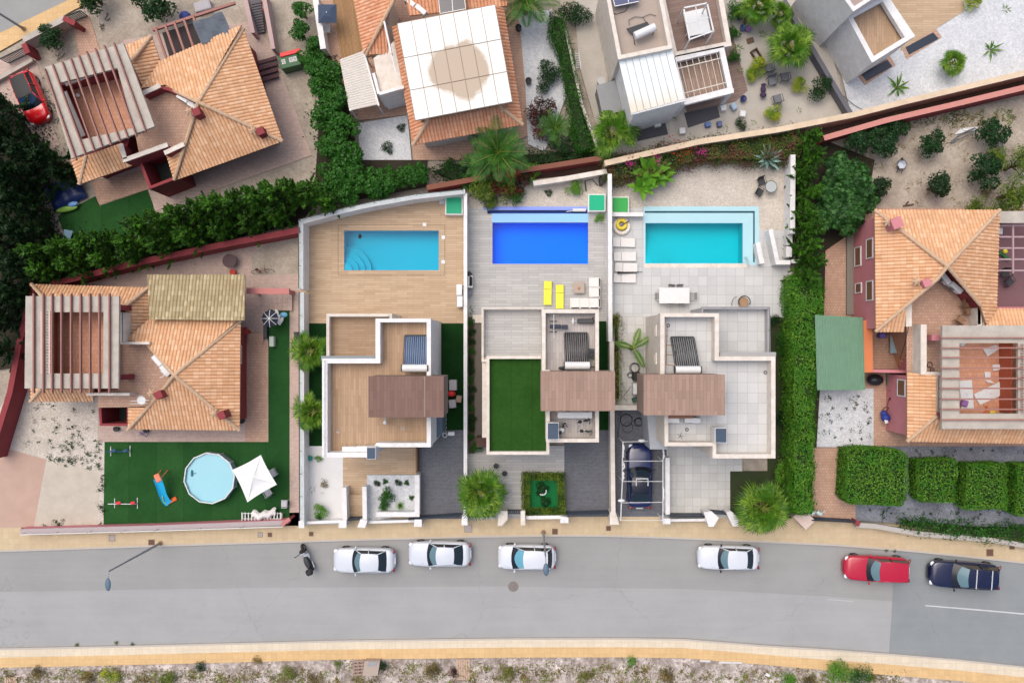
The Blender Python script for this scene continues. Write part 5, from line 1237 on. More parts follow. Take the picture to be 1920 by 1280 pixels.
for i in range(n+1):
    t = i/n; A_ = a0.lerp(a3, t); B_ = a1.lerp(a2, t); z = 2.9+(.03 if i % 2 else 0); vs += [P(A_.x, A_.y, z-.25), P(B_.x, B_.y, z+.1)]
aw.add(vs, [(2*i, 2*i+2, 2*i+3, 2*i+1) for i in range(n)])
rt = thing('carport_awning', 'cream corrugated awning beside the orange tiled house', 'awning', P(670, 150, 0)); aw.build('corrugated_sheet', M('cream_sheet', (.60, .56, .50), (.44, .40, .35), 2, 10, .6), rt)
mb = MB(); mb.bar(P(681, 95, 3.15), P(710, 198, 3.15), .12, .15)
for a in ((641, 112), (657, 206), (707, 194), (682, 100)): p = P(*a, 2.7); mb.box((p.x, p.y, 1.35), (.1, .1, 2.7))
mb.build('frame', wplastic, rt)
rt = thing('solar_array', 'dark solar panels lying on the orange tiled roof at the top edge', 'solar panel', P(845, 8, 4)); mb = MB(); mb.prism([tuple(p[:2]) for p in PL([(820, -22), (868, -30), (873, 17), (825, 26)], 4.9)], 4.78, 4.9, bottom=True); mb.build('panel', glass('solar_cells', '141c34', .12), rt)
mb = MB(); 
for a, b in (((846, -26), (849, 21)), ((820, -22), (825, 26)), ((868, -30), (873, 17)), ((825, 26), (873, 17)), ((822, 0), (870, -8))): mb.bar(P(*a, 4.92), P(*b, 4.92), .04, .03)
mb.build('frame', galv, rt)
actop(768, 3, 4.4, 'pale air conditioner on the roof terrace at the top edge, upper of the pair', R(-40)); actop(789, 18, 4.4, 'pale air conditioner on the roof terrace at the top edge, beside the white cover', R(-40))
# ---- house 4: white house with roof pergolas
h4 = house('white house with translucent canopy and white pergolas at top right of centre', 1250, 90)
roofg = M('grey_screed', (.42, .35, .30), (.32, .27, .23), .9, 20, .9, stain=.5)
block(h4, [(1130, -40), (1159, 112), (1261, 91), (1232, -60)], 6.0, 5.3, .26, cream, roofg)
block(h4, [(1225, -60), (1262, 108), (1372, 86), (1346, -60)], 3.6, 3.0, .34, cream, brick('brown_deck', ['8f7a70', '806c63'], '63544c', 1.2, .2, .008, .37))
wallpart(h4, [(1163, 118), (1258, 98), (1281, 190), (1188, 216)], 5.2, .1, 5.2, white)
cn = MB(); q0, q1, q2, q3 = [Vector(a) for a in ((1160, 115), (1260, 91), (1284, 186), (1183, 213))]
def cpm():
    m, t, b = newmat('canopy_sheet', .5, .3); c = coords(t); tc = P(1240, 195, 5.4)
    n1 = noise(t, c, .8, 4, .6); sp = N(t, 'ShaderNodeSeparateXYZ'); t.links.new(c, sp.inputs[0]); s = N(t, 'ShaderNodeMath', operation='MULTIPLY_ADD'); t.links.new(n1, s.inputs[0]); s.inputs[1].default_value = 1.4; t.links.new(sp.outputs[1], s.inputs[2])
    f = ramp(t, s.outputs[0], tc.y+2.0, tc.y+.4); k = N(t, 'ShaderNodeMath', operation='MULTIPLY'); t.links.new(f, k.inputs[0]); k.inputs[1].default_value = .55
    a = mixc(t, k.outputs[0], (.72, .78, .78), (.62, .48, .28)); t.links.new(a, b.inputs['Base Color']); return m
cm = cpm()
for i in range(8):
    u0, u1 = i/8+.004, (i+1)/8-.004; A_ = q0.lerp(q1, u0); B_ = q0.lerp(q1, u1); C_ = q3.lerp(q2, u1); D_ = q3.lerp(q2, u0)
    mb = MB(); vs = [P(A_.x, A_.y, 5.6), P(B_.x, B_.y, 5.6), P(C_.x, C_.y, 5.35), P(D_.x, D_.y, 5.35)]; mb.add(vs+[v-Vector((0, 0, .05)) for v in vs], [(3, 2, 1, 0), (4, 5, 6, 7), (0, 1, 5, 4), (1, 2, 6, 5), (2, 3, 7, 6), (3, 0, 4, 7)]); mb.build('canopy_panel', cm, h4)
mb = MB(); mb.bar(P(1183, 214, 5.3), P(1284, 188, 5.3), .12, .12); mb.build('gutter', wplastic, h4)
fr = [(1265, 105), (1357, 86), (1376, 174), (1283, 197)]
frame(h4, fr, 3.6, [[(1269, 116), (1349, 97), (1364, 165), (1286, 185)]], white, 'pergola_frame', .35)
for i in range(7):
    t = (i+.5)/7; a = Vector((1269, 116)).lerp(Vector((1349, 97)), t); b = Vector((1286, 185)).lerp(Vector((1364, 165)), t); mb = MB(); mb.bar(P(a.x, a.y, 3.5), P(b.x, b.y, 3.5), .03, .06); mb.build('pergola_slat', cream, h4)
for t in (.18, .85):
    a = Vector((1269, 116)).lerp(Vector((1286, 185)), t); b = Vector((1349, 97)).lerp(Vector((1364, 165)), t); mb = MB(); mb.bar(P(a.x, a.y, 3.55), P(b.x, b.y, 3.55), .06, .05); mb.build('pergola_slat', cream, h4)
for a in ((1281, 192), (1372, 170)): p = P(*a, 3.3); mb = MB(); mb.box((p.x, p.y, 1.7), (.3, .3, 3.2)); mb.build('pergola_post', white, h4)
flat(h4, 'patio_floor', [(1270, 118), (1350, 98), (1365, 166), (1287, 188)], 2.7, brick('brown_slats', ['a89080', '988070'], '766457', 1.2, .2, .01, .3, rz=R(80)), .2)
for (dx, dy, zz) in ((-1.0, 0, 5.2),):
    pass
# roof cube pergola
rt = thing('roof_gazebo', 'white metal gazebo frame over a table on the brown roof deck', 'gazebo', P(1305, 50, 3.0)); mb = MB()
T = [P(*a, 5.4) for a in ((1282, 15), (1326, 6), (1338, 58), (1293, 74))]; B_ = [Vector((p.x, p.y, 3.02)) for p in T]
for i in range(4): mb.bar(T[i], T[(i+1) % 4], .09, .09); mb.bar(T[i], B_[i], .08, .08)
mb.bar(T[0].lerp(T[1], .5), T[3].lerp(T[2], .5), .05, .05); mb.bar(T[0].lerp(T[3], .5), T[1].lerp(T[2], .5), .05, .05); mb.build('frame', wplastic, rt)
rt = thing('roof_table', 'white square table under the white metal gazebo', 'table', P(1307, 42, 3.0)); mb = MB(); p = P(1307, 42, 3.8); mb.rbox((p.x, p.y, 3.78), (1.6, 1.7, .06), .02, R(12)); mb.build('table_top', wplastic, rt); mb = MB()
for sx in (-.65, .65):
    for sy in (-.7, .7): mb.tube([(p.x+sx, p.y+sy, 3.0), (p.x+sx, p.y+sy, 3.76)], .04, 6)
mb.build('leg_frame', wplastic, rt)
# ---- house 7: white house top right
h7 = house('white cubic house with brown decked roof terraces in the top right corner', 1620, 60, 'villa')
block(h7, [(1540, -60), (1600, 22), (1680, -30), (1620, -110)], 6.4, 5.8, .25, white, M('mauve_floor', (.38, .30, .28)))
block(h7, [(1585, 25), (1662, -12), (1716, 68), (1635, 118)], 4.6, 4.0, .32, white, deckv)
frame(h7, [(1585, 25), (1662, -12), (1716, 68), (1635, 118)], 4.62, [[(1594, 36), (1655, 3), (1697, 71), (1639, 108)]], white, 'parapet', .4)
# ================================================================ VEHICLES
silver = paint('silver_white_paint', 'c4cad2', .28); whitep = paint('white_paint', 'ccd1d8', .25); redp = paint('red_paint', 'ae0c30', .22); navyp = paint('navy_paint', '081236', .2)
bluep = paint('blue_paint', '08184c', .2); redp2 = paint('bright_red_paint', 'd00c18', .25); blackm = M('black_plastic', (.02, .02, .022), rough=.5)
GC = 'cars parked along the street'
car('pale silver sedan parked by the kerb beside the motor scooter', 682, 1051, 179.6, silver, 4.5, 1.8, 1.42, (.78, .2, -1.15, -1.72), group=GC)
car('pale silver sedan parked in front of the white pier and western driveway', 824, 1039, 179.6, silver, 4.55, 1.8, 1.42, (.86, .22, -1.1, -1.75), group=GC)
car('white hatchback with big blue windscreen parked under the second street lamp', 988, 1045, 179.4, whitep, 4.2, 1.78, 1.5, (1.1, .28, -1.5, -1.85), group=GC, wsc=glass('blue_windscreen', '5f9cb0', .08))
car('older white sedan with long bonnet and black mirrors parked below the big palm', 1367, 1046, 179, whitep, 4.45, 1.72, 1.4, (.82, .22, -1.22, -1.75), group=GC, mirror=blackm, tumble=.16)
car('red estate car parked between white sedan and navy car', 1646, 1067, 177.2, redp, 4.75, 1.84, 1.55, (.85, .15, -1.95, -2.2), group=GC, tumble=.14)
car('navy blue estate car with two silver roof bars at the right edge', 1811, 1079, 176, navyp, 5.1, 1.95, 1.62, (1.05, .2, -2.0, -2.35), group=GC, roofrack=True, mirror=blackm)
car('deep blue sports saloon parked nose up under the white pole frame', 1200, 893, 90, bluep, 4.7, 1.85, 1.42, (.7, .05, -1.2, -1.85), wsc=glass('smoke_windscreen', '1c2834', .1), roofm=paint('ink_paint', '040a1c', .2))
car('small bright red car parked on the pink bay at the top left', 54, 181, -67, redp2, 3.9, 1.7, 1.5, (.95, .2, -1.45, -1.7), wsc=glass('dark_windscreen', '28405c', .1), roofm=blackm)
# scooter
rt = thing('motor_scooter', 'black and white motor scooter standing on the road near the kerb', 'scooter', (0, 0, 0)); Mx = Matrix.Rotation(R(90), 3, 'X')
for x in (.68, -.62):
    mb = MB(); mb.torus((x, 0, .27), .2, .085, 20, 8, Mx); w = mb.build('wheel', black, rt, True); mb = MB(); mb.tube([(x, -.05, .27), (x, .05, .27)], .14, 12); mb.build('rim', steel, w)
mb = MB(); mb.tube([(.68, 0, .3), (.62, 0, .7), (.5, 0, 1.0)], .06, 8); mb.ell((.55, 0, .62), (.14, .24, .34)); mb.ell((.72, 0, .48), (.24, .11, .12)); mb.build('front_fairing', blackm, rt, True)
mb = MB(); mb.ell((.42, 0, .68), (.09, .26, .3)); mb.ell((.15, .0, .32), (.35, .2, .07)); mb.build('leg_shield', silver, rt, True)
mb = MB(); mb.ell((-.35, 0, .52), (.5, .2, .2)); mb.build('rear_body', blackm, rt, True)
mb = MB(); mb.ell((-.2, 0, .76), (.42, .17, .08)); mb.build('seat', dark, rt, True)
mb = MB(); mb.rbox((-.78, 0, .98), (.38, .42, .3), .08); mb.build('top_box', blackm, rt)
mb = MB(); mb.tube([(.42, -.36, 1.0), (.5, -.15, 1.04), (.52, 0, 1.02), (.5, .15, 1.04), (.42, .36, 1.0)], .022, 6); mb.build('handlebar', blackm, rt)
for s_ in (-1, 1): mb = MB(); mb.tube([(.48, s_*.2, 1.04), (.46, s_*.34, 1.22)], .012, 5); mb.ell((.45, s_*.38, 1.24), (.03, .08, .05)); mb.build('mirror', blackm, rt, True)
mb = MB(); mb.tube([(-.3, -.17, .3), (-.7, -.2, .4)], .05, 8); mb.build('exhaust', steel, rt)
put(rt, 575, 1047, .6, R(112), s=1.15)
# white pole frame over the blue car
rt = thing('pole_carport', 'white pole frame standing over the blue saloon car', 'frame', P(1205, 900, 0)); z = 2.4
L_ = [(1168, 828), (1167, 864), (1167, 902), (1165, 942), (1164, 975)]; R_l = [(1217, 827), (1243, 864), (1243, 902), (1243, 941), (1243, 975)]
mb = MB(); mb.tube(PL(L_, z), .04, 6); mb.tube(PL([(1245, 836)]+R_l[1:], z), .035, 6)
for a, b in zip(L_, R_l): mb.tube([P(*a, z), P(*b, z)], .022, 6)
for a in (L_[0], L_[2], L_[4], R_l[1], R_l[4]): p = P(*a, z); mb.tube([(p.x, p.y, .1), p], .04, 6)
mb.build('poles', wplastic, rt)
for a, b in (((1169, 832), (1170, 858)), ((1169, 866), (1170, 880)), ((1169, 884), (1169, 900)), ((1244, 840), (1244, 862)), ((1243, 911), (1244, 938))):
    mb = MB(); A_ = P(*a, z+.03); B_ = P(*b, z+.03); mb.tube([A_.lerp(B_, i/6)+Vector((random.uniform(-.05, .05), 0, random.uniform(-.03, .05))) for i in range(7)], [.02, .06, .075, .05, .08, .05, .02], 7); mb.build('bunched_cloth', wplastic, rt)
for (x, y) in ((1203, 826), (1165, 938)):
    p = P(x, y, z+.05); mb = MB(); mb.ell(p, (.26, .12, .1), 9, 5); mb.build('bunched_cloth', wplastic, rt)
mb = MB(); mb.tube([P(1193, 910, 2.5), P(1193, 897, 2.6), P(1215, 897, 2.6), P(1215, 910, 2.5)], .04, 6); mb.build('hanging_bracket', wplastic, rt)
# street lamps
def lamp_post(label, px, py, ang, h=7.3, arm=.45, s=1.0):
    b = P(px, py, 0); rt = thing('street_lamp', label, 'street lamp', (b.x, b.y, .12), 'street lamps'); lm = M('lamp_grey', (.30, .32, .33), rough=.5)
    mb = MB(); mb.tube([(0, 0, 0), (0, 0, 2), (0, 0, h)], [.1, .08, .05], 10); mb.build('pole', lm, rt, local=True)
    mb = MB(); mb.lathe([(.18, 0), (.18, .05), (.11, .1), (.1, .4)], (0, 0, 0), 12); mb.build('base_plate', M('ochre_base', (.35, .24, .14)), rt, local=True)
    d = Vector((math.cos(ang), math.sin(ang), 0)); mb = MB(); mb.tube([(0, 0, h-.1), Vector((0, 0, h))+d*.3, Vector((0, 0, h+.05))+d*arm], .035, 8); mb.build('arm', lm, rt, local=True)
    mb = MB(); c = Vector((0, 0, h+.07))+d*(arm+.35); mb.ell(c, (.42*s, .19, .09), 14, 8, Matrix.Rotation(ang, 3, 'Z')); mb.build('lamp_head', M('lamp_blue_grey', (.10, .16, .22), rough=.4), rt, True, True)
lamp_post('street lamp leaning over the road at the lower left', 302, 1017, R(-88), 7.5)
lamp_post('street lamp reaching over the white hatchback', 1018.5, 996, R(-88), 7.0)
lamp_post('street lamp at the top left corner of the side road', 47, 56, R(120), 6.0)
# manholes and hatches
p = P(962.5, 1099, .01); mb = MB(); mb.lathe([(0, .002), (.3, .004), (.31, .012), (.38, .012), (.38, 0)], (p.x, p.y, .004), 28)
for k in range(8): a = k*math.pi/4; mb.box((p.x+.15*math.cos(a), p.y+.15*math.sin(a), .012), (.16, .03, .012), a)
single('manhole_cover', mb, M('cast_iron', (.16, .14, .13), (.30, .27, .24), 9, 20, .6, stain=.7), 'round iron manhole cover in the road below the white hatchback', 'manhole cover')
for i, (x, y, w, l, g) in enumerate([(506, 1002, .27, 'dark hatch in the pavement left of the scooter', 0), (583.5, 1000.5, .27, 'brown hatch in the pavement above the scooter', 0), (878, 990, .5, 'grey square hatch in the pavement beside the western driveway pier', 1), (1040.6, 996, .36, 'brown hatch in the pavement beside the second street lamp', 0), (1141, 990, .3, 'brown hatch in the pavement below the middle driveway', 0), (1856, 1035.5, .45, 'larger brown hatch in the pavement above the navy car', 0), (1897.6, 1024.5, .33, 'smaller brown hatch in the pavement near the right edge', 0), (284, 1017, .4, 'brown hatch beside the lower left street lamp', 0), (210, 1008, .4, 'grey hatch in the pavement near the left street wall', 1), (488, 1002, .3, 'faded pavement hatch near the red wall return', 1)]):
    p = P(x, y, .13); rt = thing('pavement_hatch', l, 'hatch', (p.x, p.y, .12)); mb = MB(); mb.box((0, 0, .004), (w, w, .01)); mb.build('cover_plate', M('rusty_iron', (.15, .08, .05), (.08, .05, .04), 6, 20, .8) if not g else M('pale_hatch', (.38, .34, .32), rough=.8), rt, local=True)
    mb = MB()
    for a, b, c, d in ((0, w/2+.02, w+.07, .03), (0, -w/2-.02, w+.07, .03), (w/2+.02, 0, .03, w), (-w/2-.02, 0, .03, w)): mb.box((a, b, .006), (c, d, .014))
    mb.build('hatch_frame', M('hatch_rim', (.2, .16, .13)), rt, local=True)
# ================================================================ GARDEN FURNITURE
fab = M('white_cushion', (.72, .70, .67), (.58, .55, .52), 4, 40, .9, stain=.3, fineamt=.08, obj=True); yel = M('yellow_fabric', (.82, .76, .08), (.7, .62, .06), 4, 40, .85, stain=.3, fineamt=.1, obj=True)
def lounger(mat, L=1.8, w=.62, cols=1):
    rt = thing('sun_lounger', None, None); mb = MB()
    for x in (-w/2+.03, w/2-.03): mb.box((x, 0, .28), (.04, L, .04))
    for y in (-L/2+.02, L/2-.02): mb.box((0, y, .28), (w, .04, .04))
    mb.build('frame', wplastic, rt)
    for x in (-w/2+.04, w/2-.04):
        for y in (-L/2+.15, L/2-.15): mb = MB(); mb.tube([(x, y, 0), (x, y, .28)], .02, 6); mb.build('leg', wplastic, rt)
    mb = MB(); mb.rbox((0, -L*.17, .33), (w-.02, L*.64, .05), .02); mb.build('seat', mat, rt); mb = MB(); mb.rbox((0, L*.33, .36), (w-.02, L*.34, .05), .02, rx=R(8)); mb.build('backrest', mat, rt); return rt
for x, y, l in ((1027, 549.5, 'yellow sun lounger nearer the green roof, left of the pair'), (1049.5, 556.5, 'yellow sun lounger beside the white corner sofa, right of the pair')):
    place('loungerY', lambda: lounger(yel, 1.76, .6), x, y, .35, 1, l, 'sun lounger', 'yellow sun loungers', rz=R(-1 if x < 1030 else 0))
for x, y, l, a in ((1170, 454.5, 'white sun lounger nearest the inflatable ring', 88), (1172, 481, 'second white sun lounger from the inflatable ring', 90), (1174.5, 501.5, 'white sun lounger with the furled black parasol at its edge', 88), (1171.5, 521.5, 'white sun lounger nearest the dining table', 89)):
    place('loungerW', lambda: lounger(fab, 1.66, .68), x, y, .35, 1, l, 'sun lounger', 'white sun loungers along the wall', rz=R(a))
def sofa_mod(kind):
    rt = thing('sofa', None, None); return rt
rt = thing('corner_sofa', 'white L-shaped corner sofa on the grey pool terrace', 'sofa', P(1110, 560, .15)); d = .72
def seatmod(px, py, back):
    p = P(px, py, .4); mb = MB(); mb.rbox((p.x, p.y, .3), (.74, .74, .3), .05); s = mb.build('seat', fab, rt); mb = MB(); mb.rbox((p.x, p.y, .5), (.7, .7, .14), .06); mb.build('cushion', fab, s)
    mb = MB()
    if 'e' in back: mb.rbox((p.x+.38, p.y, .55), (.16, .74, .5), .06)
    if 's' in back: mb.rbox((p.x, p.y-.38, .55), (.74, .16, .5), .06)
    if mb.v: mb.build('backrest', fab, rt)
for q in ((1113.5, 530, 'e'), (1113.5, 548.5, 'e'), (1113.5, 568, 'es'), (1096, 568, 's'), (1078, 568, 's')): seatmod(*q)
rt = thing('coffee_table', 'square beige coffee table beside the white corner sofa', 'table', P(1085.5, 539, .15)); p = P(1085.5, 539, .5); mb = MB(); mb.rbox((p.x, p.y, .46), (.82, .82, .06), .02); mb.build('table_top', M('beige_top', (.42, .34, .28), rough=.6), rt)
mb = MB(); mb.rbox((p.x, p.y, .3), (.6, .6, .28), .02); mb.build('base', M('beige_base', (.36, .30, .25), rough=.7), rt); mb = MB(); mb.ell((p.x, p.y-.05, .5), (.1, .1, .05)); mb.build('bowl', M('amber', (.4, .2, .08), rough=.4), rt)
# dining set
rt = thing('dining_table', 'white rectangular dining table on the white tiled terrace', 'table', P(1265, 554, .15)); p = P(1264.5, 554, .9); mb = MB(); mb.rbox((p.x, p.y, .88), (2.2, 1.15, .05), .02); mb.build('table_top', wplastic, rt)
for sx in (-1, 1):
    for sy in (-1, 1): mb = MB(); mb.box((p.x+sx*1.0, p.y+sy*.48, .5), (.06, .06, .72)); mb.build('leg', wplastic, rt)
def chair(seatm, fr):
    rt = thing('garden_chair', None, None); mb = MB(); mb.rbox((0, 0, .45), (.5, .48, .04), .02); mb.build('seat', seatm, rt); mb = MB(); mb.rbox((0, .25, .68), (.5, .04, .44), .02, rx=R(-10)); mb.build('backrest', seatm, rt)
    for sx in (-1, 1):
        for sy in (-1, 1): mb = MB(); mb.tube([(sx*.24, sy*.21, 0), (sx*.23, sy*.2, .44)], .016, 6); mb.build('leg', fr, rt)
        mb = MB(); mb.tube([(sx*.27, -.2, .45), (sx*.27, -.18, .64), (sx*.27, .24, .66)], .016, 6); mb.build('armrest', fr, rt)
    return rt
gs_ = M('grey_sling', (.36, .36, .36), rough=.8, obj=True)
GW = 'chairs round the dining table'
for x, y, a, l in ((1235, 555, 90, 'grey sling chair at the left end of the dining table'), (1297, 555, -90, 'grey sling chair at the right end of the dining table'), (1255, 565, 180, 'white framed chair tucked under the near side of the dining table, left one'), (1277, 565, 180, 'white framed chair tucked under the near side of the dining table, right one'), (1258, 541, -8, 'grey chair tipped at the far side of the dining table, left one'), (1274, 541, 0, 'grey chair at the far side of the dining table, right one')):
    place('chairG', lambda: chair(gs_, wplastic), x, y, .5, 1, l, 'chair', GW, rz=R(a))
dk_ = M('dark_wicker', (.055, .055, .06), rough=.7, obj=True)
for x, y, a, l in ((1428, 340, 20, 'dark round-backed chair beside the bistro table'), (1424, 360, 60, 'dark chair nearest the turquoise pool in the gravel corner')):
    place('chairD', lambda: chair(dk_, dark), x, y, .5, 1.05, l, 'chair', 'bistro chairs in the gravel corner', rz=R(a))
rt = thing('bistro_table', 'round glass bistro table in the gravel corner', 'table', P(1446, 350, .15)); p = P(1446, 350, .8); mb = MB(); mb.torus((p.x, p.y, .8), .42, .02, 28, 6); mb.build('rim', dark, rt); mb = MB(); mb.cyl((p.x, p.y, .79), .41, .012, 28); mb.build('table_top', M('frosted', (.42, .46, .45), rough=.3), rt)
for k in range(3): a = k*2.09; mb = MB(); mb.tube([(p.x, p.y, .5), (p.x+.3*math.cos(a), p.y+.3*math.sin(a), .15)], .015, 5); mb.tube([(p.x, p.y, .5), (p.x+.3*math.cos(a), p.y+.3*math.sin(a), .79)], .015, 5); mb.build('leg', dark, rt)
rt = thing('rattan_armchair', 'tan rattan armchair behind the white tiled balcony', 'armchair', P(1394, 566, .15)); p = P(1394, 566, .5); rat = M('rattan', (.38, .24, .14), rough=.8); mb = MB(); mb.cyl((p.x, p.y, .45), .36, .06, 18); mb.build('seat', rat, rt)
mb = MB(); mb.tube([(p.x+.42*math.cos(R(a)), p.y+.42*math.sin(R(a)), .75) for a in range(-30, 211, 20)], .04, 6); mb.build('armrest', dark, rt)
for k in range(4): a = k*1.57+.8; mb = MB(); mb.tube([(p.x+.3*math.cos(a), p.y+.3*math.sin(a), .15), (p.x+.32*math.cos(a), p.y+.32*math.sin(a), .45)], .02, 5); mb.build('leg', dark, rt)
mb = MB(); p = P(1382, 567, .6); mb.tube([(p.x+.3*math.cos(R(a)), p.y+.42*math.sin(R(a)), .3+.3*math.sin(R(a))) for a in range(90, 221, 13)], .02, 6); single('metal_hoop', mb, dark, 'curved dark metal hoop beside the rattan armchair', 'hoop')
# inflatables
rt = thing('inflatable_ring', 'yellow and white inflatable ring lying by the loungers', 'pool float', P(1166, 424, .15)); p = P(1166, 424, .3); mb = MB(); mb.torus((p.x, p.y, .24), .52, .16, 28, 10); mb.build('outer_ring', M('clear_float', (.72, .66, .58), rough=.3), rt, True)
mb = MB(); mb.torus((p.x-.02, p.y+.12, .4), .3, .13, 24, 10); mb.build('inner_ring', M('yellow_float', (.78, .60, .04), rough=.3), rt, True); mb = MB(); mb.tube([(p.x-.1, p.y, .5), (p.x+.5, p.y+.35, .55)], .04, 6); mb.build('handle', M('purple_strap', (.1, .07, .12)), rt)
# closed parasol
mb = MB(); mb.tube([P(1158, 511, .6), P(1172, 511, .55), P(1205, 510, .45)], [.09, .06, .02], 8); single('furled_parasol', mb, blackm, 'furled black parasol lying across the white lounger', 'parasol')
# green hatches
def hatchbox(px, label, col, rim=white):
    c = [sum(a for a, b in px)/4, sum(b for a, b in px)/4]; rt = thing('pump_box', label, 'box', P(*c, 0), 'green topped pump boxes'); pts = [(p.x, p.y) for p in PL(px, .75)]; o, i = offset(pts, -.06); mb = MB(); mb.prism([(p.x, p.y) for p in i], 0, .7); mb.build('box_wall', rim, rt)
    o, i = offset(pts, .03); mb = MB(); mb.prism([(p.x, p.y) for p in i], .7, .76); mb.build('lid', M(col, lin(col), None, 3, 20, .6, stain=.15, fineamt=.05), rt)
hatchbox(rect(836, 370, 866, 401), 'green lidded pump box in the corner of the wooden pool deck', '1c9c74'); hatchbox(rect(1104, 365, 1134, 395), 'bright green lidded pump box beside the blue pool', '12a87c'); hatchbox(rect(1148, 370, 1178, 398), 'grass green lidded pump box north of the inflatable ring', '38a04c')
mb = MB(); p = P(829, 378, .3); mb.rbox((p.x, p.y, .28), (.4, .4, .28), .03); single('grey_box', mb, M('light_grey_box', (.5, .5, .5)), 'small pale grey box beside the pump box on the wooden deck', 'box')
def acground(px, py, label, rz=0, w=.8): return actop(px, py, .95, label, rz, .15, w=w, d=.42, h=.75)
acground(861, 543, 'grey heat pump against the deck wall, upper of the pair', R(90)); acground(862, 565, 'grey heat pump against the deck wall, lower of the pair', R(90))
acground(1481, 449, 'white heat pump at the head of the steps by the hedge', R(90)); acground(1480, 472, 'boxy unit beside the steps by the hedge', R(90))
# bbq of villa B
rt = thing('barbecue', 'steel barbecue cart with black lid against the white wall', 'barbecue', P(880, 528, .15)); p = P(880, 528, .8); mb = MB(); mb.rbox((p.x, p.y, .55), (.5, .9, .75), .03); mb.build('cabinet', galv, rt); mb = MB(); mb.rbox((p.x+.12, p.y+.02, 1.0), (.2, .7, .2), .06); mb.build('lid', blackm, rt); mb = MB(); mb.cyl((p.x, p.y+.55, .15), .18, .8, 16); mb.build('gas_bottle', blackm, rt)
mb = MB(); p = P(880, 549, .5); mb.cyl((p.x, p.y, .3), .2, .3, 18); mb.torus((p.x, p.y, .62), .17, .03, 20, 6); mb.tube([(p.x, p.y, .15), (p.x, p.y, .4)], .05); single('fan_heater', mb, M('slate_grey', (.25, .28, .34)), 'small round grey appliance beside the barbecue', 'appliance')
mb = MB(); p = P(1129, 424, .6); mb.tube([(p.x-.3, p.y, .2), (p.x+.3, p.y, .9)], .015, 5); mb.tube([(p.x+.3, p.y, .2), (p.x-.3, p.y+.05, .9)], .015, 5); mb.tube([(p.x-.3, p.y-.2, .9), (p.x-.3, p.y+.25, .9), (p.x+.3, p.y+.25, .9), (p.x+.3, p.y-.2, .9), (p.x-.3, p.y-.2, .9)], .015, 5); single('drying_rack', mb, galv, 'small folding metal rack beside the blue pool', 'rack')
mb = MB(); mb.tube([P(1074, 394, .25), P(1098, 394, .25)], .12, 12); mb.tube([P(1062, 397, .22), P(1076, 395, .24)], .03, 6); single('pool_cover_roller', mb, wplastic, 'rolled white cover lying on the rim of the blue pool', 'roller')
mb = MB(); mb.tube([P(1096, 340, 1.0), P(1110, 336, .6), P(1121, 348, .3)], .03, 6); mb.tube([P(1097, 341, .9), P(1099, 358, .3)], .05, 6); p = P(1127, 340, .5); mb.rbox((p.x, p.y, .5), (.3, .6, .7), .05); single('outdoor_shower', mb, blackm, 'black outdoor shower and hose above the bright green pump box', 'shower')
# clutter beside villa A
def junk(px, py, w, d, h, label, mat, name, cat, rz=0, z0=.13, b=.03): 
    p = P(px, py, z0+h); mb = MB(); mb.rbox((p.x, p.y, z0+h/2), (w, d, h), b, R(rz)); mb.rbox((p.x, p.y, z0+h+.01), (w*.86, d*.86, .03), .01, R(rz)); return single(name, mb, mat, label, cat)
junk(849, 722, .55, .75, .8, 'pale grey storage bench beside the brown box roof', M('bench_grey', (.45, .42, .42)), 'storage_bench', 'bench')
mb = MB(); p = P(846, 738, .9); mb.ell((p.x, p.y, .8), (.32, .22, .25), 10, 6); mb.ell((p.x-.3, p.y, .6), (.18, .18, .3), 9, 6); single('red_toy_car', mb, M('red_plastic', (.7, .03, .03), rough=.4), 'bright red plastic toy beside the pale grey bench', 'toy')
junk(848, 757, .5, .6, .7, 'grey crate of tools below the bright red toy', M('bench_grey', (.45, .42, .42)), 'crate', 'crate', 5); junk(860, 748, .4, .5, .5, 'tan crate against the wall by the bright red toy', M('tan_crate', (.40, .28, .2)), 'crate', 'crate', -8)
junk(846, 813, .5, .28, .4, 'white planter box at the head of the western dark driveway', wplastic, 'planter_box', 'planter')
mb = MB()
for k in range(5): p = P(833, 780+k*7.5, 1.0); mb.torus((p.x, p.y, .6), .1+.02*(k % 2), .02, 14, 5)
p = P(834, 816, .5); mb.torus((p.x, p.y, .4), .15, .03, 18, 6); mb.bar(P(830, 776, .6), P(830, 818, .6), .04, .04); single('hose_rack', mb, galv, 'rack with hanging rings along the slate wall of the western villa', 'rack')
# roof gym of villa B
zz = 6.03
rt = thing('weight_bench', 'dark weight bench with white barbell on the grey-decked roof', 'weight bench', P(1045, 612, zz)); p = P(1045, 612, zz+.4); mb = MB(); mb.rbox((p.x-.12, p.y, zz+.42), (.75, .26, .08), .03); mb.rbox((p.x+.48, p.y-.03, zz+.44), (.4, .28, .08), .03); mb.build('pad', M('navy_pad', (.03, .035, .06), rough=.5), rt)
mb = MB(); mb.tube([(p.x-.25, p.y+.75, zz+1.0), (p.x-.25, p.y-.75, zz+1.0)], .022, 6); mb.build('barbell', wplastic, rt); mb = MB()
for s_ in (-.35, .35): mb.bar((p.x-.5, p.y+s_, zz+.06), (p.x+.0, p.y+s_, zz+.06), .06, .05); mb.tube([(p.x-.25, p.y+s_, zz), (p.x-.25, p.y+s_, zz+.98)], .025, 6)
mb.tube([(p.x-.5, p.y, zz+.2), (p.x+.6, p.y, zz+.2)], .03, 6); mb.tube([(p.x-.4, p.y, zz), (p.x-.4, p.y, zz+.4)], .03, 6); mb.tube([(p.x+.5, p.y, zz), (p.x+.5, p.y, zz+.4)], .03, 6); mb.build('frame', dark, rt)
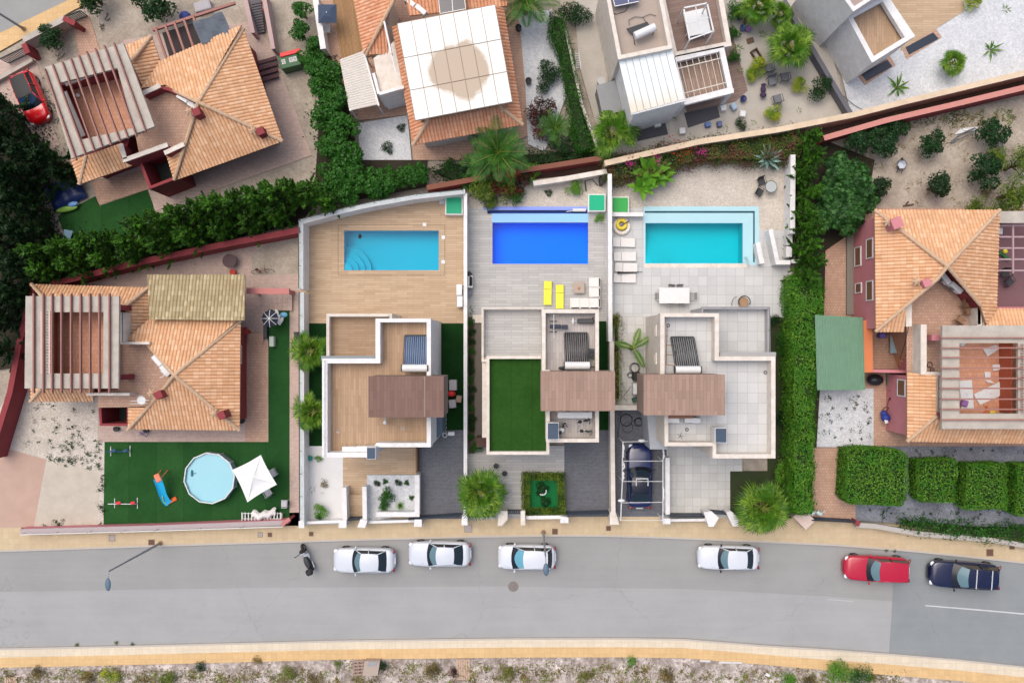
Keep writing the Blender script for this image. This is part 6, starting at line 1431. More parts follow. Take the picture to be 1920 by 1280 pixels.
rt = thing('rowing_machine', 'dark rowing machine with white monitor in the roof corner', 'gym machine', P(1098, 601, zz)); p = P(1097, 602, zz+.4); mb = MB(); mb.rbox((p.x+.05, p.y, zz+.3), (1.1, .32, .18), .05); mb.build('deck', M('grey_pad', (.06, .06, .065), rough=.5), rt); mb = MB(); mb.tube([(p.x-.6, p.y, zz+.35), (p.x-.95, p.y, zz+.5)], .03, 6); mb.rbox((p.x-.8, p.y, zz+.5), (.12, .36, .05), .02); mb.build('monitor', wplastic, rt)
mb = MB(); mb.torus((p.x+.62, p.y+.12, zz+.3), .13, .04, 16, 6); mb.build('flywheel', dark, rt)
def gymbike(px, py, label, rz):
    rt = thing('exercise_bike', None, None); mb = MB(); mb.tube([(-.5, 0, .1), (.5, 0, .1)], .04, 6); mb.tube([(-.2, 0, .1), (-.3, 0, .85)], .03, 6); mb.tube([(.25, 0, .1), (.38, 0, 1.05)], .03, 6); mb.tube([(-.5, -.25, .04), (-.5, .25, .04)], .03, 6); mb.tube([(.5, -.25, .04), (.5, .25, .04)], .03, 6); mb.build('frame', steel, rt)
    mb = MB(); mb.ell((-.32, 0, .9), (.17, .12, .05), 10, 5); mb.build('saddle', blackm, rt, True); mb = MB(); mb.tube([(.3, -.25, 1.1), (.42, 0, 1.06), (.3, .25, 1.1)], .025, 6); mb.build('handlebar', blackm, rt); mb = MB(); mb.torus((.22, 0, .38), .22, .05, 18, 6, Matrix.Rotation(R(90), 3, 'X')); mb.build('flywheel', dark, rt); return rt
for i, (x, y, l, a) in enumerate([(1095, 789, 'exercise machine under the long white air conditioners, upper one', 5), (1098, 808, 'exercise machine by the parapet corner, lower one', -10), (1054, 803, 'exercise machine beside the slate cap', 60)]):
    place('gymbike', lambda: gymbike(0, 0, '', 0), x, y, zz+.5, .9, l, 'gym machine', 'gym machines on the lower roof', rz=R(a), zb=zz)
mb = MB(); p = P(1053, 806, zz+.5); mb.cyl((p.x, p.y, zz), .17, .5, 16); single('white_stool', mb, wplastic, 'small white round stool among the gym machines', 'stool')
mb = MB(); p = P(1108, 663, zz+.4); mb.rbox((p.x, p.y, zz+.2), (.5, .65, .4), .03); mb.torus((p.x, p.y, zz+.45), .15, .05, 16, 6); single('weight_crate', mb, dark, 'dark crate with weight plate beside the solar heater', 'crate')
mb = MB(); p = P(1055, 690, zz+.3); mb.ell((p.x, p.y, zz+.3), (.3, .12, .14), 10, 6); mb.ell((p.x+.35, p.y+.15, zz+.3), (.15, .12, .2), 10, 6); mb.tube([(p.x, p.y, zz+.05), (p.x+2.2, p.y+.1, zz+.05)], .03, 5); single('pump_and_pipe', mb, dark, 'grey pump and pipe below the grey-decked roof heater', 'pump')
# villa C side yard
junk(1195, 729, .62, .8, .85, 'white washing machine in the eastern side yard', wplastic, 'washing_machine', 'washing machine'); junk(1194, 705, .55, .6, .6, 'black storage box below the hose coil', blackm, 'storage_box', 'box')
junk(1193, 749, .55, .3, .35, 'dark green tool box beside the washing machine', M('tool_green', (.05, .12, .10)), 'tool_box', 'box', 15)
def coil(cs, label, z=.18, r=.018):
    mb = MB()
    for (px, py, rr, n) in cs:
        p = P(px, py, z)
        for k in range(n): mb.torus((p.x+random.uniform(-.05, .05), p.y+random.uniform(-.05, .05), z+.02+.03*k), rr*random.uniform(.85, 1.1), r, 26, 5)
    return single('garden_hose', mb, blackm, label, 'hose')
coil([(1190, 690, .36, 3), (1182, 703, .2, 2)], 'coiled black hose beside the black storage box'); coil([(1175, 787, .42, 2), (1176, 802, .35, 1), (1197, 791, .32, 3)], 'coiled black hoses on the dark driveway above the blue car')
mb = MB(); mb.tube([P(1163, 757, .2), P(1159, 790, .2), P(1158, 820, .2), P(1165, 770, .2)], .015, 5); mb.tube([P(1170, 742, .2), P(1183, 724, .2)], .02, 5); single('loose_cable', mb, blackm, 'thin cable trailing along the cream wall of the side yard', 'cable')
for (x, y, l) in ((1472, 603, 'grey bicycle wheels leaning in the shaded east bed, upper pair'),): 
    mb = MB(); p = P(x, y, .5); mb.torus((p.x, p.y, .4), .22, .025, 20, 5); mb.torus((p.x, p.y-.45, .4), .24, .025, 20, 5); mb.tube([(p.x, p.y, .45), (p.x, p.y-.45, .45)], .02, 5); single('bicycle', mb, dark, 'dark bicycle lying in the shaded bed beside the hedge', 'bicycle')
rt = thing('yard_shelf', 'cream yard wall behind the dark driveway hoses', 'wall', P(1180, 762, .15)); mb = MB(); mb.bar(P(1153, 764, 1.2), P(1212, 764, 1.2), .3, 1.1); mb.build('wall_body', cream, rt); mb = MB(); mb.bar(P(1152, 764, 1.24), P(1212, 764, 1.24), .36, .05); mb.build('coping', cream, rt); rt.name = 'garden_wall'
# seat of white birds
for x, y, a, l in ((1523, 962, .3, 'white metal bird ornament at the pink gate pier'), (1536, 962, -.5, 'pale metal bird ornament beside the pink paved entrance')):
    mb = MB(); p = P(x, y, .8); mb.ell((p.x, p.y, .8), (.3, .16, .12), 10, 6, Matrix.Rotation(a, 3, 'Z')); mb.tube([(p.x+.15, p.y, .85), (p.x+.42, p.y+.3, 1.0)], [.05, .015], 6); mb.tube([(p.x-.2, p.y, .85), (p.x-.45, p.y+.35, .95)], [.05, .01], 6); mb.tube([(p.x, p.y, .1), (p.x, p.y, .75)], .03, 6); single('bird_ornament', mb, M('verdigris', (.55, .66, .64), rough=.5), l, 'ornament', smooth=True)
# ================================================================ LOWER LEFT GARDEN
p = P(393, 896, .9); rt = thing('round_pool', 'round above-ground pool with pale blue water on the lawn', 'pool', (p.x, p.y, .13)); n = 12; r_ = 1.83
mb = MB(); vs = []
for k in range(n): a = 2*math.pi*k/n+.13; vs += [(p.x+r_*math.cos(a), p.y+r_*math.sin(a), .13), (p.x+r_*math.cos(a), p.y+r_*math.sin(a), .95)]
mb.add(vs, [(2*k, (2*k+2) % (2*n), (2*k+3) % (2*n), 2*k+1) for k in range(n)]+[(2*k+1, (2*k+3) % (2*n), (2*k+2) % (2*n), 2*k) for k in range(n)]); mb.build('pool_wall', M('grey_liner', (.30, .36, .42), rough=.5), rt)
mb = MB(); mb.tube([vs[2*k+1] for k in list(range(n))+[0]], .05, 8); mb.build('top_rail', wplastic, rt)
for k in range(n): mb = MB(); v = vs[2*k]; mb.tube([(v[0]*1, v[1], .13), (v[0], v[1], .95)], .035, 6); mb.build('leg', wplastic, rt)
mb = MB(); mb.prism([(v[0], v[1]) for v in vs[1::2]], .7, .78); mb.build('water', M('pale_pool_water', (.24, .52, .60), (.2, .46, .54), 1, 6, .08, .6, stain=.3, fineamt=.05, bmp=.02), rt)
mb = MB(); q = P(360, 887, .8); mb.rbox((q.x, q.y, .8), (.16, .45, .1), .03); mb.tube([(q.x+.3, q.y, .82), (q.x+.05, q.y, .85)], .02, 5); mb.build('skimmer', M('teal_plastic', (.04, .16, .22)), rt)
# parasol
rt = thing('square_parasol', 'white square parasol tilted over grey chairs on the lawn', 'parasol', P(477, 900, .13)); z = 2.4
cs = PL([(436, 880.5), (489, 852.5), (519, 908), (464, 941)], z); ap = P(474, 896, z+.55); mb = MB(); vs = []; n = 10
def pan(a, b, mb):
    for i in range(n):
        for j in range(n-i): pass
c0 = sum(cs, Vector())/4
for k in range(4):
    a, b = cs[k], cs[(k+1) % 4]; g = MB()
    rows = []
    for i in range(7):
        t = i/6; row = []
        for j in range(7):
            s_ = j/6; e = a.lerp(b, s_); q = ap.lerp(e, t); q = q+Vector((0, 0, -.10*math.sin(math.pi*t)))+(c0-e)*(.045*math.sin(math.pi*s_)*t); row.append(q)
        rows.append(row)
    g.add([q for r0 in rows for q in r0], [(i*7+j, (i+1)*7+j, (i+1)*7+j+1, i*7+j+1) for i in range(6) for j in range(6)]); g.build('canopy_panel', M('parasol_cloth', (.84, .84, .82), (.72, .72, .70), 1.5, 30, .8, stain=.25, fineamt=.02), rt, True)
mb = MB(); mb.tube([(ap.x, ap.y, .13), (ap.x, ap.y, ap.z+.08)], .03, 8); mb.build('pole', wplastic, rt); mb = MB(); mb.cyl((ap.x, ap.y, .13), .3, .1, 18); mb.build('base', grplastic, rt)
for k in range(4): mb = MB(); mb.tube([ap-Vector((0, 0, .05)), cs[k]-Vector((0, 0, .04))], .018, 5); mb.build('rib', wplastic, rt)
for x, y, a, l in ((512, 886, -60, 'grey garden chair to the right of the white parasol'), (502, 923, -150, 'grey garden chair in front of the white parasol'), (533, 944, -90, 'pale slatted chair by the lawn corner')):
    place('chairL', lambda: chair(M('pale_sling', (.5, .5, .52), rough=.8, obj=True), wplastic), x, y, .5, 1, l, 'chair', 'garden chairs on the lawn', rz=R(a))
# slide
rt = thing('play_slide', 'blue and orange plastic slide on the lawn', 'slide', P(310, 918, .13)); pts = [P(296, 897, 1.3), P(302, 912, 1.1), P(306, 926, .75), P(312, 938, .4), P(318, 943, .3)]
mb = MB(); vs = []; w = .24
for i, q in enumerate(pts):
    d = (pts[min(i+1, 4)]-pts[max(i-1, 0)]); d.z = 0; d.normalize(); s_ = Vector((-d.y, d.x, 0)); vs += [q+s_*(w+.06)+Vector((0, 0, .12)), q+s_*w, q-s_*w, q-s_*(w+.06)+Vector((0, 0, .12))]
mb.add(vs, [(i*4+k, i*4+k+1, i*4+4+k+1, i*4+4+k) for i in range(4) for k in range(3)]); mb.build('chute', M('blue_plastic', (.02, .42, .72), rough=.35, obj=False), rt, True)
mb = MB(); q = P(294, 899, 1.4); mb.rbox((q.x, q.y+.1, 1.25), (.42, .6, .12), .05, R(25)); mb.build('platform', M('coral_plastic', (.80, .22, .12), rough=.4), rt)
for s_ in (-.25, .25): mb = MB(); mb.tube([(q.x+s_, q.y+.5, .13), (q.x+s_*.8, q.y+.1, 1.2)], .04, 6); mb.build('leg', M('coral_plastic', (.80, .22, .12), rough=.4), rt)
mb = MB(); q = P(322, 938, .25); mb.rbox((q.x, q.y, .22), (.75, .3, .14), .05, R(28)); mb.build('landing', M('orange_plastic', (.75, .13, .02), rough=.4), rt); mb = MB(); mb.tube([P(304, 930, .8), P(307, 940, .45), P(315, 947, .2)], .04, 6); mb.build('edge_rail', M('green_plastic', (.35, .62, .25), rough=.4), rt)
# see saws
def seesaw(px, py, label, colb, seats, L=1.4, rz=0):
    q = P(px, py, .4); rt = thing('see_saw', label, 'see-saw', (q.x, q.y, .13), 'see-saws on the lawn'); rt.rotation_euler = (0, 0, rz)
    mb = MB(); mb.tube([(-L/2, 0, .35), (L/2, 0, .35)], .03, 6); mb.build('beam', colb, rt, local=True); mb = MB(); mb.tube([(-L*.33, -.35, .03), (-L*.33, .35, .03)], .03, 6); mb.tube([(-L*.33, 0, .03), (-L*.33, 0, .34)], .03, 6); mb.tube([(L*.5, -.4, .03), (L*.5, .4, .03)], .03, 6); mb.tube([(L*.5, 0, .03), (L*.5, 0, .34)], .03, 6); mb.build('stand', wplastic, rt, local=True)
    for x in (-.1, .42): mb = MB(); mb.rbox((x*L, .08, .42), (.32, .22, .07), .03, .2); mb.build('seat', seats, rt, local=True)
seesaw(229, 944, 'white see-saw with two red seats on the lawn', wplastic, M('red_seat', (.70, .03, .06), rough=.4), 2.0)
seesaw(219, 846, 'dark blue see-saw with pale ends at the lawn edge', M('blue_frame', (.02, .08, .2)), M('navy_seat', (.02, .07, .16), rough=.5), 1.7)
# draped rack & pallets by the street wall
mb = MB(); 
for i in range(13): q = P(455+i*6, 967, .4); mb.bar((q.x, q.y-.45, .55), (q.x, q.y+.3, .55), .07, .04)
mb.bar(P(455, 962, .5), P(528, 962, .5), .05, .04); mb.bar(P(455, 972, .5), P(528, 972, .5), .05, .04); mb.bar(P(455, 962, .5), P(455, 972, .5), .05, .35); mb.bar(P(528, 962, .5), P(528, 972, .5), .05, .35)
single('slatted_bench', mb, galv, 'pale slatted bench under the crumpled white sheet', 'bench')
mb = MB(); rows = []
for i in range(13):
    for j in range(7):
        u, v = i/12, j/6; q = P(472+u*44, 957+v*15+3*math.sin(u*5), .8); h = .75+.25*math.sin(u*math.pi)*math.sin(v*math.pi)+.06*math.sin(i*2.1+j*1.7); mb.v.append((q.x, q.y+.1*math.sin(i*1.3), h-.25*(j in (0, 6))))
for i in range(12):
    for j in range(6): mb.f.append((i*7+j, (i+1)*7+j, (i+1)*7+j+1, i*7+j+1)); mb.uv.append([(0, 0)]*4); mb.m.append(0)
single('crumpled_sheet', mb, M('white_sheet', (.75, .72, .70), rough=.8), 'crumpled white sheet on the slatted bench by the street wall', 'sheet', smooth=True)
junk(509, 640, .35, .75, .5, 'pale green box beside the lawn strip', M('mint_box', (.45, .52, .45)), 'storage_box', 'box', z0=.13); junk(497, 622, .28, 1.0, .45, 'black slatted bench beside the folded parasol', dark, 'garden_bench', 'bench'); junk(554.5, 636, .3, 1.1, .5, 'dark bench against the long white wall', dark, 'garden_bench', 'bench')
rt = thing('black_parasol', 'black parasol with white spokes at the top of the lawn strip', 'parasol', P(508, 597, .13)); q = P(506, 597, 2.0); mb = MB(); mb.lathe([(0, .22), (.3, .16), (.62, 0)], (q.x, q.y, 1.95), 8); mb.build('canopy', M('black_cloth', (.02, .022, .04), rough=.7), rt)
for k in range(8): a = k*math.pi/4; mb = MB(); mb.tube([(q.x, q.y, 2.19), (q.x+.3*math.cos(a), q.y+.3*math.sin(a), 2.13), (q.x+.62*math.cos(a), q.y+.62*math.sin(a), 1.97)], .022, 4); mb.build('rib', wplastic, rt)
mb = MB(); mb.tube([(q.x, q.y, .13), (q.x, q.y, 2.2)], .025, 6); mb.build('pole', galv, rt)
mb = MB(); 
for k in range(7): q = P(520+random.uniform(-8, 10), 592+random.uniform(-8, 12), .8); mb.ell(q, (.3, .14, .1), 8, 5, Matrix.Rotation(random.uniform(0, 3), 3, 'Z'))
single('heap_of_covers', mb, M('white_sheet', (.75, .72, .70), rough=.8), 'heap of white and blue covers beside the black parasol', 'covers')
mb = MB(); q = P(532, 590, .9); mb.ell(q, (.28, .2, .14), 10, 6); single('blue_bag', mb, M('light_blue', (.15, .42, .60)), 'light blue bag on the heap beside the black parasol', 'bag')
mb = MB(); mb.bar(P(462, 545, 2.2), P(542, 546, 2.2), .42, .25)
for x in (470, 536): q = P(x, 546, 2.0); mb.box((q.x, q.y, 1.05), (.25, .25, 2.0))
single('entrance_lintel', mb, M('pink_beam', (.50, .20, .18), (.4, .15, .14), 2, 15, .8), 'pink porch beam between the olive roof and the long white wall', 'porch beam')
for k in range(5): 
    pass
mb = MB()
for k in range(4): mb.bar(P(516+k*9, 552, .2+.06*k), P(516+k*9, 582, .2+.06*k), .34, .1)
single('porch_steps', mb, palepave, 'pale tiled steps below the pink porch beam', 'steps')
mb = MB()
for k in range(4): mb.bar(P(465, 628+k*5.2, .5-.1*k), P(494, 628+k*5.2, .5-.1*k), .2, .12)
single('terrace_steps', mb, pinkpave, 'terracotta steps beside the black slatted bench', 'steps')
# bicycles & table in rear yard
def bicycle():
    rt = thing('bicycle', None, None); Mx = Matrix.Rotation(R(70), 3, 'X')
    for x in (-.5, .5): mb = MB(); mb.torus((x, 0, .33), .31, .018, 26, 5, Mx); w = mb.build('wheel', black, rt)
    mb = MB()
    for a, b in (((-.5, 0, .33), (-.15, .02, .3)), ((-.5, 0, .33), (-.2, .1, .75)), ((-.15, .02, .3), (-.22, .12, .85)), ((-.15, .02, .3), (.35, .1, .75)), ((-.2, .1, .72), (.35, .12, .8)), ((.5, 0, .33), (.35, .14, .9))): mb.tube([a, b], .018, 6)
    mb.build('frame', M('bike_frame', (.25, .03, .03), rough=.4), rt); mb = MB(); mb.tube([(.33, -.12, .95), (.36, .14, .95), (.33, .4, .95)], .014, 5); mb.build('handlebar', dark, rt); mb = MB(); mb.ell((-.24, .14, .9), (.13, .07, .03), 8, 5); mb.build('saddle', blackm, rt); return rt
place('bike', bicycle, 492, 509, .4, 1, 'dark bicycle leaning in the rear yard behind the olive roof', 'bicycle', None, rz=R(5)); place('bike', bicycle, 1668, 741, .4, .95, 'pale bicycle leaning at the wall of the right pink house', 'bicycle', None, rz=R(80))
mb = MB(); q = P(430, 489, .8); mb.cyl((q.x, q.y, .78), .5, .04, 22); mb.tube([(q.x, q.y, .13), (q.x, q.y, .78)], .04); mb.lathe([(0, 0), (.25, 0), (.25, .03)], (q.x, q.y, .13), 12)
single('round_table', mb, M('dark_maroon', (.07, .03, .035), rough=.5), 'dark round table in the rear yard above the olive roof', 'table')
for x, y, l in ((436, 510, 'small red round stool above the olive roof'), (463, 622, 'small red flower pot beside the lower pink house')): mb = MB(); q = P(x, y, .5); mb.lathe([(.0, 0), (.16, 0), (.22, .4), (.19, .4), (.0, .36)], (q.x, q.y, .13), 14); single('red_pot', mb, M('red_clay', (.45, .06, .04)), l, 'pot')
for x, y, l in ((217, 804, 'black plant pot below the stair court'), (273, 806, 'black plant pot under the terracotta eave'), (453, 789, 'black lantern box at the corner of the lower pink house')):
    mb = MB(); q = P(x, y, .4); mb.lathe([(0, 0), (.15, 0), (.2, .3), (.17, .3), (0, .26)], (q.x, q.y, .12), 12); single('plant_pot', mb, blackm, l, 'pot')
mb = MB(); q = P(268, 816, .5)
for a, b in (((-.4, 0, .1), (.3, .25, .5)), ((-.4, .2, .1), (.35, -.1, .5)), ((.3, .25, .1), (.35, -.1, .5)), ((-.1, .25, .3), (.3, .2, .3))): mb.tube([q+Vector(a)-Vector((0, 0, .4)), q+Vector(b)-Vector((0, 0, .3))], .025, 5)
single('toy_tricycle', mb, M('violet_metal', (.14, .1, .28), rough=.4), 'small violet tricycle on the paving above the lawn', 'tricycle')
# top left garden
rt = thing('playhouse', 'green toy playhouse with white windows and red roof edge', 'playhouse', P(548, 115, .1)); C0 = P(546, 117, .8); mb = MB(); mb.rbox((C0.x, C0.y, .65), (1.5, .95, 1.1), .03, R(14)); mb.build('wall', M('dark_green_plastic', (.04, .12, .05), rough=.5), rt); mb = MB(); q = P(543, 98, 1.4); mb.rbox((q.x, q.y, 1.25), (1.5, .3, .12), .03, R(14)); mb.build('roof', M('red_plastic', (.7, .03, .03), rough=.4), rt)
for dx in (-.45, .1, .4):
    mb = MB(); c = Vector((C0.x, C0.y, 1.21))+Vector((dx*math.cos(R(14)), dx*math.sin(R(14)), 0)); mb.rbox(c, (.26, .34, .03), .01, R(14)); w = mb.build('window', wplastic, rt); mb = MB(); mb.box(c+Vector((0, 0, .012)), (.18, .26, .02), R(14)); mb.build('pane', tint, w)
mb = MB()
for i in range(11):
    for j in range(9):
        u, v = i/10, j/8; q = P(76+u*62+v*22, 350-u*28+v*46, .6); mb.v.append((q.x, q.y, .55+.12*abs(math.sin(u*math.pi*3.5))-.3*(j in (0, 8) or i in (0, 10))))
for i in range(10):
    for j in range(8): mb.f.append((i*9+j, i*9+j+1, (i+1)*9+j+1, (i+1)*9+j)); mb.uv.append([(0, 0)]*4); mb.m.append(0)
single('inflatable_castle_cover', mb, M('navy_vinyl', (.012, .03, .12), (.01, .02, .07), 2, 12, .35, stain=.5), 'folded navy blue vinyl cover with ribs beside the tilted pink house', 'cover', smooth=True)
mb = MB(); q = P(125, 392, .4)
mb.ell(q, (.85, .22, .16), 14, 7, Matrix.Rotation(R(12), 3, 'Z')); single('toy_boat', mb, M('lime_plastic', (.25, .45, .08), rough=.4), 'lime green inflatable toy beside the navy vinyl cover', 'toy', smooth=True)
mb = MB(); q = P(137, 383, .5); mb.ell(q, (.4, .2, .16), 12, 6, Matrix.Rotation(R(15), 3, 'Z')); single('toy_float', mb, M('sky_plastic', (.2, .4, .75), rough=.4), 'pale blue inflatable toy beside the navy vinyl cover', 'toy', smooth=True)
mb = MB(); a = [P(120, 430, .9), P(137, 433, .5), P(128, 456, .5), P(118, 448, .5)]; mb.add(a+[v-Vector((0, 0, .06)) for v in a], [(0, 1, 2, 3), (7, 6, 5, 4), (0, 4, 5, 1), (1, 5, 6, 2), (2, 6, 7, 3), (3, 7, 4, 0)]); single('toy_tent', mb, M('pale_blue_cloth', (.35, .55, .68)), 'pale blue toy tent at the edge of the cypress row', 'tent')
junk(252, 416, .75, .5, .45, 'white storage chest on the dark turf', M('ivory', (.62, .60, .52)), 'storage_chest', 'chest')
junk(379, 11, 1.2, .7, .5, 'grey and white garden sofa at the top edge by the patio', M('sofa_grey', (.42, .40, .42)), 'garden_sofa', 'sofa', 15); mb = MB(); q = P(347, 31, .6); mb.ell(q, (.42, .38, .35), 12, 7); single('blue_covered_grill', mb, M('royal_cover', (.05, .07, .25), rough=.7), 'grill under a blue cover beside the patio beams', 'grill')
mb = MB(); q = P(141, 176, 4.0); mb.lathe([(0, 0), (.12, 0), (.14, .2), (0, .2)], (q.x, q.y, 3.5), 14); single('white_bucket', mb, wplastic, 'small white bucket on the tilted roof terrace', 'bucket')
mb = MB()
for k in range(12): mb.bar(P(470+k*.6, 5+k*5, 1.2-.08*k), P(489+k*.6, 1+k*5, 1.2-.08*k), .3, .16)
single('garden_stair', mb, M('dark_steps', (.13, .12, .13), rough=.9), 'dark garden stair descending at the top edge', 'stair')
for (a, b, l) in (((458, -10), (474, 62), 'pinkish wall left of the dark garden stair'), ((494, -10), (512, 92), 'pinkish wall right of the dark garden stair')): lotwall([a, b], 1.3, .25, l, mat=M('pinkish_wall', (.50, .36, .34), rough=.85))
mb = MB()
for k in range(4): mb.bar(P(484+k*1.5, 118+k*11, .55), P(518+k*1, 108+k*11, .55), .25, .2)
single('garden_bench', mb, M('maroon_slats', (.10, .05, .055)), 'dark stepped planters beside the green playhouse', 'planter')
# house 3 deck things
rt = thing('blue_parasol', 'small square dark blue parasol on the slatted deck', 'parasol', P(612, 23, .3)); q = P(612, 23, 2.2); mb = MB(); mb.lathe([(0, .3), (.4, .22), (.93, 0)], (q.x, q.y, 1.9), 4); mb.xf(Matrix.Translation((q.x, q.y, 0)) @ Matrix.Rotation(R(42+4), 4, 'Z') @ Matrix.Translation((-q.x, -q.y, 0))); mb.build('canopy', M('slate_cloth', (.055, .08, .13), rough=.8), rt); mb = MB(); mb.tube([(q.x, q.y, .3), (q.x, q.y, 2.2)], .03, 6); mb.build('pole', galv, rt)
rt = thing('side_table', 'small white square table on the slatted deck', 'table', P(611, 53, .3)); q = P(611, 53, .8); mb = MB(); mb.rbox((q.x, q.y, .75), (.58, .6, .05), .02); mb.build('table_top', wplastic, rt)
for sx in (-.22, .22):
    for sy in (-.22, .22): mb = MB(); mb.tube([(q.x+sx, q.y+sy, .3), (q.x+sx, q.y+sy, .73)], .025, 6); mb.build('leg', wplastic, rt)
for x, y, l in ((972, 51, 'black plant pot on the terracotta paving near the feather palm'), (991, 151, 'black plant pot at the edge of the white gravel')): mb = MB(); q = P(x, y, .5); mb.lathe([(0, 0), (.2, 0), (.24, .4), (.2, .4), (0, .34)], (q.x, q.y, .1), 16); single('plant_pot', mb, blackm, l, 'pot')
# house 4 roof and yard
rt = thing('solar_water_heater', 'water heater tank with black pipes on the grey roof at the top', 'solar heater', P(1205, 55, 5.35)); mb = MB(); mb.tube([P(1190, 68, 6.0), P(1228, 51, 6.0)], .26, 18); mb.build('tank', wplastic, rt); mb = MB(); mb.prism([tuple(v[:2]) for v in PL([(1175, 53), (1214, 40), (1221, 50), (1186, 64)], 5.7)], 5.5, 5.6, bottom=True); mb.build('collector', dark, rt)
mb = MB(); mb.tube([P(1188, 70, 5.9), P(1190, 84, 5.35)], .03, 5); mb.tube([P(1226, 56, 5.9), P(1224, 66, 5.35)], .03, 5); mb.tube([P(1180, 48, 5.4), P(1179, 38, 5.4), P(1190, 32, 5.4), P(1205, 33, 5.4), P(1212, 42, 5.4)], .02, 5); mb.tube([P(1205, 33, 5.4), P(1218, 27, 5.4), P(1230, 30, 5.4)], .02, 5); mb.build('pipes', dark, rt)
rt = thing('solar_panel_array', 'blue solar panel at the top edge of the grey roof', 'solar panel', P(1170, 0, 5.35)); mb = MB(); mb.prism([tuple(v[:2]) for v in PL([(1146, -16), (1195, -24), (1198, 3), (1153, 12)], 5.9)], 5.8, 5.88, bottom=True); mb.build('panel', glass('blue_cells', '182c60', .15), rt); mb = MB()
for a, b in (((1146, -16), (1153, 12)), ((1153, 12), (1198, 3)), ((1175, -20), (1179, 7)), ((1149, -2), (1197, -10))): mb.bar(P(*a, 5.9), P(*b, 5.9), .05, .03)
mb.build('frame', wplastic, rt); rt.name = 'solar_panel_set'
mb = MB(); mb.tube([P(1140, 22, 5.35), P(1155, 27, 5.35), P(1172, 22, 5.35), P(1178, 12, 5.35)], .018, 5); single('roof_cable', mb, blackm, 'loose black cable on the grey roof at the top', 'cable')
rt = thing('garden_shed', 'grey sheet-roofed shed against the white house wall', 'shed', P(1145, 182, .1)); pts = PL([(1120, 162), (1156, 151), (1170, 205), (1132, 214)], 2.1); mb = MB(); mb.prism([(v.x, v.y) for v in pts], .1, 2.0); mb.build('wall', M('shed_grey', (.22, .22, .22)), rt); mb = MB(); o_, i_ = offset([(v.x, v.y) for v in pts], -.08); mb.prism([(v.x, v.y) for v in i_], 2.0, 2.06, bottom=True); mb.build('roof', M('shed_roof', (.26, .27, .27), (.2, .2, .2), 2, 15, .7), rt)
mb = MB(); q = P(1128, 152, .8); mb.cyl((q.x, q.y, .1), .3, .7, 18); single('water_butt', mb, M('pale_drum', (.5, .5, .48)), 'pale round water butt beside the grey shed', 'water butt')
mb = MB()
for k in range(7): mb.bar(P(1079, 98+k*4.4, .5), P(1087, 97+k*4.4, .5), .04, .04)
mb.bar(P(1079, 96, .5), P(1082, 128, .5), .05, .05); mb.bar(P(1086, 94, .5), P(1090, 127, .5), .05, .05); mb.xf(Matrix.Identity(4)); o_ = single('ladder', mb, galv, 'aluminium ladder lying in the concrete yard', 'ladder'); o_.location.z = .12
for x, y, w, d, l, m_, r0 in ((1357, 202, .42, .42, 'white cube stool nearest the dark slate mat', wplastic, 10), (1393, 213, .45, .45, 'white cube stool in the palm garden', wplastic, -8), (1280, 245, .45, .45, 'white cube stool between the slate mats', wplastic, 5), (1377, 199, .4, .5, 'blue and white patterned stool in the palm garden', M('blue_white', (.4, .5, .6)), 30), (1328, 233, .4, .35, 'blue striped cushion beside the slate mat', M('blue_stripe', (.12, .2, .42)), 8), (1350, 232, .35, .4, 'navy and white cushion beside the slate mat', M('navy_white', (.12, .15, .28)), 8), (1233, 232, .5, .45, 'white box on the western slate mat', galv, 14)):
    junk(x, y, w, d, .4, l, m_, 'garden_stool' if 'stool' in l else ('cushion' if 'cushion' in l else 'box'), 'stool' if 'stool' in l else ('cushion' if 'cushion' in l else 'box'), r0, .12)
for x, y, a, l in ((1441, 128, 190, 'grey armchair in the palm garden, left of three'), (1471, 145, 190, 'grey armchair in the palm garden, middle of three'), (1447, 152, 10, 'dark grey chair with bag in the palm garden'), (1457, 186, 195, 'grey armchair in the palm garden, nearest the boundary wall')):
    place('chairP', lambda: chair(M('palm_chair_grey', (.16, .165, .18), rough=.8, obj=True), dark), x, y, .5, 1.25, l, 'chair', 'grey armchairs in the palm garden', rz=R(a))
mb = MB(); q = P(1431, 168, .5); mb.ell(q, (.2, .3, .2), 10, 6); mb.ell(q+Vector((0, -.4, 0)), (.25, .2, .18), 10, 6); mb.ell(q+Vector((.05, .35, -.05)), (.2, .12, .15), 10, 6); single('toy_bike_heap', mb, M('purple_toy', (.06, .035, .08)), 'dark purple heap of toys on the pale garden floor', 'toys')
for x, y, c, l in ((1393, 52, (.05, .09, .2), 'blue garden pot beside the palm bed'), (1403, 54, (.25, .12, .35), 'lilac garden pot beside the palm bed'), (1388, 32, (.04, .07, .07), 'dark teal pot beside the palm bed'), (1400, 38, (.1, .04, .04), 'dark red pot beside the palm bed'), (1394, 185, (.03, .03, .12), 'navy pot at the corner of the brown patio')):
    mb = MB(); q = P(x, y, .4); mb.lathe([(0, 0), (.16, 0), (.24, .35), (.2, .38), (0, .3)], (q.x, q.y, .1), 14); single('garden_pot', mb, M('pot%d' % x, c, rough=.4), l, 'pot')
mb = MB(); q = P(1407, 76, .2); mb.rbox((q.x, q.y, .15), (.5, .38, .1), .02, .3); single('brown_mat', mb, M('brown_mat', (.14, .09, .06)), 'small brown mat on the pale garden floor', 'mat')
rt = thing('raised_planter', 'narrow wooden planter trough beside the palm garden', 'planter', P(1420, 105, .1)); mb = MB(); pts = PL([(1408, 96), (1419, 89), (1433, 112), (1422, 118)], .45); ring(mb, [(v.x, v.y) for v in pts], .06, .45, .1, .2); mb.build('trough', M('planter_wood', (.12, .08, .06)), rt)
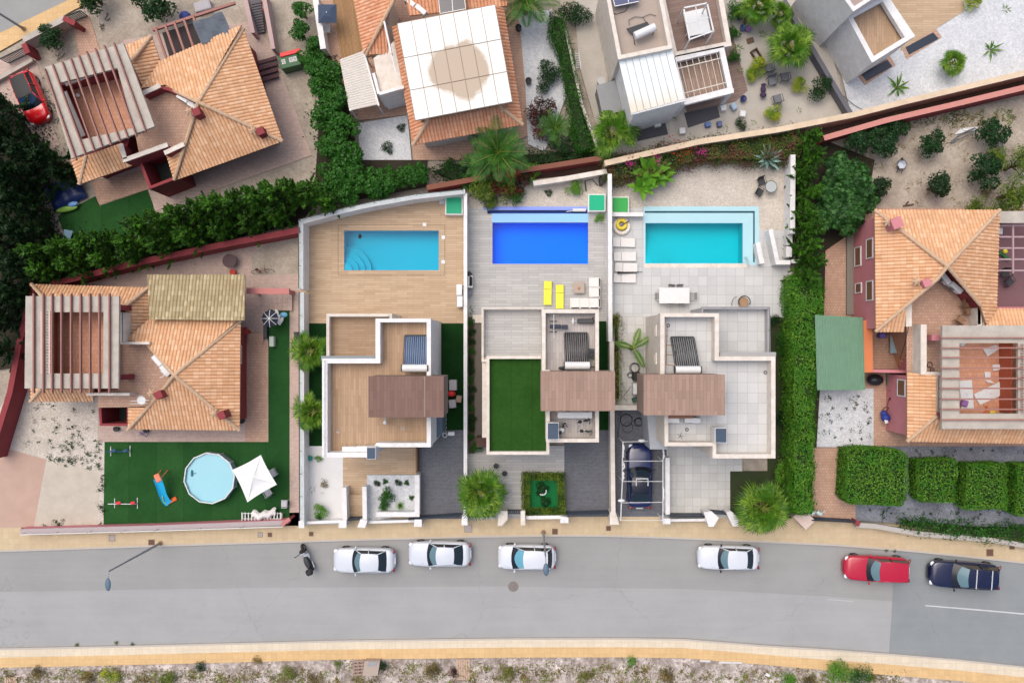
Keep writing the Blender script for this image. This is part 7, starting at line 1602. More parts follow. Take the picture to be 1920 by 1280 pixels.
# right pink house clutter
rt = thing('garden_shed', 'green corrugated shed roof between hedge and orange wall', 'shed', P(1575, 660, .1)); pts = PL([(1532, 596), (1616, 598), (1618, 726), (1536, 726)], 2.5); mb = MB(); mb.prism([(v.x, v.y) for v in pts], .1, 2.45); mb.build('wall', M('shed_green_wall', (.1, .16, .12)), rt)
mb = MB(); vs = []; n = 120
for i in range(n+1): t = i/n; z = 2.6+(.03, .05, .03, 0)[i % 4]; vs += [P(1528+t*90, 590+t*5, z), P(1532+t*90, 731, z)]
mb.add(vs, [(2*i, 2*i+1, 2*i+3, 2*i+2) for i in range(n)]); mb.build('corrugated_roof', M('green_sheet', (.19, .33, .22), (.15, .27, .18), 1.2, 8, .6, stain=.5), rt)
mb = MB(); mb.tube([P(1528, 706, .9), P(1528, 725, .9)], .2, 14); single('white_water_tank', mb, wplastic, 'white cylindrical tank at the corner of the green shed', 'tank')
mb = MB(); q = P(1641, 712, .6); mb.ell(q, (.6, .42, .4), 12, 8); single('bin_bag', mb, M('bin_bag', (.02, .022, .028), rough=.35), 'large black bin bag beside the green shed', 'bin bag', smooth=True)
mb = MB(); 
for k in range(4): mb.bar(P(1664, 702+k*6, .5), P(1686, 702+k*6, .5), .18, .04)
mb.bar(P(1665, 700, .45), P(1665, 722, .45), .06, .3); mb.bar(P(1685, 700, .45), P(1685, 722, .45), .06, .3); single('grey_pallet', mb, M('weathered_plank', (.2, .18, .15)), 'grey weathered pallet between bin bag and pink wall', 'pallet')
mb = MB(); q = P(1656, 629, .7); mb.rbox((q.x, q.y, .45), (.5, .36, .55), .06); single('laundry_basket', mb, M('violet_plastic', (.16, .12, .42), rough=.5), 'violet laundry basket in the sunken yard', 'basket')
rt = thing('ping_pong_table', 'pale blue table in the sunken yard beside the stair', 'table', P(1676, 642, .1)); q = P(1676, 644, .8); mb = MB(); mb.rbox((q.x, q.y, .78), (.5, 1.4, .06), .02); mb.build('table_top', M('pale_blue_top', (.28, .42, .48), rough=.5), rt)
for sx in (-.2, .2):
    for sy in (-.6, .6): mb = MB(); mb.tube([(q.x+sx, q.y+sy, .1), (q.x+sx, q.y+sy, .76)], .02, 5); mb.build('leg', galv, rt)
rt.name = 'yard_table'
mb = MB(); q = P(1661, 783, .7); mb.ell(q, (.34, .3, .3), 10, 7); mb.ell(q+Vector((-.1, .3, -.1)), (.25, .25, .25), 10, 7); single('blue_covered_toy', mb, M('cobalt', (.03, .05, .28), rough=.6), 'cobalt blue covered push toy on the pink paving', 'toy', smooth=True)
mb = MB(); q = P(1662, 790, .9); mb.rbox(q, (.26, .3, .1), .04, .3); single('white_cloth', mb, wplastic, 'white cloth on the cobalt blue covered toy', 'cloth')
mb = MB(); q = P(1662, 770, .5); mb.torus(q, .26, .03, 18, 5); mb.torus(q+Vector((.25, .1, 0)), .2, .03, 18, 5, Matrix.Rotation(.8, 3, 'X')); single('pushchair_frame', mb, M('maroon_frame', (.08, .03, .03)), 'dark pushchair frame behind the cobalt toy', 'pushchair')
zt = 3.85
for px, l in (([(1844, 654), (1869, 646), (1876, 653), (1853, 668)], 'crumpled pale sheet near the top of the beamed terrace'), ([(1862, 684), (1891, 681), (1893, 691), (1863, 695)], 'white board lying in the middle of the beamed terrace'), ([(1847, 697), (1858, 697), (1858, 709), (1848, 709)], 'small square pale board on the beamed terrace'), ([(1826, 739), (1879, 714), (1891, 735), (1838, 759)], 'large slanting white board on the beamed terrace'), ([(1800, 714), (1823, 712), (1827, 766), (1803, 766)], 'tall pale grey board beside the violet crate'), ([(1802, 642), (1814, 641), (1808, 649), (1802, 649)], 'torn white scrap on the beamed terrace'), ([(1848, 712), (1857, 712), (1866, 718), (1855, 718)], 'small torn scrap below the square board')):
    mb = MB(); mb.prism([tuple(v[:2]) for v in PL(px, zt+.1)], zt, zt+.05, bottom=True); c = [sum(a for a, b in px)/4, sum(b for a, b in px)/4]; v = P(*c, zt+.1); mb.box((v.x, v.y, zt+.07), (.05, .2, .05), .5); single('board', mb, wplastic, l, 'board')
junk(1810, 756, .42, .42, .3, 'violet crate on the pale grey board', M('violet_crate', (.30, .14, .36)), 'crate', 'crate', -18, zt+.06)
mb = MB(); q = P(1862, 773, zt+.3); mb.ell(q, (.25, .14, .1), 10, 6); single('yellow_toy', mb, M('yellow_toy', (.8, .55, .05), rough=.4), 'yellow toy at the foot of the beamed terrace', 'toy'); mb = MB(); mb.tube([P(1849, 760, zt+.2), P(1852, 768, zt+.2), P(1844, 774, zt+.2), P(1858, 775, zt+.2)], .05, 6); single('orange_toy', mb, M('orange_plastic', (.75, .13, .02), rough=.4), 'orange toy track beside the yellow toy', 'toy')
for x, y, a, l in ((1811, 569, 80, 'wooden folding chair on the upper terrace, topmost of three'), (1813, 583, 95, 'wooden folding chair on the upper terrace, middle of three'), (1800, 600, 140, 'wooden folding chair on the upper terrace, nearest the slab')):
    place('chairWd', lambda: chair(M('teak', (.26, .15, .09), rough=.7, obj=True), wood), x, y, 4.2, 1.0, l, 'chair', 'folding chairs on the upper terrace', rz=R(a), zb=3.75)
actop(1774, 522, 5.0, 'white air conditioner under the ridge of the right pink house, nearer the ridge', R(-52), w=.85); actop(1794, 539, 5.0, 'white air conditioner under the ridge of the right pink house, lower one', R(-40), w=.95)
coil([(1744, 683, .2, 2), (1748, 692, .12, 2)], 'small tangled cable coil on the terrace of the right pink house', 3.75, .015)
for x, y, a, l in ((1883, 512, 0, 'dark patio chair under the mauve beams, upper one'), (1890, 528, 40, 'dark patio chair under the mauve beams, lower one')): place('chairD', lambda: chair(dk_, dark), x, y, .7, 1.2, l, 'chair', 'dark patio chairs', rz=R(a), zb=.3)
mb = MB(); q = P(1885, 471, .8); mb.ell(q, (.18, .18, .12)); single('yellow_ball', mb, M('yellow_ball', (.75, .65, .05), rough=.5), 'yellow ball under the mauve patio beams', 'ball', smooth=True)
mb = MB(); q = P(1882, 479, .6); mb.box(q, (.9, .2, .1), R(-35)); mb.box(q+Vector((.1, -.15, .05)), (.7, .12, .1), R(-40)); single('green_toy_track', mb, M('green_track', (.03, .16, .04)), 'dark green toy track under the mauve patio beams', 'toy')
junk(1876, 433, .35, .5, .6, 'white box in the corner of the mauve patio', wplastic, 'box', 'box', 0, .3)
# wheelbarrow
rt = thing('wheelbarrow', 'wheelbarrow with pale tray standing in the orchard', 'wheelbarrow', P(1690, 309, .1)); q = P(1690, 309, .5); mb = MB(); mb.lathe([(0, 0), (.2, 0), (.36, .25)], (q.x, q.y, .35), 6); mb.build('tray', M('tray_grey', (.52, .56, .62), rough=.4), rt); mb = MB(); mb.torus((q.x, q.y, .6), .37, .03, 6, 5); mb.tube([(q.x-.1, q.y-.1, .35), (q.x-.35, q.y-.6, .5)], .025, 5); mb.tube([(q.x+.2, q.y-.1, .35), (q.x+.0, q.y-.65, .5)], .025, 5); mb.build('frame', dark, rt); mb = MB(); mb.torus((q.x+.15, q.y+.4, .28), .13, .04, 14, 6, Matrix.Rotation(R(90), 3, 'Y')); mb.build('wheel', black, rt)
mb = MB(); mb.tube([P(1782, 268, .3), P(1800, 252, .3), P(1828, 240, .35)], .05, 6); mb.tube([P(1782, 268, .3), P(1805, 258, .4), P(1835, 242, .45)], .04, 6); single('grey_pipes', mb, M('pipe_grey', (.14, .15, .17)), 'bundle of grey pipes lying in the orchard', 'pipes')
mb = MB()
for k in range(8): mb.bar(P(1872, 258+k*6, .3), P(1880, 257+k*6, .3), .05, .04)
mb.bar(P(1871, 255, .3), P(1873, 305, .3), .05, .05); mb.bar(P(1880, 254, .3), P(1882, 304, .3), .05, .05); single('ladder', mb, M('pipe_grey', (.14, .15, .17)), 'old grey ladder lying among the orchard shrubs', 'ladder')
mb = MB()
for a, b in (((1694, 386), (1713, 383)), ((1699, 383), (1703, 378))): mb.tube([P(*a, .2), P(*b, .2)], .06, 6)
single('log', mb, bark, 'short dark log on the orchard soil', 'log')
for a, b, l in (((1805, 246), (1850, 238), 'white plastic sheet beside the grey pipes'),): mb = MB(); mb.prism([tuple(v[:2]) for v in PL([(1802, 241), (1835, 237), (1837, 243), (1790, 252)], .25)], .15, .2, bottom=True); mb.ell(P(1815, 244, .2), (.4, .1, .08)); single('plastic_sheet', mb, wplastic, l, 'sheet')
# vacant lot
mb = MB()
for k in range(5): mb.bar(P(661, 1240+k*6.2, .22), P(683, 1238+k*6.2, .22), .13, .04)
for x in (664, 672, 680): mb.bar(P(x, 1239, .17), P(x, 1266, .17), .08, .1)
single('wooden_pallet', mb, M('pallet_wood', (.34, .24, .2), (.2, .14, .12), 4, 12, .9), 'pinkish wooden pallet on the vacant lot beside the crate', 'pallet')
rt = thing('utility_box', 'beige utility box with grey lid on the vacant lot', 'box', P(696, 1252, 0)); mb = MB(); mb.prism([tuple(v[:2]) for v in PL([(683, 1239), (712, 1239), (708, 1266), (680, 1266)], .7)], 0, .7); mb.build('casing', M('beige_concrete', (.42, .34, .28)), rt); mb = MB(); mb.prism([tuple(v[:2]) for v in PL([(691, 1240), (708, 1240), (704, 1248), (688, 1248)], .74)], .7, .74); mb.build('lid', grplastic, rt)
mb = MB()
for k in range(6): mb.bar(P(857.5+k*4.3, 1235, .1), P(857.5+k*4.3, 1274, .1), .15, .05)
single('plank_walkway', mb, M('pink_planks', (.50, .36, .27), (.4, .28, .2), 3, 10, .9), 'short walkway of pale planks across the vacant lot', 'walkway')
mb = MB()
for k in range(6): mb.bar(P(10+k*4, 1269, .12), P(10+k*4, 1290, .12), .13, .05)
single('wooden_pallet', mb, M('pink_planks', (.50, .36, .27)), 'pale pallet at the bottom left corner', 'pallet')
for x, y, w, l in ((1322, 1238, 20, 'shorter loose white kerb stone at the edge of the vacant lot'), (1370, 1241, 44, 'longer loose white kerb stone at the edge of the vacant lot')):
    mb = MB(); mb.bar(P(x-w/2, y, .2), P(x+w/2, y+1, .2), .14, .15); single('kerb_stone', mb, M('white_kerb', (.62, .60, .56)), l, 'kerb stone')
junk(1440, 1265, .35, .22, .15, 'small white block on the dark rubble at lower right', wplastic, 'block', 'block', -30, 0)

for px, lab in (([(1444, 205), (1470, 215), (1545, 205)], 'x'),): pass
mb = MB(); mb.tube([P(1575, 175, .2), P(1600, 196, .2), P(1628, 212, .2)], .02, 5); single('garden_hose', mb, dark, 'thin grey hose crossing the white gravel to the boundary wall', 'hose')
for k, (x, y, r_) in enumerate(((303, 148, .25), (200, 36, .18), (112, 108, .16), (190, 50, .15))):
    mb = MB()
    for q in range(5): c = P(x+random.uniform(-4, 4), y+random.uniform(-4, 4), .15); mb.tube([c, c+Vector((random.uniform(-.3, .3), random.uniform(-.3, .3), .05))], .03, 5)
    single('twig_heap', mb, bark, ['small heap of twigs on the tilted roof side yard', 'few dark twigs beside the entrance path', 'few twigs near the round dark shrub', 'short twigs left of the large dark bush'][k], 'twigs')
# windows of the white houses
for (f, y, z) in ((P(1130, 0, 6).x+.02, P(0, 45, 4).y, 3.6),):
    pass
# ================================================================ VEGETATION
bed = M('shaded_bed_soil', (.030, .024, .016), (.055, .045, .03), 1.5, 12, .95, stain=.5)  # soil coloured near-black to carry the shade under the trees
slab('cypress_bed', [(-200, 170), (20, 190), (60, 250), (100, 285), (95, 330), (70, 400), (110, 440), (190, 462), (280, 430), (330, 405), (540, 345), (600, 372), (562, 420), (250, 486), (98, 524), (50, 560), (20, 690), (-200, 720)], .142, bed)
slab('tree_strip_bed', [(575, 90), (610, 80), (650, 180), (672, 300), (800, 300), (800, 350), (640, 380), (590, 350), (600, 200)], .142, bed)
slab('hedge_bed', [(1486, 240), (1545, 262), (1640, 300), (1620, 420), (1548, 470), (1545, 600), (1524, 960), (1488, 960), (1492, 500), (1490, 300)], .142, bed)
slab('patio_shade_sheet', [(304, 62), (392, 34), (412, 72), (318, 108)], .15, M('patio_shade', (.05, .04, .04), (.1, .08, .07), 2, 10, .9))  # dark sheet laid to paint the shade beneath the patio beams
def cyp(k): return lambda: plume_proto('cypress', 'cyp', 1.0, 4.6, 36+3*k, .12, 84)
GA = 'cypresses in the row above the long red wall'
row = [(92, 478, 1.3), (135, 470, 1.25), (176, 462, 1.2), (212, 455, 1.25), (250, 458, 1.1), (288, 432, 1.4), (322, 424, 1.35), (356, 412, 1.4), (390, 402, 1.35), (424, 396, 1.4), (458, 388, 1.35), (492, 380, 1.35), (526, 372, 1.4), (556, 362, 1.3), (590, 368, 1.25), (618, 380, 1.0), (150, 500, 1.2), (205, 490, 1.1), (255, 478, 1.1), (310, 462, 1.15), (365, 445, 1.2), (420, 432, 1.1), (475, 420, 1.1), (520, 405, 1.0), (100, 510, 1.2)]
for i, (x, y, s) in enumerate(row):
    place('cyp%d' % (i % 3), cyp(i % 3), x, y, 2.6, s*1.12, 'dark green feathery cypress in the long row above the red wall', 'cypress tree', GA, sz=s*.95)
GB = 'dark cypresses massed along the left edge'
row = [(8, 205, 1.5), (22, 262, 1.5), (62, 290, 1.3), (10, 318, 1.5), (96, 300, 1.2), (48, 335, 1.4), (12, 372, 1.4), (52, 385, 1.4), (20, 428, 1.5), (62, 440, 1.4), (20, 488, 1.5), (62, 500, 1.4), (14, 545, 1.5), (42, 560, 1.2), (12, 600, 1.3), (4, 655, 1.2), (-20, 250, 1.5), (-20, 340, 1.5), (-20, 450, 1.5), (-20, 560, 1.5), (112, 325, .9)]
for i, (x, y, s) in enumerate(row):
    place('cypd%d' % (i % 2), lambda: plume_proto('cypress', 'dk', 1.0, 4.6, 36, .13, 84), x, y, 2.6, s*1.15, 'very dark cypress in the mass along the left edge', 'cypress tree', GB, sz=s*.9)
GC_ = 'cypresses at the head of the tall hedge'
for i, (x, y, s) in enumerate([(1518, 262, 1.0), (1520, 295, 1.05), (1508, 330, 1.0), (1518, 365, 1.05), (1510, 400, 1.0), (1515, 432, 1.1), (1512, 465, 1.1), (1520, 495, 1.1), (1510, 520, 1.0)]):
    place('cyp%d' % (i % 3), cyp(i % 3), x, y, 2.6, s*1.1, 'green feathery cypress above the tall hedge beside the orchard', 'cypress tree', GC_, sz=s*.95)
hedge([(1486, 520), (1540, 520), (1544, 600), (1528, 620), (1524, 960), (1488, 960)], 2.6, 'lime2', 'long tall green hedge between the eastern villa and the right pink house', leaf=.14, dens=330, loose=.35)
# broadleaf row between house 1 and house 3
GD = 'bright broadleaf trees between the pink house and the slatted deck'
def lau(k): return lambda: shrub_proto('laurel_tree', 'hedge', 1.0, 1.1, 1500, .19, 16, 1.2)
row = [(560, 12, .8), (556, 50, .9), (585, 78, .8), (572, 100, .8), (592, 120, 1.1), (618, 140, 1.2), (602, 165, 1.1), (630, 185, 1.3), (612, 215, 1.3), (640, 240, 1.3), (620, 268, 1.3), (650, 292, 1.35), (632, 322, 1.3), (664, 335, 1.3), (650, 355, 1.2), (696, 338, 1.25), (728, 336, 1.2), (762, 332, 1.1), (784, 318, .9), (708, 358, .9), (614, 350, 1.1)]
for i, (x, y, s) in enumerate(row): place('lau%d' % (i % 3), lau(i), x, y, 2.2, s*.92, 'bright green broadleaf tree in the dense strip beside the slatted deck', 'tree', GD)
def citr(): return shrub_proto('citrus_tree', 'citrus', 1.0, .9, 1500, .16, 16, .8)
for x, y, s, l in ((1612, 262, 1.15, 'large dark citrus tree below the red boundary wall, left part'), (1650, 268, 1.2, 'dark citrus tree below the red boundary wall, shaded side'), (1680, 238, 1.0, 'brighter citrus tree touching the red boundary wall'), (1745, 268, 1.05, 'round green citrus tree between two orchard walls'), (1859, 250, 1.2, 'round green citrus tree beside the grey pipes'), (1648, 350, 1.0, 'very dark round tree at the edge of the fig'), (1754, 349, 1.2, 'very dark round tree alone in the middle of the orchard'), (1843, 325, 1.35, 'dark orchard tree beside the old grey ladder')):
    place('citd' if 'very' in l else 'cit', (lambda: shrub_proto('citrus_tree', 'dk', 1.0, .9, 1500, .16, 16, .8)) if 'very' in l else citr, x, y, 1.2, s*.95, l, 'tree')
for x, y, s, l in ((1574, 320, 1.3, 'large-leaved fig tree beside the cypress column, upper part'), (1600, 352, 1.5, 'large-leaved fig tree, middle and broadest'), (1560, 368, 1.4, 'large-leaved fig tree leaning to the pool gravel'), (1585, 400, 1.5, 'large-leaved fig tree nearest the pink wall'), (1545, 410, 1.2, 'large-leaved fig tree at the cypress foot'), (1632, 378, .9, 'small outer fig tree beside the very dark tree'), (1615, 318, .9, 'small fig tree at the top of the fig clump')):
    place('fig', lambda: shrub_proto('fig_tree', 'fig', 1.0, .9, 1300, .24, 16, .9, .8), x, y, 1.8, s*.95, l, 'tree')
for x, y, s, l in ((1893, 365, 1.6, 'yellow-green feathery tree at the right edge, largest'), (1905, 310, 1.4, 'yellow-green feathery tree at the right edge, upper'), (1868, 300, 1.0, 'lime green shrub beside the old grey ladder'), (1870, 395, 1.1, 'brownish green shrub above the concrete canopy'), (1836, 385, .9, 'low olive shrub above the terracotta ridge')):
    place('ols', lambda: shrub_proto('feathery_tree', 'ol', 1.0, .9, 1900, .12, 14, .9, .35), x, y, 1.5, s, l, 'tree')
place('dry', lambda: shrub_proto('dry_shrub', 'dry', 1.0, .6, 700, .12, 10, .3, .3), 1863, 352, 1.6, .6, 'straw coloured dry shrub among the right edge trees', 'shrub')
for x, y, s, l in ((97, 72, 1.0, 'round dark shrub near the mailbox wall'), (296, 18, 1.5, 'large dark green bush at the top edge left of the patio beams'), (178, -2, 1.2, 'dark bush cut by the top edge beside the street')): place('cit', citr, x, y, 1.0, s*.95, l, 'shrub')
place('rb', lambda: shrub_proto('round_bush', 'lime', 1.0, .9, 1500, .1, 18, .1), 1075, 350, .8, .78, 'round clipped green bush on the gravel behind the blue pool', 'bush')
place('sm', lambda: shrub_proto('small_bush', 'citrus', 1.0, .8, 500, .16, 10, .1), 1030, 360, .4, .36, 'small bush left of the round clipped bush', 'bush')
place('sm', None, 724, 276, .4, .55, 'small dark shrub alone on the white gravel square', 'shrub'); place('sm', None, 752, 240, .4, .4, 'small dark shrub at the corner of the white gravel square', 'shrub')
# flowering belt behind the pools
hedge([(1136, 300), (1200, 286), (1300, 266), (1420, 256), (1500, 243), (1505, 262), (1498, 296), (1440, 300), (1350, 298), (1290, 304), (1240, 326), (1145, 336)], 1.5, 'boug', 'loose flowering creeper belt below the long cream boundary wall', 'flowering_hedge', .12, 420, loose=.6, rough=.2)
hedge([(800, 318), (860, 300), (960, 286), (1118, 276), (1122, 292), (960, 318), (860, 345)], .9, 'citrus', 'low dark shrubbery between white panelled house and the red wall', 'shrubbery', .14, 140, loose=.5, rough=.15)
hedge([(1036, 20), (1058, 30), (1075, 110), (1092, 200), (1115, 280), (1085, 280), (1068, 200), (1052, 110), (1030, 50)], 1.9, 'hedge', 'narrow ivy hedge beside the concrete yard', 'ivy_hedge', .12, 150, loose=.3)
hedge([(1150, 590), (1163, 590), (1165, 680), (1166, 752), (1152, 752)], .9, 'scrub', 'narrow creeper strip with orange tips along the cream wall', 'creeper', .1, 170, loose=.4, rough=.12)
def flowers(pts, kind, label, n=60, r=.35, z=1.35, cat='flowers', name='flower_cluster'):
    C_ = []
    for x, y in pts: q = P(x, y, z); C_.append(np.array(q)+RNG.normal(0, 1, (n, 3))*np.array([r, r, .1]))
    C_ = np.vstack(C_); c = C_.mean(0); o = leafmesh(name, C_, np.tile([0, 0, 1.], (len(C_), 1)), .1, .8, None, LM(kind), .5, c); o.location = c; return tag(o, label, cat)
flowers([(1226, 298), (1230, 292), (1180, 306)], 'flow', 'magenta bougainvillea blossom above the banana plant', 50, .22, 1.85); flowers([(1314, 286), (1318, 284)], 'flow', 'magenta blossom in the middle of the creeper belt', 40, .18, 1.85)
flowers([(1270, 276), (1280, 283), (1262, 270), (1296, 280)], 'rflow', 'reddish blossom scattered in the creeper belt', 22, .35, 1.8)['kind'] = 'stuff'
for x, y, s, k, l in ((884, 338, 1.0, 'hedge', 'green shrub beside the smaller feather palm'), (925, 330, 1.2, 'hedge', 'broad green shrub at the foot of the feather palm'), (952, 358, 1.0, 'ol', 'olive shrub hanging over the blue pool gravel'), (990, 322, .9, 'lime', 'light green shrub right of the red blossoms'), (905, 352, 1.3, 'ol', 'olive green shrub spilling over the wall beside the villa corner'), (945, 345, 1.2, 'red', 'reddish leaved shrub behind the blue pool'), (975, 340, 1.05, 'red', 'dark red shrub next to the pinkish wall'), (968, 366, .8, 'hedge', 'green shrub hanging over the back gravel'), (918, 378, .7, 'ol', 'small olive shrub at the head of the grey steps'), (1015, 205, 1.1, 'red', 'dark maroon shrub beside the terracotta paving, upper'), (1018, 235, 1.0, 'red', 'dark maroon shrub beside the terracotta paving, lower'), (1028, 130, .9, 'citrus', 'green shrub beside the white gravel, upper'), (1022, 152, .8, 'citrus', 'green shrub beside the white gravel, lower'), (1052, 270, 1.0, 'citrus', 'dark shrub at the end of the ivy hedge'), (1080, 245, .9, 'hedge', 'bright shrub at the foot of the ivy hedge'), (1100, 262, .8, 'lime', 'bright bush beside the big fan palm'), (1068, 20, .9, 'citrus', 'dark bush by the white house at the top'), (1090, 28, .9, 'citrus', 'second dark bush by the white house at the top'), (840, 308, .6, 'hedge', 'shrub left of the feather palm'), (1382, 18, .9, 'hedge', 'leafy bush at the corner of the brown roof deck')):
    place('sh_'+k, lambda: shrub_proto('garden_shrub', k, 1.0, .8, 1300, .13, 14, .4, .5), x, y, 1.0, s, l, 'shrub')
flowers([(944, 318), (955, 312), (935, 322), (962, 328)], 'rflow', 'bright red blossom above the red wall behind the blue pool', 60, .3, 1.6)
flowers([(492, 2), (497, 12)], 'rflow', 'red blossom beside the dark garden stair', 40, .2, 1.0)
# palms
def fp(): return fanpalm_proto('fan_palm', 'palm', 1.8, 2.4, 24)
def fpd(): return fanpalm_proto('fan_palm', 'palm', 1.85, 2.0, 15)
for x, y, s, l, k, z in ((903, 921, 1.08, 'big fan palm in the front garden between the two western driveways', 0, 2.2), (1429, 949, 1.14, 'big fan palm spreading over the pavement at the east bed', 0, 2.2), (1480, 90, 1.0, 'round bright fan palm in the pale garden, crown seen from above', 0, 2.2), (1150, 247, 1.05, 'large fan palm beside the concrete yard', 1, 2.6), (586, 658, .9, 'fan palm in the narrow west lawn, upper of the two', 1, 1.6), (590, 772, .88, 'fan palm in the narrow west lawn, lower of the two', 1, 1.6), (1424, 10, .85, 'fan palm cut by the top edge beside the brown roof deck', 0, 2.2), (1463, 24, .6, 'smaller fan palm below the top edge palm', 1, 1.4), (1786, 118, .56, 'stocky yellow-green fan palm on the eastern white gravel', 0, 1.2)):
    place('fp%d' % k, fpd if k else fp, x, y, z, s, l, 'palm tree')
def fe(): return featherpalm_proto('feather_palm', 'palmd', 2.4, 2.6, 22, .75)
for x, y, s, l in ((934, 288, 1.05, 'feather palm with upright fronds above the red wall'), (985, -2, 1.0, 'feather palm cut by the top edge beside the white panels'), (898, 300, .6, 'smaller feather palm left of the red blossoms'), (1042, 232, .55, 'small spiky palm among the dark shrubs')): place('fe', fe, x, y, 2.6, s, l, 'palm tree')
place('fe3', lambda: featherpalm_proto('feather_palm', 'palm', 1.55, 1.3, 4, .42, 30, 5, .5), 1188, 652, 1.5, 1.0, 'young feather palm with four long fronds in the eastern side yard', 'palm tree', rz=R(25))
def ban(): return rosette_proto('banana_plant', 'lime', 1.3, 12, .22, 1.0, (60, 15))
for x, y, s, l in ((1222, 318, 1.25, 'leafy banana plant behind the eastern turquoise pool'), (1208, 346, 1.0, 'smaller banana plant by the gravel edge'), (1242, 326, .95, 'banana plant nearest the open gravel')): place('ban', ban, x, y, 1.7, s*1.1, l, 'banana plant', zb=.9)
place('aga', lambda: rosette_proto('agave', 'aga', .95, 26, .08, .8, (80, 20)), 1443, 296, 1.6, 1.4, 'blue-grey spiky agave behind the bistro table', 'agave', zb=1.0); place('aga', None, 1452, 312, .4, .6, 'smaller blue-grey agave next to the bistro table', 'agave')
def yuc(): return rosette_proto('yucca', 'palm', .72, 13, .05, .5, (50, 0))
for x, y, s, l in ((1687, 162, 1.6, 'yucca with few long blades on white gravel near the skylights'), (1862, 91, 1.35, 'pale yucca on the white gravel towards the right edge'), (1890, 15, .7, 'grey-green tuft in the top right corner'), (1500, 205, .5, 'small yellowing yucca by the boundary wall'), (1461, 212, .55, 'low yucca at the foot of the boundary wall'), (1415, 228, .5, 'yellow banana-like tuft by the boundary wall'), (1362, 238, .5, 'green tuft beside the navy cushion'), (1333, 250, .4, 'tiny tuft near the boundary wall'), (880, 582, .8, 'dark palm tuft below the barbecue'), (760, 322, .6, 'bright tuft at the corner of the white gravel square'), (1432, 62, .7, 'dark spiky tuft in the pale garden'), (1386, 88, .7, 'spiky tuft along the brown deck edge, upper'), (1390, 130, .6, 'spiky tuft along the brown deck edge, lower'), (1264, 222, .5, 'tuft between the two slate mats')):
    place('yuc', yuc, x, y, .4, s, l, 'yucca')
for x, y, s, k, l in ((1450, 212, .8, 'yel', 'yellow-green sprawling plant by the boundary wall'), (1423, 125, .8, 'yel', 'yellow-green shrub spilling from the wooden trough'), (1412, 140, .65, 'yel', 'bright yellow shrub beside the brown patio'), (1823, 5, .8, 'yel', 'yellow-green bush at the top right edge'), (1500, 160, .75, 'yel', 'lime bush in the pale garden below the round palm'), (1537, 165, 1.0, 'citrus', 'dark green spiky bush beside the grey concrete wall'), (1392, 232, .5, 'citrus', 'small dark bush at the boundary wall'), (1376, 60, .6, 'hedge', 'green creeper along the white house wall'), (1378, 105, .6, 'hedge', 'green clump along the brown deck edge'), (1465, 884, .85, 'lime', 'light green leafy bush between villa and hedge'), (1468, 640, .75, 'hedge', 'leafy plant in the shaded east bed'), (1473, 660, .6, 'hedge', 'lower leafy plant in the shaded east bed'), (1467, 785, .7, 'citrus', 'dark shrub in the shaded east bed'), (1452, 600, .5, 'citrus', 'small shrub at the head of the shaded east bed'), (884, 790, .4, 'citrus', 'shrub at the lower end of the alley strip'), (893, 838, .6, 'hedge', 'leafy shrub behind the big front palm'), (1124, 408, .42, 'lime', 'potted green plant beside the blue pool'), (1155, 600, .5, 'ol', 'orange-green shrub at the head of the creeper strip')):
    place('sh_'+k, lambda: shrub_proto('garden_shrub', k, 1.0, .8, 1300, .13, 14, .4, .5), x, y, .7, s, l, 'shrub')
GS = 'small round shrubs in the narrow alley strip'
for i in range(13):
    place('sh_hedge' if i % 3 == 0 else 'sh_citrus', lambda: shrub_proto('garden_shrub', 'citrus', 1.0, .8, 1300, .13, 14, .4, .5), 881+(i % 2)*2, 604+i*18, .7, .38, 'small round shrub in the narrow alley strip between the villas', 'shrub', GS)
# front gardens
for x, y, s, key, l in ((719, 957, .55, 'grass', 'bright spiky grass tuft in the planted gravel bed, left one'), (750, 948, .55, 'grass', 'bright spiky grass tuft in the planted gravel bed, right one')):
    place('grass', lambda: rosette_proto('grass_tuft', 'lime', .85, 60, .02, .5, (85, 10)), x, y, .6, s*1.1, l, 'grass tuft', zb=.34)
for x, y, s, k, l in ((726, 928, .72, 'hedge', 'tall green shrub in the middle of the planted gravel bed'), (720, 945, .5, 'hedge', 'lower half of the green shrub in the planted gravel bed'), (771, 933, .25, 'hedge', 'little round shrub at the wall of the planted gravel bed'), (706, 906, .28, 'citrus', 'low creeping plant at the upper left of the planted gravel bed'), (722, 903, .26, 'hedge', 'low creeping plant at the upper middle of the planted gravel bed'), (746, 905, .3, 'citrus', 'low creeping plant at the upper right of the planted gravel bed'), (762, 905, .26, 'hedge', 'low creeping plant nearest the driveway wall'), (602, 955, .6, 'lime', 'leafy bush on the white screed near the street wall'), (598, 968, .35, 'hedge', 'small shrub on the white screed near the street'), (596, 859, .3, 'lime', 'small leafy plant at the head of the white screed')):
    place('sh_'+k, lambda: shrub_proto('garden_shrub', k, 1.0, .8, 1300, .13, 14, .4, .5), x, y, .5, s, l, 'shrub', zb=.15)
place('yuc', yuc, 584, 918, .4, .6, 'yellow-green yucca lying over the white screed', 'yucca'); place('dry', None, 608, 905, .4, .45, 'wilted brown plant on the white screed', 'plant')
mb = MB(); q = P(582, 858, .3); mb.lathe([(0, 0), (.14, 0), (.2, .3), (.16, .3), (0, .25)], (q.x, q.y, .15), 12); single('teal_pot', mb, M('teal_pot', (.02, .22, .18), rough=.4), 'teal pot beside the small leafy plant', 'pot')
mb = MB(); q = P(604, 925, .2); mb.torus((q.x, q.y, .17), .1, .02, 16, 5); single('small_hoop', mb, galv, 'small metal ring lying on the white screed', 'ring')
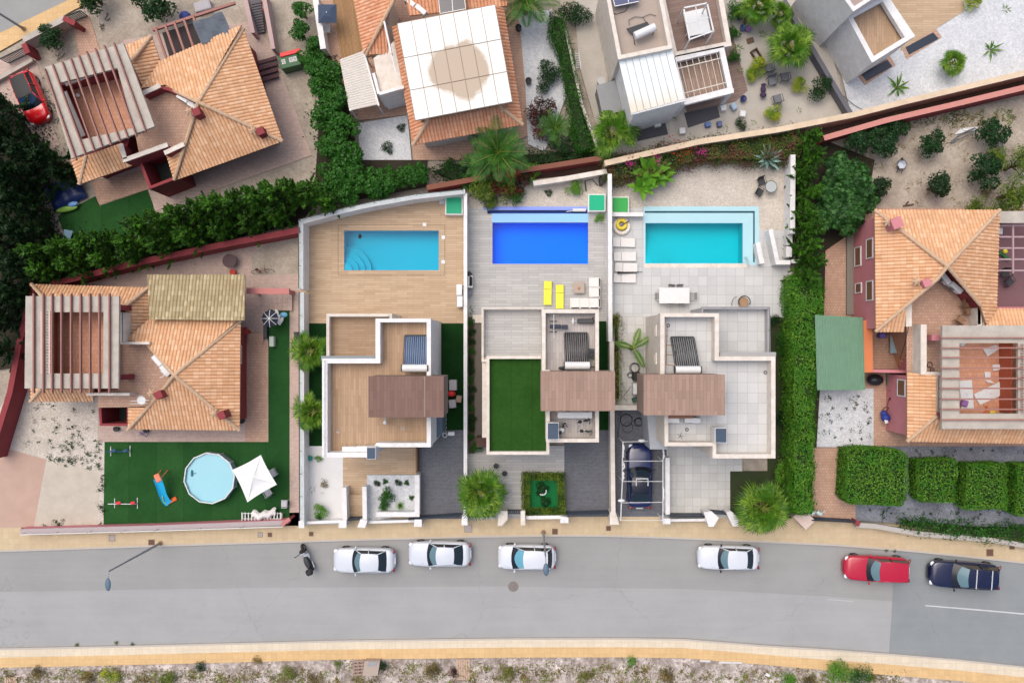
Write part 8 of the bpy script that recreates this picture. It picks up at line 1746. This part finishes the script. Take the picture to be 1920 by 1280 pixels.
for x, y, l in ((930, 873, 'dark round pot on the grey front tiles'), (946, 887, 'white and black lantern beside the grey path')): mb = MB(); q = P(x, y, .4); mb.lathe([(0, 0), (.15, 0), (.19, .3), (.14, .3), (.12, .22), (0, .22)], (q.x, q.y, .15), 14); single('plant_pot', mb, dark, l, 'pot')
# square hedge + bonsai
rt = hedge([(978, 886), (1058, 888), (1060, 966), (980, 966)], .95, 'ol', 'x', 'square_hedge', .1, 10)
for ch in list(rt.children): bpy.data.objects.remove(ch)
bpy.data.objects.remove(rt)
def hedgering(outer, inner, z1, k, label):
    c = P(sum(a for a, b in outer)/4, sum(b for a, b in outer)/4, 0); rt = thing('square_hedge', label, 'hedge', (c.x, c.y, .15)); Cs = []; o = PL(outer, z1); i = PL(inner, z1)
    cr = MB()
    for q in range(4):
        a, b, c_, d = o[q], o[(q+1) % 4], i[(q+1) % 4], i[q]; n = int((a-b).length*.5*420); u = RNG.uniform(0, 1, (n, 1)); v = RNG.uniform(0, 1, (n, 1))
        A_, B_, C2, D2 = [np.array(t) for t in (a, b, c_, d)]; Cs.append((A_*(1-u)+B_*u)*(1-v)+(D2*(1-u)+C2*u)*v+RNG.normal(0, .07, (n, 3)))
        m = int((a-b).length*90); u = RNG.uniform(0, 1, (m, 1)); w = (A_*(1-u)+B_*u)+RNG.normal(0, .05, (m, 3)); w[:, 2] = RNG.uniform(.2, z1, m); Cs.append(w)
        u = RNG.uniform(0, 1, (m, 1)); w = (D2*(1-u)+C2*u)+RNG.normal(0, .05, (m, 3)); w[:, 2] = RNG.uniform(.2, z1, m); Cs.append(w)
        cr.add([(p_.x, p_.y, z1-.12) for p_ in (a.lerp(d, .2), b.lerp(c_, .2), b.lerp(c_, .8), a.lerp(d, .8))]+[(p_.x, p_.y, .15) for p_ in (a.lerp(d, .2), b.lerp(c_, .2), b.lerp(c_, .8), a.lerp(d, .8))], [(0, 1, 2, 3), (3, 2, 1, 0), (0, 4, 5, 1), (2, 6, 7, 3)])
    cr.build('stems', M('hedge_core', (.016, .03, .008), rough=.95), rt)
    Cs = np.vstack(Cs); leafmesh('foliage', Cs, np.tile([0, 0, 1.], (len(Cs), 1)), .1, .5, rt, LM(k), .6, (c.x, c.y, .15))
hedgering([(979, 887), (1058, 888), (1060, 965), (980, 965)], [(992, 899), (1047, 899), (1048, 955), (992, 955)], .9, 'ol', 'square box hedge framing a patch of bright turf in the middle front garden')
place('sm', None, 1015, 916, .9, .6, 'dark bonsai tree in the middle of the square hedge', 'bonsai'); place('sm', None, 1024, 940, .5, .5, 'second low dark bush inside the square hedge', 'bush')
mb = MB(); q = P(1017, 920, .9); mb.tube([(q.x+.28*math.cos(R(a)), q.y+.28*math.sin(R(a)), .95) for a in range(-130, 21, 15)], .04, 6); mb.tube([(q.x, q.y-.25, .2), (q.x, q.y-.27, .95)], .04, 6); single('white_ornament', mb, wplastic, 'curved white ornament on the bonsai tree', 'ornament')
# right clipped cubes
for px, z, l in (([(1590, 842), (1612, 838), (1690, 843), (1704, 855), (1702, 935), (1692, 950), (1592, 945), (1584, 935)], 2.3, 'large clipped box hedge cube beside the pink paved entrance'), ([(1722, 862), (1793, 859), (1796, 870), (1793, 943), (1727, 942), (1721, 925)], 1.9, 'second clipped hedge cube, between the large cube and the brighter one'), ([(1813, 870), (1888, 868), (1892, 877), (1889, 956), (1810, 956)], 2.0, 'third clipped hedge cube, bright green, near the right edge'), ([(1909, 870), (2010, 870), (2010, 970), (1906, 968)], 2.0, 'clipped hedge cube cut by the right edge')):
    hedge(px, z, 'lime2', l, 'clipped_hedge', .13, 230, rough=.04)
hedge([(1690, 975), (1750, 980), (1840, 988), (2010, 990), (2010, 1024), (1880, 1012), (1780, 1002), (1715, 994)], 1.1, 'hedge', 'loose dark hedge hanging over the street wall at lower right', 'street_hedge', .16, 120, loose=.6, rough=.15)
# weeds and ground litter
def weeds(name, label, areas, kind, n, leaf=.07, z=.16, r=.18, per=26, stuff=True):
    C_ = []
    for (x0, y0, x1, y1, m) in areas:
        for k in range(m):
            q = P(random.uniform(x0, x1), random.uniform(y0, y1), z); rr = r*random.uniform(.4, 1.5); C_.append(np.array(q)+np.abs(RNG.normal(0, 1, (per, 3)))*np.array([0, 0, .06])+RNG.normal(0, 1, (per, 3))*np.array([rr, rr, .01]))
    C_ = np.vstack(C_); o = leafmesh(name, C_, np.tile([0, 0, 1.], (len(C_), 1)), leaf, .5, None, LM(kind), .5); return tag(o, label, 'weeds', kind='stuff')
weeds('weeds', 'scattered weeds on the soil plots', [(20, 745, 180, 830, 34), (90, 825, 190, 865, 40), (120, 850, 190, 880, 16), (186, 875, 195, 985, 18), (70, 975, 180, 985, 8), (1526, 735, 1632, 830, 34), (1700, 840, 1920, 860, 14), (1620, 950, 1900, 975, 40)], 'citrus', 0, .09, .16, .10, 18)
weeds('dry_weeds', 'dry grass and weeds among the rubble', [(0, 1256, 640, 1300, 210), (640, 1244, 1300, 1300, 190), (1300, 1260, 1700, 1300, 90)], 'scrub', 0, .13, .05, .16, 16)
weeds('dry_litter', 'brown dead plants among the rubble', [(0, 1256, 640, 1300, 140), (640, 1244, 1300, 1300, 150), (1300, 1255, 1700, 1300, 70)], 'dry', 0, .13, .05, .2, 16)
weeds('orchard_weeds', 'sparse undergrowth on the orchard soil', [(1560, 262, 1700, 330, 25), (1690, 215, 1900, 240, 60), (1700, 250, 1900, 390, 70), (1560, 400, 1640, 440, 6)], 'dry', 0, .1, .12, .2, 16)
weeds('orchard_herbs', 'green undergrowth along the orchard wall', [(1700, 205, 1900, 235, 70), (1540, 285, 1640, 330, 20)], 'ol', 0, .1, .12, .2, 16)
weeds('cypress_litter', 'dark leaf litter under the cypresses', [(60, 440, 380, 480, 60), (0, 180, 110, 640, 160), (600, 110, 660, 350, 80)], 'dk', 0, .16, .1, .4, 30)
def stones(label, areas):
    mb = MB()
    for (x0, y0, x1, y1, m) in areas:
        for k in range(m): q = P(random.uniform(x0, x1), random.uniform(y0, y1), .03); r_ = random.uniform(.03, .12); mb.ell(q, (r_, r_*.7, r_*.5), 6, 4, Matrix.Rotation(random.uniform(0, 3), 3, 'Z'))
    return tag(mb.build('loose_stones', M('stone_pale', (.5, .47, .44), (.3, .27, .24), 3, 20, .9)), label, 'stones', kind='stuff')
stones('loose pale stones on the rubble lot', [(0, 1254, 640, 1290, 500), (640, 1240, 1300, 1290, 550), (1300, 1250, 1650, 1290, 200)])
for x, y, s, k, l in ((205, 1268, 1.0, 'yel', 'yellow-green broom bush in the rubble at lower left'), (165, 1272, .8, 'dry', 'rusty dry bush left of the yellow-green broom'), (312, 1272, 1.0, 'ol', 'olive broom bush cut by the bottom edge'), (372, 1253, .7, 'citrus', 'dark green bush at the edge of the lower pavement'), (70, 1262, .7, 'dry', 'brown bush near the bottom left pallet'), (480, 1240, .5, 'dry', 'brown bush leaning over the pavement edge'), (540, 1262, .9, 'scrub', 'grey-green bush in the middle of the rubble'), (632, 1248, .5, 'ol', 'small olive bush at the pavement edge'), (720, 1248, .6, 'citrus', 'small dark bush right of the utility box'), (808, 1258, .9, 'dry', 'brown rounded bush left of the plank walkway'), (850, 1262, .6, 'red', 'reddish bush touching the plank walkway'), (952, 1262, .9, 'scrub', 'grey bush right of the plank walkway'), (1183, 1240, .6, 'lime', 'bright green bush on the lower pavement edge'), (1475, 1275, 1.0, 'lime', 'green bush at the bottom edge, left of the large one'), (1572, 1262, 1.5, 'lime', 'large green feathery bush over the lower pavement'), (1610, 1268, 1.3, 'hedge', 'darker half of the large feathery bush'), (1520, 1275, .7, 'dry', 'dry bush between two green bushes'), (590, 1275, .8, 'dry', 'straw bush cut by the bottom edge'), (1100, 1268, .8, 'scrub', 'grey-green bush in the right half of the rubble'), (1250, 1268, .8, 'dry', 'dry bush in the right half of the rubble')):
    place('f_'+k, lambda: shrub_proto('wild_bush', k, 1.0, .6, 1300, .13, 14, .1, .28), x, y, .4, s*.8, l, 'bush')
for x, y, l in ((144, 1209, 'tiny weed at the lower kerb'), (217, 1204, 'weed tuft at the lower kerb'), (248, 1207, 'small weed at the lower kerb right of the tuft'), (1662, 1030, 'yellow weed at the upper kerb above the red car'), (1677, 1031, 'dark weed at the upper kerb above the red car')):
    place('f_ol', lambda: shrub_proto('wild_bush', 'ol', 1.0, .6, 1300, .13, 14, .1, .28), x, y, .1, .17, l, 'weed')
